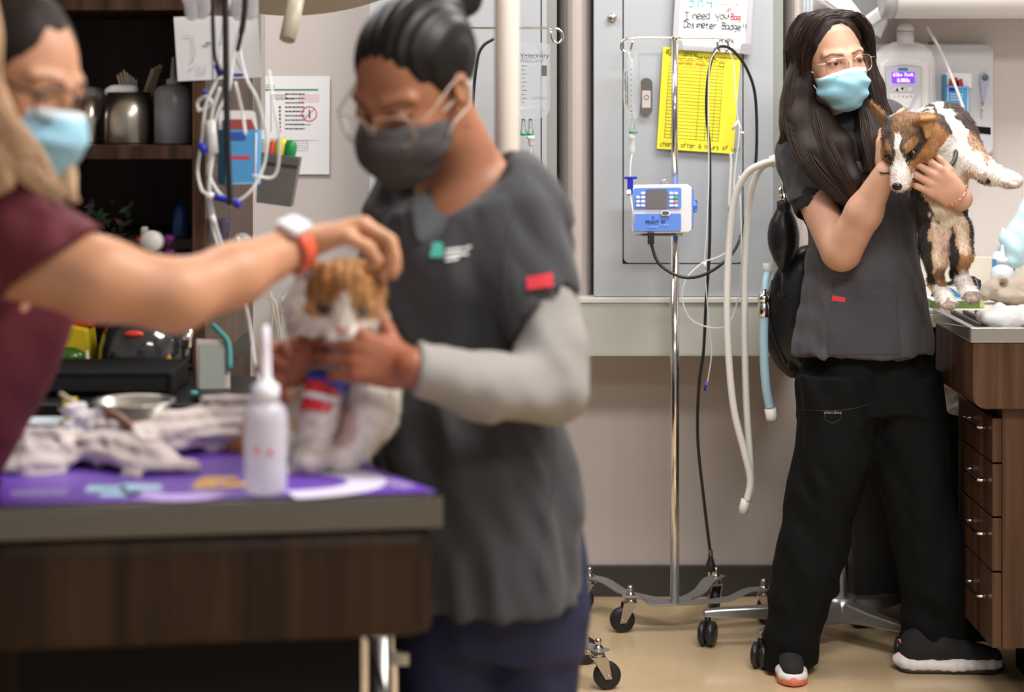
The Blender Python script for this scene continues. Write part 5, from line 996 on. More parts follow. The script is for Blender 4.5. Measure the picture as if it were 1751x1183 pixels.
t = thing('grey_caddy', P(470, 352, 3.9), 'dark grey wall caddy holding coloured caps, below the wall notice', 'caddy')
MB().quadbox([P(438, 346, 3.9), P(497, 354, 3.9), P(512, 270, 3.9), P(443, 260, 3.9)], (0, .05, 0)).build('bin', mat('caddy_grey', (.13, .12, .115), .5), t); MB().quadbox([P(443, 275, 3.897), P(511, 284, 3.897), P(512, 272, 3.897), P(443, 262, 3.897)], (0, -.004, 0)).build('lip', m_dgrey, t)
for x, y, r, nm, c_, lab in ((452, 250, .012, 'white_cap_bottle', (.55, .56, .50), 'whitish cap leftmost in the grey caddy'), (466, 252, .008, 'red_cap_bottle', (.75, .10, .06), 'red cap in the grey caddy'), (481, 248, .013, 'yellow_cap_bottle', (.80, .66, .03), 'yellow cap in the grey caddy'), (496, 252, .014, 'green_cap_bottle', (.01, .25, .06), 'green cap rightmost in the grey caddy')):
    b = MB(); b.lathe([(r*.8, -.03), (r, -.01), (r, .005), (r*.7, .013), (.0001, .015)], P(x, y, 3.93), (.15, 0, 1), 16); tag(b.build(nm, mat('cap_'+nm, c_, .45)), lab, 'cap')
MB().box((-.6038, 3.80, P(0, 300, 3.8).z), (P(388, 0, 3.8).x, 3.81, P(0, 280, 3.8).z)).build('bracket', m_steel, bpy.data.objects['glove_carton'])
MB().box((-.6038, 3.955, P(0, 300, 3.9).z), (P(450, 0, 3.9).x, 3.965, P(0, 285, 3.9).z)).build('bracket', m_steel, bpy.data.objects['grey_caddy'])
# panel at the very left of the wall notice and lamp overhead
MB_ = MB().box((P(436, 0, 4.55).x, 4.52, P(0, 222, 4.55).z), (P(449, 0, 4.55).x, 4.6, 2.2)); tag(MB_.build('conduit', mat('grey_conduit', (.36, .35, .33), .5)), 'grey-beige vertical conduit between the shelf unit and the wall notice', 'conduit')
t = thing('exam_lamp', P(560, -60, 3.9), 'large round exam lamp at the top edge with hanging handle', 'lamp')
cl = P(545, -48, 4.0); ax = V((.16, -.30, -1)).normalized(); b = MB(); b.lathe([(.0001, -.07), (.10, -.06), (.19, -.025), (.21, 0), (.212, .012), (.205, .016), (.19, .010), (.0001, .006)], cl, ax, 56); b.build('lamp_head', mat('lamp_grey', (.30, .28, .26), .45), t); b = MB(); b.lathe([(.2135, .0), (.2155, .006), (.2135, .016), (.206, .018)], cl, ax, 56); b.build('lamp_rim', mat('lamp_rim_beige', (.42, .38, .30), .4), t)
MB().tube([P(508, -15, 3.75), P(500, 30, 3.72), P(491, 68, 3.7)], [.017, .0165, .0155], 18).build('handle', mat('handle_cream', (.48, .45, .36), .4), t)
for pts in ([(830, 70), (815, 90), (808, 130), (806, 200)],): b = MB(); b.tube(spline([P(845, 66, 4.9), P(825, 80, 4.9), P(815, 110, 4.9), P(808, 200, 4.9), P(806, 400, 4.9)], 6), .004, 8); tag(b.build('power_cord', m_bcable), 'black cord curving down left of the cream post', 'cord')
t = thing('wall_hook_wire', P(470, 600, 4.2), 'fine looped wires hanging between the shelf and the cat', 'wire')
for pts in ([(463, 500), (466, 530), (464, 560)], [(456, 510), (470, 515), (478, 560), (490, 650)], [(460, 505), (474, 560), (478, 620)]): MB().tube(spline([P(x, y, 3.9) for x, y in pts], 5), .0018, 6).build('wire', mat('pale_wire', (.62, .60, .50), .4), t)
# ------------------------------------------------------------------ people and animals
from mathutils.bvhtree import BVHTree
def bvh(o):
    off = wpos(o); me = o.data; n = len(me.vertices); co = np.empty(n*3, np.float32); me.vertices.foreach_get('co', co); co = co.reshape(-1, 3)+np.array(off)
    return BVHTree.FromPolygons(co.tolist(), [tuple(p.vertices) for p in me.polygons])
CAMP = V((0, 0, H_CAM))
def hit(T, x, y, lift=.001):
    d = (P(x, y, 1)-CAMP).normalized(); h = T.ray_cast(CAMP, d)
    if h[0] is None: return None, None
    n = h[1] if h[1].dot(d) < 0 else -h[1]; return h[0]+n*lift, n
def patch(T, quad, name, m, par, nx=8, ny=8, lift=.0012, th=.0008):
    "thin cloth piece sewn on: follows the surface under the given outline"
    q = [V((x, y, 0)) for x, y in quad]; b = MB(); G = {}
    for i in range(nx+1):
        for j in range(ny+1):
            p = q[0].lerp(q[1], i/nx).lerp(q[3].lerp(q[2], i/nx), j/ny); a, n = hit(T, p.x, p.y, lift); G[i, j] = (a, n)
    for i in range(nx):
        for j in range(ny):
            c = [G[k] for k in ((i, j), (i+1, j), (i+1, j+1), (i, j+1))]
            if any(k[0] is None for k in c): continue
            b.add([k[0] for k in c]+[k[0]-k[1]*th for k in c], [(0, 1, 2, 3), (7, 6, 5, 4)], True)
    return b.build(name, m, par) if b.v else None
def seam(T, pts, name, m, par, r=.0009, lift=.0004):
    o = [hit(T, p.x, p.y, lift)[0] for p in spline([V((x, y, 0)) for x, y in pts], 6)]; o = [p for p in o if p is not None]
    return MB().tube(o, r, 5).build(name, m, par) if len(o) > 1 else None
def wrap_text(T, s, x, y, size_px, m, par, ang=0, D=4.6):
    o = text('lettering', s, P(x, y, D), (math.cos(ang), 0, math.sin(ang)), (-math.sin(ang), 0, math.cos(ang)), size_px*D/F_PX, m, par, thick=.0003); off = wpos(o)
    for v in o.data.vertices:
        w_ = v.co+off; h, n = hit(T, 875.5+w_.x/w_.y*F_PX, Y_HOR-(w_.z-H_CAM)/w_.y*F_PX, .0016)
        if h is not None: v.co = h-off
    return o
def cloth_disp(amp, seed, drop=1.0, fine=.0004, freq=26):
    a = seed*5.1
    def f(x, y, z):
        wx = x+.03*vnoise(z*6+a, y*6, x*4); n1 = vnoise(wx*freq+a, y*freq, z*freq*.28); n2 = vnoise(wx*freq*2.1+z*14+a, y*freq*2, z*freq*.8+a)
        return amp*(n1*drop+.45*n2)+fine*vnoise(x*160, y*160, z*160)
    return f
def headcol(M, base, brow=(.06, .03, .02), extra=None):
    Mi = np.array(M.inverted(), float)
    def f(vs, n):
        c = np.tile(np.array(base), (len(vs), 1)).astype(float); l = vs@Mi[:3, :3].T+Mi[:3, 3]
        x, y, z = np.abs(l[:, 0]), l[:, 1], l[:, 2]
        head = (y < .12) & (z > -.12) & (z < .13) & (x < .09)
        def blend(m_, col, a): 
            w_ = (np.clip(m_, 0, 1)*a)[:, None]; c[:] = c*(1-w_)+np.array(col)*w_
        face = head & (y < -.045)
        cheek = np.exp(-(((x-.04)/.018)**2+((z+.03)/.02)**2)); blend(cheek*face, (base[0]*1.02, base[1]*.72, base[2]*.68), .5)
        blend(np.exp(-((x/.013)**2+((z+.035)/.014)**2))*face, (base[0]*1.02, base[1]*.72, base[2]*.66), .45)
        bz = .0205+.0045*np.clip((x-.014)/.022, 0, 1)-.008*np.clip((x-.038)/.016, 0, 1)
        blend(((np.abs(z-bz) < .0033*(1.25-x/.07)) & (x > .011) & (x < .052))*face*1.0, brow, .78)
        blend(np.exp(-(((x-.031)/.018)**2+((z-.004)/.009)**2))*face, (base[0]*.62, base[1]*.5, base[2]*.45), .55)
        e = (((x-.031)/.0135)**2+((z-.0028)/.0052)**2); blend(((e > .8) & (e < 1.5) & (z > .001))*face, (.03, .015, .01), .75)
        blend(((x < .024) & (np.abs(z+.0635) < .009*(1-(x/.03)**2)))*face, (base[0]*.8, base[1]*.42, base[2]*.42), .8)
        c *= (1+.05*vnoise(vs[:, 0]*40, vs[:, 1]*40, vs[:, 2]*40))[:, None]
        if extra: extra(c, vs, n, l)
        return np.clip(c, 0, 1)
    return f
def m_skin(name): return mat(name, (.6, .4, .3), .48, attr='Col', sss=.12, bump=(900, .06), spec=.4)
def mask(M, par, colr, band, name='face_mask', loops=(.8, .8, .82), pleat=.0014, top=-.010, bulge=0):
    F = Field(); R = M.to_3x3().normalized(); s = M.to_scale()[0]; Mi = np.array(M.inverted(), float)
    F.ell(M@V((0, -.052, -.05)), [q*s for q in (.062+bulge, .071+bulge, .060)], R, .01); F.rc(M@V((0, -.085, -.015)), M@V((0, -.10, -.045)), .020*s, .024*s, .03); F.ell(M@V((0, -.07, -.085)), [q*s for q in (.035, .035, .03)], R, .03)
    R3 = M.to_3x3().normalized(); F.cut(M@V((0, -.1, top)), R3@V((0, .28, 1)), .003); F.cut(M@V((0, -.016, 0)), R3@V((0, 1, .25)), .003)
    def dsp(x, y, z):
        lx = Mi[0, 0]*x+Mi[0, 1]*y+Mi[0, 2]*z+Mi[0, 3]; lz = Mi[2, 0]*x+Mi[2, 1]*y+Mi[2, 2]*z+Mi[2, 3]
        return pleat*np.sin(lz*190+3.5*vnoise(x*16, y*16, z*16))*np.clip(np.abs(lx)*26-.1, 0, 1.3)+.0024*vnoise(x*30+5, y*30, z*48)
    F.disp = dsp
    def col(vs, n):
        l = vs@Mi[:3, :3].T+Mi[:3, 3]; c = np.tile(np.array(colr, float), (len(vs), 1)); c[l[:, 2] > top-.011-.28*(l[:, 1]+.1)] = band; return c
    o = grow(name, F, .0024*s, mat('mask_'+name, colr, .8, attr='Col', bump=(1200, .15)), par, color=col, relax=2)
    for sx in (-1, 1):
        for z0 in (-.028, -.075): MB().tube(spline([M@V((sx*.052, -.035, z0)), M@V((sx*.066, -.02, z0*.6)), M@V((sx*.078, .012, -.005 if z0 > -.05 else -.03)), M@V((sx*.082, .020, .004))], 5), .0014*s, 6).build('ear_loop', mat('loop_'+name, loops, .6), o)
    return o

# ---------------- woman holding the puppy
W2 = thing('person', P(1460, 0, 4.72)*1, 'woman in dark grey scrub top and black trousers with long brown hair, holding a puppy', 'person'); W2.location.z = 0
M2 = rotm(P(1421, 103, 4.68), 16, 5, -8, 1.0); S2 = (.55, .31, .215)
F = Field(); add_head(F, M2)
F.rc(M2@V((0, .02, -.05)), P(1440, 232, 4.74), .049, .055, .03)
F.rc(P(1380, 258, 4.75), P(1512, 210, 4.76), .04, .04, .05); F.ell(P(1450, 310, 4.74), (.11, .085, .14), None, .06); F.ell(P(1470, 500, 4.74), (.10, .075, .17), None, .05)
F.rc(P(1378, 268, 4.73), P(1386, 320, 4.69), .045, .046, .02); F.rc(P(1386, 320, 4.69), P(1434, 428, 4.60), .046, .044, .012); F.ell(P(1441, 437, 4.60), (.038, .038, .036), None, .02)
F.rc(P(1442, 424, 4.59), P(1478, 362, 4.54), .047, .041, .012); F.rc(P(1478, 362, 4.54), P(1514, 294, 4.49), .041, .0265, .02)
add_hand(F, P(1513, 292, 4.51), (.10, .10, 1), (.55, -.85, 0), [(-.85, -.5, 0), (.12, .35, .3), (.15, .4, .35), (.2, .4, .4), (.25, .4, .4)], (.25, .5, .4), .85)
F.rc(P(1515, 215, 4.76), P(1596, 362, 4.70), .044, .04, .02); F.rc(P(1596, 362, 4.70), P(1643, 340, 4.47), .041, .027, .012)
add_hand(F, P(1642, 339, 4.46), (-.80, -.28, .52), (.52, .0, .75), [(.35, -.9, .35), (.5, .9, .5), (.5, .95, .5), (.5, .9, .6), (.55, .9, .6)], (.5, .35, .3), .95)
for (hx, fx, fz, D0, D1) in ((1420, 1350, 1105, 4.72, 4.78), (1540, 1600, 1100, 4.73, 4.78)): F.rc(P(hx, 640, D0), P((hx+fx)/2, 860, (D0+D1)/2), .048, .042, .03); F.rc(P((hx+fx)/2, 860, (D0+D1)/2), P(fx, fz, D1), .048, .03, .02)
hb = M2@V((0, 0, 0))
body2 = grow('body', F, .005, m_skin('skin_light'), W2, fine=[(hb-V((.10, .12, .115)), hb+V((.10, .10, .12)), .0018), (P(1480, 360, 4.36), P(1530, 205, 4.62), .0032), (P(1560, 360, 4.34), P(1662, 270, 4.52), .0028)], color=headcol(M2, S2))
eyes(M2, W2, (.25, -.05))
gl = glasses(M2, W2, mat('gold_wire', (.72, .60, .50), .2, 1), .0265, .0205, .0009, -.004, -.106, 2.8)
mask(M2, W2, (.30, .60, .76), (.62, .68, .76), top=-.014, pleat=.0027)
# scrub top
def scrub2():
    nr_ = (P(1350, 345, 4.68)-P(1430, 316, 4.68)).normalized(); dnr = V((nr_.z, -.25, -nr_.x)) if -nr_.x < 0 else V((-nr_.z, -.25, nr_.x))
    F = Field(); F.rc(P(1372, 262, 4.74), P(1518, 208, 4.75), .052, .050, .06); F.ell(P(1440, 300, 4.73), (.125, .10, .12), None, .07)
    st = []
    for y, xl, xr, ry in ((290, 1385, 1570, .09), (340, 1392, 1572, .10), (400, 1385, 1563, .105), (460, 1382, 1574, .108), (520, 1370, 1583, .112), (570, 1358, 1590, .118), (602, 1352, 1594, .120)):
        D = 4.72; l, r = P(xl, y, D), P(xr, y, D); st.append(((l.x+r.x)/2, D, l.z, (r.x-l.x)/2, ry, 0))
    F.stack(st, .06, power=2.3)
    F.rc(P(1372, 264, 4.73), P(1388, 336, 4.685), .053, .0565, .03); F.rc(P(1516, 212, 4.75), P(1540, 262, 4.74), .05, .052, .03)
    F.fold(); F.chop(P(1389, 334, 4.68), dnr, .078, .07); F.rc(P(1389, 334, 4.683), P(1396, 370, 4.66), .0475, .048, .002, None, 's'); F.rc(P(1402, 622, 4.60), P(1411, 560, 4.60), .018, .001, .002, None, 's')
    F.rc(P(1440, 205, 4.66), P(1447, 262, 4.60), .055, .012, .008, None, 's')
    base = cloth_disp(.011, 3, 1, freq=22); hz = P(0, 602, 4.72).z
    F.disp = lambda x, y, z: base(x, y, z)*np.clip((1.45-z)*3+.3, .3, 1)+.0018*np.sin((z-1.0)*90+x*40+3*vnoise(x*8, y*8, z*8))*np.exp(-((x-.72)/.08)**2)
    return grow('scrub_top', F, .0045, mat('grey_scrub', (.062, .058, .069), .85, bump=(900, .25), var=(14, .07), sheen=.08), W2, relax=1)
sc2 = scrub2(); T2 = bvh(sc2); m_scrub = MATS['grey_scrub']; m_stitch = mat('scrub_stitch', (.065, .062, .072), .8)
F = Field(); F.rc(P(1389, 338, 4.682), P(1392, 349, 4.675), .0535, .052, .005); F.rc(P(1387, 330, 4.685), P(1398, 370, 4.66), .0465, .0465, .002, None, 's'); grow('sleeve_cuff', F, .003, mat('black_jersey', (.012, .012, .014), .8), W2)
F = Field(); F.rc(P(1436, 196, 4.73), P(1442, 222, 4.72), .056, .064, .01); F.ell(P(1447, 262, 4.645), (.05, .03, .055), None, .02); grow('undershirt', F, .004, MATS['black_jersey'], W2)
patch(T2, [(1416, 606), (1540, 606), (1534, 484), (1424, 478)], 'pocket', mat('scrub_pocket', (.055, .051, .062), .85, bump=(900, .25)), sc2, 14, 12, .002, .001)
for pts in ([(1416, 604), (1420, 540), (1425, 480)], [(1425, 480), (1470, 493), (1533, 487)], [(1425, 497), (1470, 507), (1533, 502)], [(1533, 487), (1536, 605)], [(1430, 515), (1490, 512), (1533, 518)], [(1556, 470), (1580, 560)]): seam(T2, pts, 'stitch_line', m_stitch, sc2, .0008, .0022)
tg = patch(T2, [(1422, 514), (1445, 517), (1446, 509), (1424, 505)], 'red_tag', mat('tag_red', (.62, .03, .05), .6), sc2, 3, 3, .003); wrap_text(T2, 'Dickies', 1434, 512, 5.5, m_paper, sc2, -.08)
# trousers
F = Field()
def legstack(rows, D0, D1, ry):
    st = []; n = len(rows)
    for i, (y, xl, xr) in enumerate(rows):
        D = D0+(D1-D0)*i/(n-1); l, r = P(xl, y, D), P(xr, y, D); st.append(((l.x+r.x)/2, D, l.z, (r.x-l.x)/2, ry[0]+(ry[1]-ry[0])*i/(n-1), 0))
    return st
F.stack(legstack([(575, 1378, 1580), (600, 1370, 1590), (650, 1364, 1604), (705, 1368, 1612)], 4.73, 4.73, (.092, .10)), .02)
F.stack(legstack([(640, 1360, 1495), (700, 1365, 1500), (790, 1360, 1492), (850, 1346, 1472), (900, 1335, 1456), (980, 1321, 1436), (1040, 1314, 1420), (1100, 1307, 1406), (1134, 1307, 1400)], 4.70, 4.75, (.088, .062)), .025, power=2.2)
F.stack(legstack([(640, 1478, 1608), (700, 1488, 1616), (790, 1502, 1628), (850, 1510, 1637), (930, 1526, 1646), (1000, 1536, 1654), (1060, 1540, 1662), (1127, 1537, 1668)], 4.73, 4.79, (.088, .062)), .025, power=2.2)
b_ = cloth_disp(.014, 9, 1, freq=16)
F.disp = lambda x, y, z: b_(x, y, z)+.003*np.sin(z*60+x*30+4*vnoise(x*7, y*7, z*5))*np.exp(-((z-.12)/.12)**2)
pants = grow('trousers', F, .005, mat('black_trousers', (.0042, .0050, .0055), .85, bump=(700, .2), spec=.2), W2); T2p = bvh(pants)
for pts in ([(1366, 700), (1410, 702), (1450, 700), (1490, 690)], [(1410, 704), (1411, 716), (1424, 723), (1437, 716), (1438, 704)]): seam(T2p, pts, 'stitch_line', mat('trouser_stitch', (.03, .032, .036), .7), pants)
wrap_text(T2p, 'cherokee', 1424, 705, 8, mat('silver_print', (.35, .35, .36), .6), pants)
def shoe(par, heel, d, up, lab=None):
    d = V((d[0], d[1], 0)).normalized(); n = V((-d.y, d.x, 0)); h = V((heel.x, heel.y, 0)); sh = bpy.data.objects.new('shoe', None); COL.objects.link(sh); sh.parent = par; sh.location = h-wpos(par)
    F = Field(); F.rc(h+d*.035+V((0, 0, .06)), h+d*.10+V((0, 0, .066)), .034, .034, .02); F.rc(h+d*.10+V((0, 0, .06)), h+d*.225+V((0, 0, .036)), .038, .026, .03, ((0, 0, 1), 1.15)); F.rc(h+d*.04+V((0, 0, .05)), h+d*.05+V((0, 0, .095)), .034, .030, .02); F.cut(h+V((0, 0, .02)), (0, 0, -1)); F.disp = lambda x, y, z: .0008*vnoise(x*120, y*120, z*120)
    up_ = grow('upper', F, .003, mat('black_mesh', (.014, .014, .016), .75, bump=(900, .5)), sh)
    F = Field(); F.rc(h+d*.035+V((0, 0, .02)), h+d*.13+V((0, 0, .018)), .038, .038, .02, ((0, 0, 1), 1.6)); F.rc(h+d*.13+V((0, 0, .018)), h+d*.218+V((0, 0, .021)), .041, .036, .02, ((0, 0, 1), 1.8)); F.rc(h+d*.005+V((0, 0, .028)), h+d*.03+V((0, 0, .02)), .022, .03, .02, ((0, 0, 1), 1.4)); F.cut(h+V((0, 0, .008)), (0, 0, -1)); F.disp = lambda x, y, z: .0009*np.sin((x*d.x+y*d.y)*260)
    grow('midsole', F, .003, mat('white_foam', (.78, .74, .74), .5), sh)
    F = Field(); F.rc(h+d*.03+V((0, 0, .006)), h+d*.21+V((0, 0, .006)), .036, .038, .01, ((0, 0, 1), 3)); F.rc(h+d*.238-n*.014+V((0, 0, .014)), h+d*.238+n*.014+V((0, 0, .014)), .012, .012, .01); F.rc(h+d*.246+V((0, 0, .014)), h+d*.240+V((0, 0, .036)), .012, .007, .01); F.cut(h+V((0, 0, .001)), (0, 0, -1)); grow('outsole', F, .003, mat('coral_outsole', (.72, .20, .13), .5) if lab else mat('dark_outsole', (.03, .03, .03), .6), sh)
    MB().tube(spline([h+d*.02+n*.030+V((0, 0, .045)), h+V((0, 0, .075)), h+d*.02-n*.030+V((0, 0, .045))], 5), .003, 6).build('heel_tab', mat('tab_coral', (.75, .16, .12), .5), sh)
    for k in range(4): MB().tube([h+d*(.11+k*.018)+n*.018+V((0, 0, .094-k*.008)), h+d*(.118+k*.018)-n*.018+V((0, 0, .094-k*.008))], .0022, 6).build('lace', mat('lace_black', (.02, .02, .022), .7), sh)
    return sh
hl = P(1345, 0, 4.84); shoe(W2, V((hl.x, 4.865, 0)), (-.06, -1), 0, True)
hr = P(1537, 0, 4.76); shoe(W2, V((hr.x, 4.755, 0)), (1, -.03), 0, False)
# hair
m_hair2 = mat('dark_brown_hair', (.016, .0085, .006), .45, spec=.35, bump=(160, .35, (14, 14, 1)))
R2 = M2.to_3x3().normalized(); H2 = lambda x, y, z: M2@V((x, y, z))
F = Field(); F.disp = lambda x, y, z: .0024*vnoise(x*120+4*vnoise(x*9, y*9, z*5), y*90, z*7)
F.ell(H2(0, .024, .034), (.085, .098, .091), R2, .01); F.fold(); F.ell(H2(0, -.088, -.004), (.057, .060, .080), R2, .016, 's'); F.ell(H2(.004, -.085, .06), (.030, .04, .036), R2, .02, 's')
for pts, rs in (([(1378, 88, 4.68), (1368, 150, 4.67), (1366, 205, 4.655), (1385, 260, 4.62), (1420, 310, 4.600)], [.026, .034, .040, .038, .026]), ([(1372, 110, 4.70), (1362, 180, 4.68), (1350, 225, 4.66)], [.03, .036, .022]), ([(1480, 95, 4.69), (1492, 150, 4.69), (1506, 205, 4.67), (1512, 250, 4.62)], [.020, .027, .028, .018]), ([(1400, 200, 4.66), (1430, 250, 4.625), (1452, 310, 4.60), (1460, 340, 4.595)], [.032, .036, .028, .012]), ([(1475, 180, 4.69), (1482, 240, 4.64), (1488, 290, 4.60)], [.026, .026, .014]), ([(1400, 130, 4.78), (1440, 220, 4.80), (1445, 300, 4.82)], [.07, .08, .06])):
    F.chain([P(*p) for p in pts], rs, .02)
hair2 = grow('hair', F, .0032, m_hair2, W2)
m_lock = mat('brown_strands', (.024, .0115, .0075), .42, spec=.45)
gd = []
for s in (-1, 1):
    for k in range(7):
        t_ = k/6; y0 = -.075+.13*t_
        gd.append(([H2(.004, y0, .118-.5*(y0+.02)**2*6), H2(s*.04, y0-.004, .112), H2(s*.072, y0+.004, .075), H2(s*.0875, y0*.8+.01, .03), H2(s*.090, y0*.7+.01, -.03)], [.003, .006, .008, .009, .010]))
locks('locks', gd, m_lock, hair2, 46, .0007)
locks('locks', [([P(1374, 95, 4.655), P(1360, 160, 4.645), P(1358, 215, 4.63), P(1382, 275, 4.585), P(1432, 330, 4.572), P(1462, 356, 4.575)], [.016, .022, .026, .024, .016, .005]), ([P(1372, 130, 4.66), P(1358, 185, 4.65), P(1346, 225, 4.64), P(1332, 246, 4.64)], [.016, .018, .014, .004]), ([P(1392, 190, 4.635), P(1412, 250, 4.59), P(1445, 310, 4.57), P(1470, 352, 4.57)], [.018, .022, .018, .006]), ([P(1484, 95, 4.665), P(1496, 150, 4.655), P(1512, 205, 4.64), P(1520, 245, 4.60), P(1506, 290, 4.57)], [.010, .014, .016, .014, .005]), ([P(1478, 190, 4.65), P(1486, 240, 4.60), P(1494, 300, 4.575)], [.016, .016, .006])], m_lock, hair2, 260, .0009)
b = MB(); b.tube([P(1499, 292, 4.485), P(1508, 296, 4.462), P(1520, 296, 4.46), P(1530, 292, 4.49)], .0018, 6); b.build('hair_tie', m_black, W2)
b = MB(); pts = [P(1618, 352, 4.46), P(1628, 350, 4.435), P(1641, 342, 4.425), P(1650, 330, 4.43), P(1653, 318, 4.46)]; b.tube(spline(pts, 6), .0013, 6); br = b.build('bracelet', mat('rose_gold', (.75, .42, .32), .25, 1), W2)
for k, p in enumerate(spline(pts, 4)[::2]): MB().ell(p, (.0026,)*3, n=8, m=6).build('bead', mat('coral_bead', (.7, .12, .10), .3) if k % 2 else MATS['rose_gold'], br)

# ---------------- puppy
DOG = thing('puppy', P(1615, 515, 4.5), 'tricolour short-legged puppy with a white blaze held up in the arms', 'dog')
MD = rotm(P(1551, 241, 4.47), -33, 46, -4, 1.15); RD = MD.to_3x3().normalized(); Dg = lambda x, y, z: MD@V((x, y, z))
F = Field(); F.ell(Dg(0, .008, .012), (.056, .052, .048), RD, .02); F.ell(Dg(-.030, -.012, -.014), (.028, .034, .028), RD, .02); F.ell(Dg(.030, -.012, -.014), (.028, .034, .028), RD, .02)
F.rc(Dg(0, -.04, -.004), Dg(0, -.098, -.020), .0285, .0175, .02); F.rc(Dg(0, -.035, -.022), Dg(0, -.086, -.034), .018, .0125, .012); F.ell(Dg(0, -.038, .018), (.030, .02, .02), RD, .02)
for s in (-1, 1): F.ell(Dg(s*.0275, -.053, .0095), (.011, .009, .0085), RD, .006, 's')
F.rc(Dg(-.034, .016, .036), Dg(-.064, .046, .068), .023, .005, .012, (RD@V((.3, .2, 1)).cross(RD@V((-1, .4, .2))), 2.2))
F.rc(Dg(.034, .014, .036), Dg(.056, .010, .050), .021, .022, .010, (RD@V((0, .8, 1)), 2.2)); F.rc(Dg(.058, .006, .050), Dg(.060, -.026, .034), .020, .007, .006, (RD@V((.5, -.3, 1)), 2.6)); F.ell(Dg(.047, -.012, .036), (.010, .014, .008), RD, .006, 's')
F.rc(P(1572, 235, 4.50), P(1612, 222, 4.58), .052, .066, .03); F.ell(P(1622, 240, 4.59), (.068, .07, .065), None, .03)
F.rc(P(1612, 270, 4.56), P(1612, 350, 4.54), .062, .050, .04); F.rc(P(1612, 350, 4.54), P(1615, 405, 4.54), .050, .044, .03); F.ell(P(1586, 400, 4.56), (.020, .04, .07), None, .03)
F.rc(P(1580, 320, 4.50), P(1600, 352, 4.50), .035, .038, .03)
F.rc(P(1648, 262, 4.54), P(1690, 296, 4.46), .042, .024, .03); F.rc(P(1690, 296, 4.46), P(1722, 306, 4.42), .023, .020, .015); F.ell(P(1731, 309, 4.41), (.021, .018, .016), None, .008)
for dx, dz in ((-3, 5), (2, 7), (8, 5), (11, 0)): F.rc(P(1728+dx, 307+dz, 4.40), P(1733+dx, 310+dz, 4.393), .0078, .0065, .004)
F.rc(P(1545, 300, 4.52), P(1528, 290, 4.50), .022, .014, .02)
F.rc(P(1597, 405, 4.50), P(1600, 448, 4.47), .034, .023, .02); F.rc(P(1600, 448, 4.47), P(1600, 482, 4.50), .023, .0155, .012); F.rc(P(1600, 482, 4.50), P(1616, 510, 4.46), .018, .019, .012); F.ell(P(1620, 517, 4.44), (.020, .02, .014), None, .01)
F.rc(P(1636, 392, 4.50), P(1644, 436, 4.46), .036, .026, .02); F.rc(P(1644, 436, 4.46), P(1639, 468, 4.50), .025, .0155, .012); F.rc(P(1639, 468, 4.50), P(1656, 500, 4.45), .018, .018, .012); F.ell(P(1661, 506, 4.44), (.020, .02, .014), None, .01)
for cx, cy in ((1620, 519), (1661, 508)):
    for k in (-1, 0, 1): F.rc(P(cx+k*7, cy+2, 4.43), P(cx+k*7+2, cy+5, 4.415), .0075, .0065, .004)
F.rc(P(1590, 440, 4.56), P(1600, 474, 4.58), .014, .008, .01)
F.disp = lambda x, y, z: .0016*vnoise(x*70, y*70, z*50)
MDi = np.array(MD.inverted(), float)
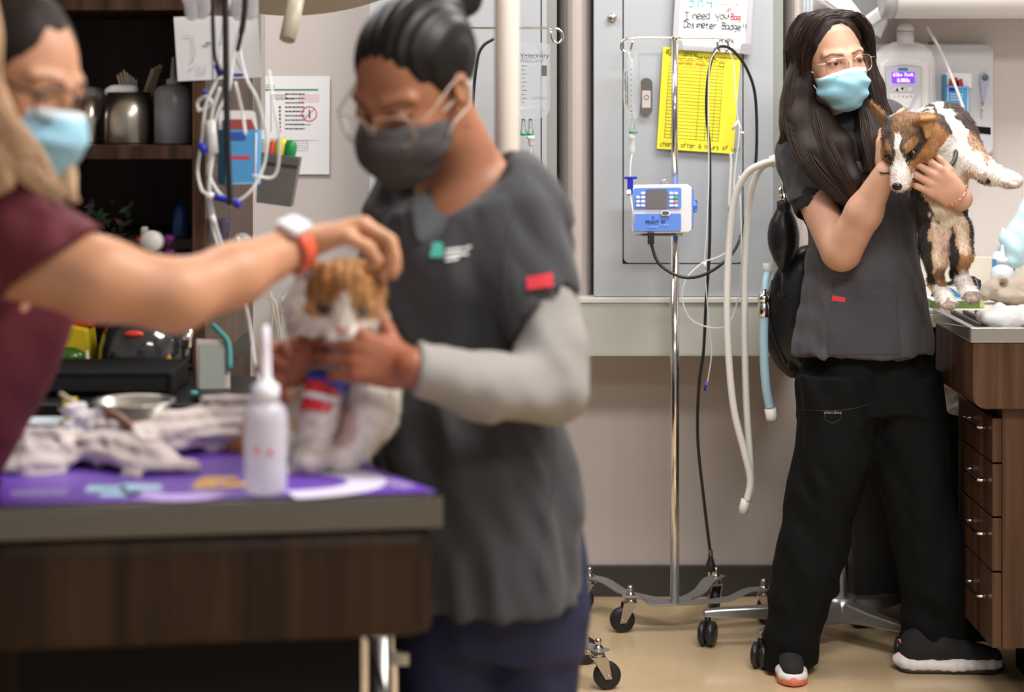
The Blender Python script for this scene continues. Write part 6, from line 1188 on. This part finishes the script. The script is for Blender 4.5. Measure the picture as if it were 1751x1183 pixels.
def dogcol(vs, n):
    px = 875.5+vs[:, 0]/vs[:, 1]*F_PX; py = Y_HOR-(vs[:, 2]-H_CAM)/vs[:, 1]*F_PX; l = vs@MDi[:3, :3].T+MDi[:3, 3]
    blk = np.array((.020, .016, .014)); tan_ = np.array((.36, .17, .055)); wh = np.array((.82, .78, .74)); crm = np.array((.62, .50, .38)); pink = np.array((.68, .42, .38)); brn = np.array((.20, .085, .03)); saddle = np.array((.075, .055, .045))
    c = np.tile(wh, (len(vs), 1)).astype(float); nz = .004*vnoise(vs[:, 0]*60, vs[:, 1]*60, vs[:, 2]*60)
    def put(m_, col, a=1.0): c[m_] = c[m_]*(1-a)+col*a
    py = py+9*vnoise(vs[:, 0]*70, vs[:, 1]*70, vs[:, 2]*25)+(px-1620)*.12; px = px+5*vnoise(vs[:, 0]*60+9, vs[:, 1]*60, vs[:, 2]*60)
    X, Y, Z = l[:, 0]+nz, l[:, 1]+nz, l[:, 2]; head = (np.abs(l[:, 0]) < .085) & (l[:, 1] < .05) & (l[:, 1] > -.14) & (l[:, 2] > -.06) & (l[:, 2] < .10) & (px < 1628)
    body = ~head; ww = vs[:, 0]; yy = vs[:, 1]
    # trunk: dark saddle over the back, white collar band, cream belly
    up = body & (py < 300)
    put(up & (px > 1570) & (py < 212+(px-1600)*.75), saddle); ringc = 1606+34*np.sin(np.clip((py-180)/85, 0, 1)*2.2); put(up & (np.abs(px-ringc) < 9) & (py < 290), wh); put(up & (px > 1636) & (py < 292) & (py > 214+(px-1640)*1.15), wh)
    put(up & (px > 1652) & (px < 1694) & (py < 246+(px-1652)*1.15) & (py > 222+(px-1652)*1.1), tan_, .8)
    put(up & (np.abs(px-1578+nz*300) < 18) & (py < 205) & (py > 183), wh)
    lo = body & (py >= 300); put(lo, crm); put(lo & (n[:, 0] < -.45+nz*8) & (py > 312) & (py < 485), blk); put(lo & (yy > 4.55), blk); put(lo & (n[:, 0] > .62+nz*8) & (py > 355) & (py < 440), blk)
    put(lo & (py > 385) & (py < 478) & (np.abs(n[:, 0]) > .28) & (c[:, 0] > .1), np.array((.50, .30, .14)), .7); put(lo & (py > 455) & (py < 486) & (px < 1625) & (c[:, 0] > .1), brn, .85); put(lo & (py > 438) & (py < 466) & (px >= 1625) & (c[:, 0] > .1), tan_, .9)
    put(lo & (np.abs(px-1613) < 12) & (py > 392) & (py < 440) & (n[:, 1] < -.3), pink, .55); put(lo & (((px-1603)/4)**2+((py-377)/5)**2 < 1), np.array((.12, .09, .06)), .9)
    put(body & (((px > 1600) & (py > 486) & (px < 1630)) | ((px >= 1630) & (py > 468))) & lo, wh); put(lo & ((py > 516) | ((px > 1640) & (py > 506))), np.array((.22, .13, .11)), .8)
    leg = (px > 1690) & (py > 270); put(leg, wh); put(leg & (py > 318) & (px > 1715), np.array((.35, .22, .18)), .6)
    put(body & (px < 1556) & (py > 270) & (py < 320), wh)
    # head
    put(head, saddle); ears = head & (np.abs(X) > .034) & (Z > .034); put(ears, tan_*.85); put(ears & (n[:, 1] < -.35) & (X < 0), brn*.8, .6)
    put(head & (Z > .036) & (np.abs(X-.012) < .026) & (Y > -.03), tan_, .45)
    put(head & (Z < .010+.25*(Y+.02)) & (np.abs(X) > .010), tan_*1.15, .95); put(head & (np.abs(np.abs(X)-.024) < .010) & (np.abs(Z-.026) < .007) & (Y < -.02), tan_, .9)
    blz = .0055+.006*np.clip((.02-Z)/.03, 0, 3)+.012*np.clip((-Y-.055)/.03, 0, 1.6); put(head & (np.abs(X) < blz) & (Z < .048) & (Y < -.018), wh); put(head & (Y < -.074), wh); put(head & (Z < -.040), wh)
    eye = (((np.abs(l[:, 0])-.0275)/.014)**2+((Z-.0095)/.010)**2 < 1) & (Y < -.02); put(head & eye, blk*.8, .9); put(head & (Y < -.088) & (np.abs(X) < .012), pink, .35)
    return np.clip(c*(1+.10*vnoise(vs[:, 0]*90, vs[:, 1]*90, vs[:, 2]*90))[:, None], 0, 1)
m_fur = mat('short_fur', (.5, .4, .3), .7, attr='Col', sheen=.15)
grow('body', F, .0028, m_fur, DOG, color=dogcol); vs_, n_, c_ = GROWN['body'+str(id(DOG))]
def dflow(p):
    f = np.zeros_like(p); f[:, 2] = -1; l = p@MDi[:3, :3].T+MDi[:3, 3]; hd = (np.abs(l[:, 0]) < .085) & (l[:, 1] < .05) & (l[:, 2] > -.06); back = np.array(RD@V((0, 1, .3))); f[hd] = back; return f
fur('coat', vs_, n_, c_, 60000, .0085, .00045, dflow, m_fur, DOG, keep=lambda v: ~((v[:, 1] < 4.395)), lie=.72)
b = MB(); b.ell(Dg(0, -.112, -.012), (.0125, .009, .0095), RD, 16, 10); b.build('nose', mat('wet_nose', (.012, .010, .010), .25), DOG)
for s in (-1, 1): e_ = MB().ell(Dg(s*.0275, -.0465, .0095), (.0095, .0095, .0095)).build('eye', mat('dark_eye', (.012, .007, .005), .06, coat=.6), DOG)
b = MB(); b.tube(spline([P(1634, 256, 4.50), P(1634, 268, 4.478), P(1627, 282, 4.465), P(1616, 288, 4.46), P(1600, 296, 4.45), P(1585, 300, 4.46)], 6), .0055, 10); b.build('collar', mat('dark_collar', (.03, .03, .034), .5), DOG); MB().rrect(P(1603, 293, 4.443), (1, 0, .3), (0, 0, 1), .009, .005, .002, (0, -.004, 0)).build('collar_buckle', m_chrome, DOG)

# ---------------- woman in the foreground
W1 = thing('person', P(820, 0, 3.02), 'woman in dark grey V-neck scrub top, charcoal mask and clear glasses, holding a cat', 'person'); W1.location.z = 0
M1 = rotm(P(708, 148, 2.93), -33, 30, 3, 1.08); S1 = (.30, .125, .066)
F = Field(); add_head(F, M1)
F.rc(M1@V((0, .03, -.045)), P(812, 320, 3.03), .055, .058, .04); F.rc(P(745, 355, 3.05), P(890, 352, 3.0), .036, .036, .05); F.ell(P(800, 430, 3.02), (.105, .085, .12), None, .06); F.ell(P(805, 650, 3.04), (.09, .08, .22), None, .06); F.rc(P(830, 850, 3.03), P(800, 1180, 3.06), .09, .06, .05); F.rc(P(880, 850, 3.03), P(900, 1180, 3.06), .09, .06, .05)
F.rc(P(885, 350, 2.99), P(935, 500, 2.93), .045, .043, .03); F.rc(P(935, 500, 2.93), P(940, 655, 2.88), .044, .038, .02); F.rc(P(940, 655, 2.88), P(705, 628, 2.72), .038, .028, .02)
add_hand(F, P(706, 634, 2.73), (-.95, .02, .26), (.24, .30, .92), [(.1, -.95, -.2), (.35, .55, .4), (.4, .55, .4), (.45, .55, .4), (.5, .55, .4)], (.85, .15, .1), .95)
F.rc(P(710, 350, 3.08), P(650, 600, 3.06), .045, .036, .03); F.rc(P(650, 600, 3.06), P(572, 612, 2.86), .036, .028, .02)
add_hand(F, P(562, 612, 2.84), (-.80, -.58, -.05), (.05, -.3, 1), [(-.55, .8, .0), (.55, .9, .7), (.55, .95, .7), (.6, .95, .7), (.6, .95, .7)], (.4, .5, .4), .98)
hb = M1@V((0, 0, 0))
body1 = grow('body', F, .006, m_skin('skin_brown'), W1, fine=[(hb-V((.12, .14, .14)), hb+V((.12, .13, .14)), .0026), (P(470, 680, 2.60), P(720, 520, 2.90), .0034)], color=headcol(M1, S1, (.13, .06, .035), lambda c, vs, n, l: c.__setitem__(slice(None), np.where((vs[:, 2] < 1.15)[:, None], c*np.array((1.0, .80, .80)), c))))
eyes(M1, W1, (0, -.6)); R1 = M1.to_3x3().normalized(); H1 = lambda x, y, z: M1@V((x, y, z))
for s in (-1, 1): F = Field(); F.ell(H1(s*.031, -.0805, .0035), (.0135*1.08, .0125*1.08, .0115*1.08), R1, .003); F.cut(H1(s*.031, -.1, -.002), R1@V((0, 0, -1))); grow('eyelid', F, .0018, mat('lid_brown', (.30, .14, .08), .5), W1)
glasses(M1, W1, mat('clear_acetate', (.42, .32, .26), .15, alpha=.7), .029, .023, .0016, -.008, -.110, 3.0)
mask(M1, W1, (.042, .038, .040), (.05, .046, .048), 'charcoal_mask', (.72, .64, .56), .0006, -.008, .004)
R1i = np.array(M1.inverted(), float); F = Field(); F.disp = lambda x, y, z: .0014*np.sin((R1i[0, 0]*x+R1i[0, 1]*y+R1i[0, 2]*z)*380+3*vnoise(x*12, y*12, z*12))
F.ell(H1(0, .022, .036), (.081*1.0*1.08, .097*1.08, .087*1.08), R1, .01); F.rc(H1(0, .07, .09), P(778, -12, 3.02), .035, .045, .02); F.ell(P(775, -22, 3.02), (.038, .04, .04), None, .01); F.fold(); F.ell(H1(0, -.098, -.0), (.071*1.08, .068*1.08, .086*1.08), R1, .012, 's'); F.ell(H1(.066, -.012, -.052), (.04, .06, .055), R1, .012, 's'); F.ell(H1(-.066, -.012, -.052), (.04, .06, .055), R1, .012, 's')
hair1 = grow('hair', F, .0035, mat('black_hair', (.006, .0045, .004), .45, spec=.25), W1)
F = Field(); F.rc(P(716, 340, 3.09), P(888, 338, 2.98), .058, .058, .06); F.ell(P(805, 430, 3.01), (.14, .12, .13), None, .07)
st = []
for y, xl, xr, ry in ((380, 655, 950, .11), (450, 655, 930, .12), (540, 660, 925, .12), (620, 655, 935, .12), (700, 645, 955, .125), (780, 640, 982, .135), (860, 652, 998, .14), (940, 668, 1003, .145), (1012, 690, 1004, .15)):
    D = 3.03; l, r = P(xl, y, D), P(xr, y, D); st.append(((l.x+r.x)/2, D, l.z, (r.x-l.x)/2, ry, 0))
F.stack(st, .07, power=2.2)
F.rc(P(905, 362, 2.96), P(936, 530, 2.925), .064, .0615, .05); b1 = cloth_disp(.016, 5, 1, freq=17)
F.disp = lambda x, y, z: b1(x, y, z)+.003*np.sin((x+.35*z)*75+3*vnoise(x*6, y*6, z*6))*np.exp(-((z-.62)/.2)**2); F.rc(P(700, 345, 3.09), P(668, 440, 3.08), .056, .054, .04)
F.fold(); F.chop(P(938, 531, 2.925), (.27, -.1, -.95), .066, .066); F.rc(P(938, 526, 2.925), P(940, 580, 2.90), .0545, .055, .003, None, 's')
F.rc(P(800, 262, 2.98), P(722, 412, 2.87), .072, .008, .008, None, 's'); F.rc(P(800, 262, 2.90), P(722, 412, 2.80), .072, .008, .008, None, 's'); F.rc(P(742, 295, 2.88), P(720, 405, 2.84), .046, .008, .008, None, 's')
sc1 = grow('scrub_top', F, .0055, mat('slate_scrub', (.043, .043, .050), .85, bump=(700, .25), var=(10, .07), sheen=.08), W1); T1 = bvh(sc1)
for pts in ([(850, 262), (800, 330), (722, 415), (705, 350), (695, 318)],): seam(T1, pts, 'neck_band', mat('slate_band', (.034, .034, .04), .85), sc1, .004, -.001)
for pts in ([(905, 300), (875, 380), (862, 450), (868, 540)], [(925, 560), (940, 700), (950, 800), (925, 950), (930, 1010)]): seam(T1, pts, 'stitch_line', m_stitch, sc1, .0012, .0004)
patch(T1, [(900, 496), (944, 490), (942, 467), (900, 473)], 'red_tag', MATS['tag_red'], sc1, 4, 4, .005); wrap_text(T1, 'Dickies', 921, 481, 9, mat('tag_pale', (.8, .5, .45), .6), sc1, .12, 2.9)
patch(T1, [(736, 440), (760, 440), (758, 415), (742, 415)], 'logo_mark', mat('logo_teal', (.10, .52, .42), .6), sc1, 3, 3, .004); [patch(T1, [(x0, y0+3), (x1, y0-1), (x1, y0-5), (x0, y0-1)], 'print_line', m_paper, sc1, 4, 1, .0035) for x0, x1, y0 in ((763, 790, 428), (793, 806, 424), (763, 800, 436), (763, 783, 444))]
F = Field(); F.rc(P(935, 505, 2.93), P(945, 600, 2.90), .048, .053, .02); F.rc(P(945, 600, 2.90), P(944, 664, 2.88), .054, .048, .02); F.rc(P(944, 664, 2.88), P(830, 662, 2.80), .050, .048, .03); F.rc(P(830, 662, 2.80), P(716, 630, 2.725), .047, .038, .02); F.cut(P(712, 630, 2.72), (-.95, -.2, .15))
F.disp = lambda x, y, z: .0035*np.sin(x*95+z*40+3*vnoise(x*14, y*14, z*14))*vnoise(x*10, y*10, z*10)+.003*vnoise(x*26, y*26, z*26)
grow('long_sleeve', F, .004, mat('heather_sleeve', (.27, .255, .245), .85, bump=(500, .3)), W1)
F = Field(); F.rc(P(655, 470, 3.07), P(640, 600, 3.05), .05, .042, .02); F.rc(P(640, 600, 3.05), P(590, 618, 2.92), .042, .036, .02); grow('long_sleeve', F, .005, MATS['heather_sleeve'], W1)
F = Field(); F.stack([(P(x, y, 3.04).x, 3.04, P(x, y, 3.04).z, rx, ry, 0) for x, y, rx, ry in ((845, 880, .14, .12), (848, 960, .145, .125), (846, 1040, .145, .12), (840, 1100, .142, .11))], .02); F.rc(P(780, 1040, 3.05), P(765, 1300, 3.05), .095, .075, .03); F.rc(P(765, 1300, 3.05), P(768, 1650, 3.05), .075, .07, .02); F.rc(P(905, 1040, 3.03), P(900, 1300, 3.04), .082, .072, .03); F.rc(P(900, 1300, 3.04), P(903, 1650, 3.06), .072, .07, .02); F.cut((0, 0, .025), (0, 0, -1)); F.disp = cloth_disp(.007, 12, 1, freq=14)
grow('trousers', F, .006, mat('navy_trousers', (.012, .016, .055), .8, bump=(600, .2)), W1)
for x in (768, 903): shoe(W1, V((P(x, 0, 3.08).x, 3.10, 0)), (-.3, -1), 0, False)
# ---------------- cat
CAT = thing('cat', P(590, 808, 2.78), 'orange and white cat with a bandaged foreleg sitting on the purple mat', 'cat')
MC = rotm(P(590, 512, 2.79), 2, 14, 3, 1.12); RC = MC.to_3x3().normalized(); Cg = lambda x, y, z: MC@V((x, y, z))
F = Field(); F.ell(Cg(0, .01, .006), (.056, .05, .046), RC, .02); F.ell(Cg(-.030, -.022, -.020), (.028, .026, .024), RC, .02); F.ell(Cg(.030, -.022, -.020), (.028, .026, .024), RC, .02); F.ell(Cg(0, -.040, -.026), (.022, .020, .017), RC, .014); F.rc(Cg(0, -.035, .01), Cg(0, -.052, -.014), .010, .007, .014); F.ell(Cg(0, -.038, -.042), (.014, .014, .010), RC, .012)
for s in (-1, 1): F.ell(Cg(s*.025, -.050, -.002), (.011, .010, .006), RC, .006, 's'); F.ell(Cg(s*.011, -.054, -.028), (.0105, .008, .009), RC, .006)
F.rc(Cg(-.034, .006, .034), Cg(-.058, -.004, .036), .019, .010, .012, (RC@V((0, 1, .8)), 2.2)); F.rc(Cg(.036, .006, .036), Cg(.060, -.006, .046), .019, .010, .012, (RC@V((0, 1, .8)), 2.2))
F.chain([P(598, 560, 2.84), P(604, 610, 2.86), P(612, 680, 2.90)], [.040, .046, .050], .02); F.chain([P(612, 700, 2.92), P(570, 720, 2.93), P(500, 735, 2.96), P(440, 765, 2.95)], [.056, .066, .064, .045], .04)
zt = ZT+.0205
F.chain([P(640, 645, 2.82), P(636, 700, 2.79), P(608, 760, 2.78), V((P(588, 0, 2.79).x, 2.79, zt))], [.036, .030, .0215, .0195], .012); F.ell(V((P(584, 0, 2.77).x, 2.775, zt-.001)), (.024, .028, .017), None, .01)
F.chain([P(566, 650, 2.82), P(552, 705, 2.80), P(541, 750, 2.79), V((P(535, 0, 2.78).x, 2.78, zt))], [.032, .025, .0205, .0195], .012); F.ell(V((P(531, 0, 2.76).x, 2.765, zt-.001)), (.024, .028, .017), None, .01)
F.ell(V((P(500, 0, 2.85).x, 2.86, ZT+.03)), (.03, .045, .024), None, .02); F.chain([P(530, 480, 2.92), P(522, 530, 2.93), P(530, 600, 2.93)], [.022, .026, .03], .03)
F.cut((0, 0, ZT+.0035), (0, 0, -1)); F.disp = lambda x, y, z: .0025*vnoise(x*50, y*50, z*36)
MCi = np.array(MC.inverted(), float)
def catcol(vs, n):
    l = vs@MCi[:3, :3].T+MCi[:3, 3]; X, Y, Z = l.T; X = X+.003*vnoise(vs[:, 0]*60, vs[:, 1]*60, vs[:, 2]*60); px = 875.5+vs[:, 0]/vs[:, 1]*F_PX; py = Y_HOR-(vs[:, 2]-H_CAM)/vs[:, 1]*F_PX
    wh = np.array((.78, .72, .66)); og = np.array((.50, .235, .075)); c = np.tile(wh, (len(vs), 1)).astype(float); head = (np.abs(l[:, 0]) < .08) & (Y < .06) & (Z > -.055) & (Z < .07) & (px > 505)
    st_ = .5+.5*np.sin(X*420+4*vnoise(vs[:, 0]*20, vs[:, 1]*20, vs[:, 2]*20)); bl = .0045+.010*np.clip((.018-Z)/.03, 0, 2)
    o = head & (Z > -.012-.0*X) & (np.abs(X) > bl) & (np.abs(X) < .060-.25*np.clip(-Z, 0, 1)) | (head & (Z > .022)); c[o] = og*(.62+.5*st_[o][:, None]); c[head & (((np.abs(l[:, 0])-.024)/.013)**2+((Z+.001)/.0045)**2 < 1) & (Y < -.02)] = (.05, .04, .03)
    ei = head & (((np.abs(l[:, 0])-.052)/.012)**2+((Z-.034)/.008)**2 < 1) & (Y < .005); c[ei] = (.62, .45, .42); c[head & (np.abs(l[:, 0]) < .006) & (np.abs(Z+.020) < .004) & (Y < -.045)] = (.62, .28, .26)
    b_ = ~head; c[b_ & (px < 455) & (py > 720)] = og*1.1; c[b_ & (px > 455) & (px < 520) & (n[:, 2] > .6) & (py < 735)] = (.70, .52, .38); gx = b_ & (np.abs(px-592) < 18) & (py > 690) & (py < 760); c[gx] = c[gx]*np.array((.92, .72, .70))
    return np.clip(c*(1+.12*vnoise(vs[:, 0]*80, vs[:, 1]*80, vs[:, 2]*80))[:, None], 0, 1)
grow('body', F, .0032, m_fur, CAT, color=catcol); vs_, n_, c_ = GROWN['body'+str(id(CAT))]
def cflow(p):
    f = np.zeros_like(p); f[:, 2] = -1; f[:, 0] = -.2; l = p@MCi[:3, :3].T+MCi[:3, 3]; hd = (np.abs(l[:, 0]) < .08) & (l[:, 1] < .06) & (l[:, 2] > -.05); f[hd] = np.array(RC@V((0, 1, .4))); return f
fur('coat', vs_, n_, c_, 36000, .011, .0006, cflow, m_fur, CAT, lie=.68)
for s in (-1, 1): MB().ell(Cg(s*.0245, -.040, -.002), (.0085, .0080, .0035), RC).build('eye', mat('cat_eye', (.03, .03, .012), .2), CAT)
MB().ell(Cg(0, -.0615, -.020), (.005, .003, .0035), RC).build('nose', mat('pink_nose', (.60, .28, .26), .4), CAT)
A1, A2, A3, A4 = P(563, 652, 2.815), P(553, 672, 2.805), P(548, 692, 2.80), P(544, 708, 2.795)
bd = MB().tube(spline([A1.lerp(A2, .6), A2, A3, A4], 5), [.030]*5+[.0285]*5+[.0275]*6, 20).build('bandage', mat('bandage_red', (.68, .03, .04), .7), CAT); MB().tube([A2.lerp(A3, .25), A2.lerp(A3, .8)], [.0305, .0297], 20).build('white_stripe', mat('bandage_white', (.85, .80, .82), .7), bd); MB().tube([A1, A1.lerp(A2, .75)], [.034, .0325], 20).build('blue_wrap', mat('bandage_blue', (.04, .07, .42), .7), bd)
for dx in (-14, 12): MB().ell(A1+V((dx/1200, -.02, .008)), (.014, .010, .008)).build('blue_tuft', MATS['bandage_blue'], bd)

# ---------------- woman in maroon at the left edge
W3 = thing('person', V((P(-90, 0, 2.7).x, 2.75, 0)), 'person in maroon shirt with blond-streaked hair, glasses and blue mask, reaching out an arm', 'person')
M3 = rotm(P(20, 138, 2.55), 64, 16, 4, 1.02); S3 = (.50, .25, .145)
F = Field(); add_head(F, M3)
F.rc(M3@V((0, .02, -.05)), P(-20, 330, 2.66), .052, .06, .04); F.ell(P(-40, 470, 2.72), (.11, .10, .15), None, .06); F.ell(P(-120, 690, 2.74), (.08, .08, .18), None, .06); F.rc(P(-40, 380, 2.68), P(10, 420, 2.52), .05, .052, .04)
F.rc(P(10, 430, 2.52), P(170, 478, 2.50), .058, .052, .03); F.rc(P(170, 478, 2.50), P(300, 506, 2.53), .052, .045, .02); F.rc(P(300, 506, 2.53), P(400, 470, 2.60), .0455, .041, .02); F.rc(P(400, 470, 2.60), P(508, 420, 2.68), .041, .0275, .02)
add_hand(F, P(514, 417, 2.69), (.86, .16, .26), (.15, -.9, .1), [(-.25, -.15, .95), (.8, .75, .5), (.85, .8, .5), (.9, .8, .5), (.95, .8, .5)], (.45, .7, .4), 1.0)
F.rc(P(-150, 860, 2.75), P(-150, 1250, 2.75), .055, .05, .05); F.rc(P(-130, 1250, 2.75), P(-130, 1560, 2.75), .06, .045, .05)
hb = M3@V((0, 0, 0)); grow('body', F, .006, m_skin('skin_fair'), W3, fine=[(hb-V((.13, .12, .13)), hb+V((.13, .13, .14)), .003), (P(500, 470, 2.55), P(680, 340, 2.90), .0034)], color=headcol(M3, S3)); eyes(M3, W3, (0, -.5))
glasses(M3, W3, m_bplast, .028, .021, .0022, -.004, -.108, 3.2); mask(M3, W3, (.30, .56, .72), (.60, .70, .78), 'blue_mask', (.7, .68, .66), .0014, -.012, .002)
R3 = M3.to_3x3().normalized(); H3 = lambda x, y, z: M3@V((x, y, z)); F = Field(); F.ell(H3(0, .024, .036), (.084, .099, .090), R3, .01); F.ell(H3(0, -.092, -.01), (.07, .062, .085), R3, .012, 's'); F.chain([H3(0, .09, -.02), H3(0, .09, -.12)], [.06, .05], .03); F.disp = lambda x, y, z: .002*vnoise(x*80, y*80, z*10)
h3 = grow('hair', F, .0045, mat('dark_roots', (.013, .008, .006), .6, spec=.2), W3)
m_bl = mat('blond_strands', (.56, .36, .21), .45)
locks('locks', [([P(-26, -30, 2.44), P(-10, 60, 2.42), P(-12, 140, 2.42), P(2, 200, 2.42), P(52, 270, 2.43), P(108, 340, 2.43)], [.009, .010, .011, .018, .020, .008]), ([P(-40, 80, 2.44), P(-10, 180, 2.43), P(10, 230, 2.43), P(50, 290, 2.43), P(95, 335, 2.43)], [.018, .022, .022, .02, .01]), ([P(-40, 180, 2.44), P(-20, 260, 2.42), P(0, 310, 2.42), P(10, 330, 2.42)], [.022, .025, .02, .01]), ([P(90, 250, 2.55), P(112, 290, 2.52), P(120, 330, 2.5), P(132, 348, 2.5)], [.012, .012, .008, .004])], m_bl, h3, 150, .0011)
F = Field(); F.rc(P(-60, 380, 2.72), P(10, 400, 2.56), .07, .082, .05)
st = [(P(xr, y, 2.72).x-rx, 2.74, P(xr, y, 2.72).z, rx, .12, 0) for y, xr, rx in ((400, 95, .15), (500, 122, .16), (560, 112, .16), (630, 88, .155), (700, 56, .155), (760, 28, .155), (830, -6, .16), (900, -20, .16), (1000, -30, .16))]
F.stack(st, .06); F.rc(P(10, 402, 2.545), P(88, 448, 2.51), .080, .070, .03); F.rc(P(20, 430, 2.53), P(92, 462, 2.505), .078, .066, .03); F.disp = cloth_disp(.008, 21, 1, freq=16); F.rc(P(20, 430, 2.53), P(125, 470, 2.505), .080, .068, .02); F.fold(); F.chop(P(80, 457, 2.51), (.60, -.05, -.80), .10, .13); F.rc(P(82, 458, 2.51), P(180, 482, 2.50), .0595, .056, .003, None, 's'); F.rc(P(-30, 250, 2.60), P(-20, 345, 2.57), .07, .04, .008, None, 's')
grow('maroon_shirt', F, .005, mat('maroon_jersey', (.095, .008, .016), .8, bump=(600, .2)), W3)
F = Field(); F.stack([(P(-150, y, 2.74).x, 2.76, P(0, y, 2.74).z, rx, .11, 0) for y, rx in ((860, .15), (960, .15), (1060, .14))], .02); F.rc(P(-200, 1050, 2.76), P(-200, 1680, 2.76), .08, .06, .03); F.rc(P(-100, 1050, 2.76), P(-105, 1680, 2.76), .08, .06, .03); F.cut((0, 0, .02), (0, 0, -1)); grow('trousers', F, .007, mat('maroon_trousers', (.06, .01, .014), .8), W3)
MB().box(P(138, 396, 2.44), P(156, 388, 2.45)).build('sleeve_tag', m_offwhite, W3) if 0 else None
wc = P(497, 402, 2.638); wa = (P(508, 420, 2.68)-P(400, 470, 2.60)).normalized(); wt = bpy.data.objects.new('wristwatch', None); COL.objects.link(wt); wt.parent = W3; wt.location = wc-wpos(W3)
nn = V((-.25, -.72, .72)).normalized(); nn = (nn-wa*nn.dot(wa)).normalized(); sd = wa.cross(nn); cw = P(503, 424, 2.672)
MB().rrect(cw+nn*.031, wa, sd, .0185, .0205, .008, nn*.009).build('watch_case', mat('watch_silver', (.74, .74, .80), .2, .3), wt, bevel=.002); MB().rrect(cw+nn*.0405, wa, sd, .0155, .0175, .006, nn*.001).build('watch_glass', mat('watch_glass', (.8, .8, .86), .05, coat=1), wt)
b = MB(); q = []; n_a = 24
for k in range(n_a+1):
    a = 2*PI*k/n_a; q.append(cw+(nn*math.cos(a)+sd*math.sin(a))*.0325)
for k in range(n_a): b.add([q[k]-wa*.011, q[k+1]-wa*.011, q[k+1]+wa*.011, q[k]+wa*.011, q[k]-wa*.011+(q[k]-cw)*.06, q[k+1]-wa*.011+(q[k+1]-cw)*.06, q[k+1]+wa*.011+(q[k+1]-cw)*.06, q[k]+wa*.011+(q[k]-cw)*.06], [(0, 1, 2, 3), (7, 6, 5, 4), (0, 4, 5, 1), (3, 2, 6, 7)], True)
b.build('watch_strap', mat('coral_strap', (.70, .10, .05), .5), wt)
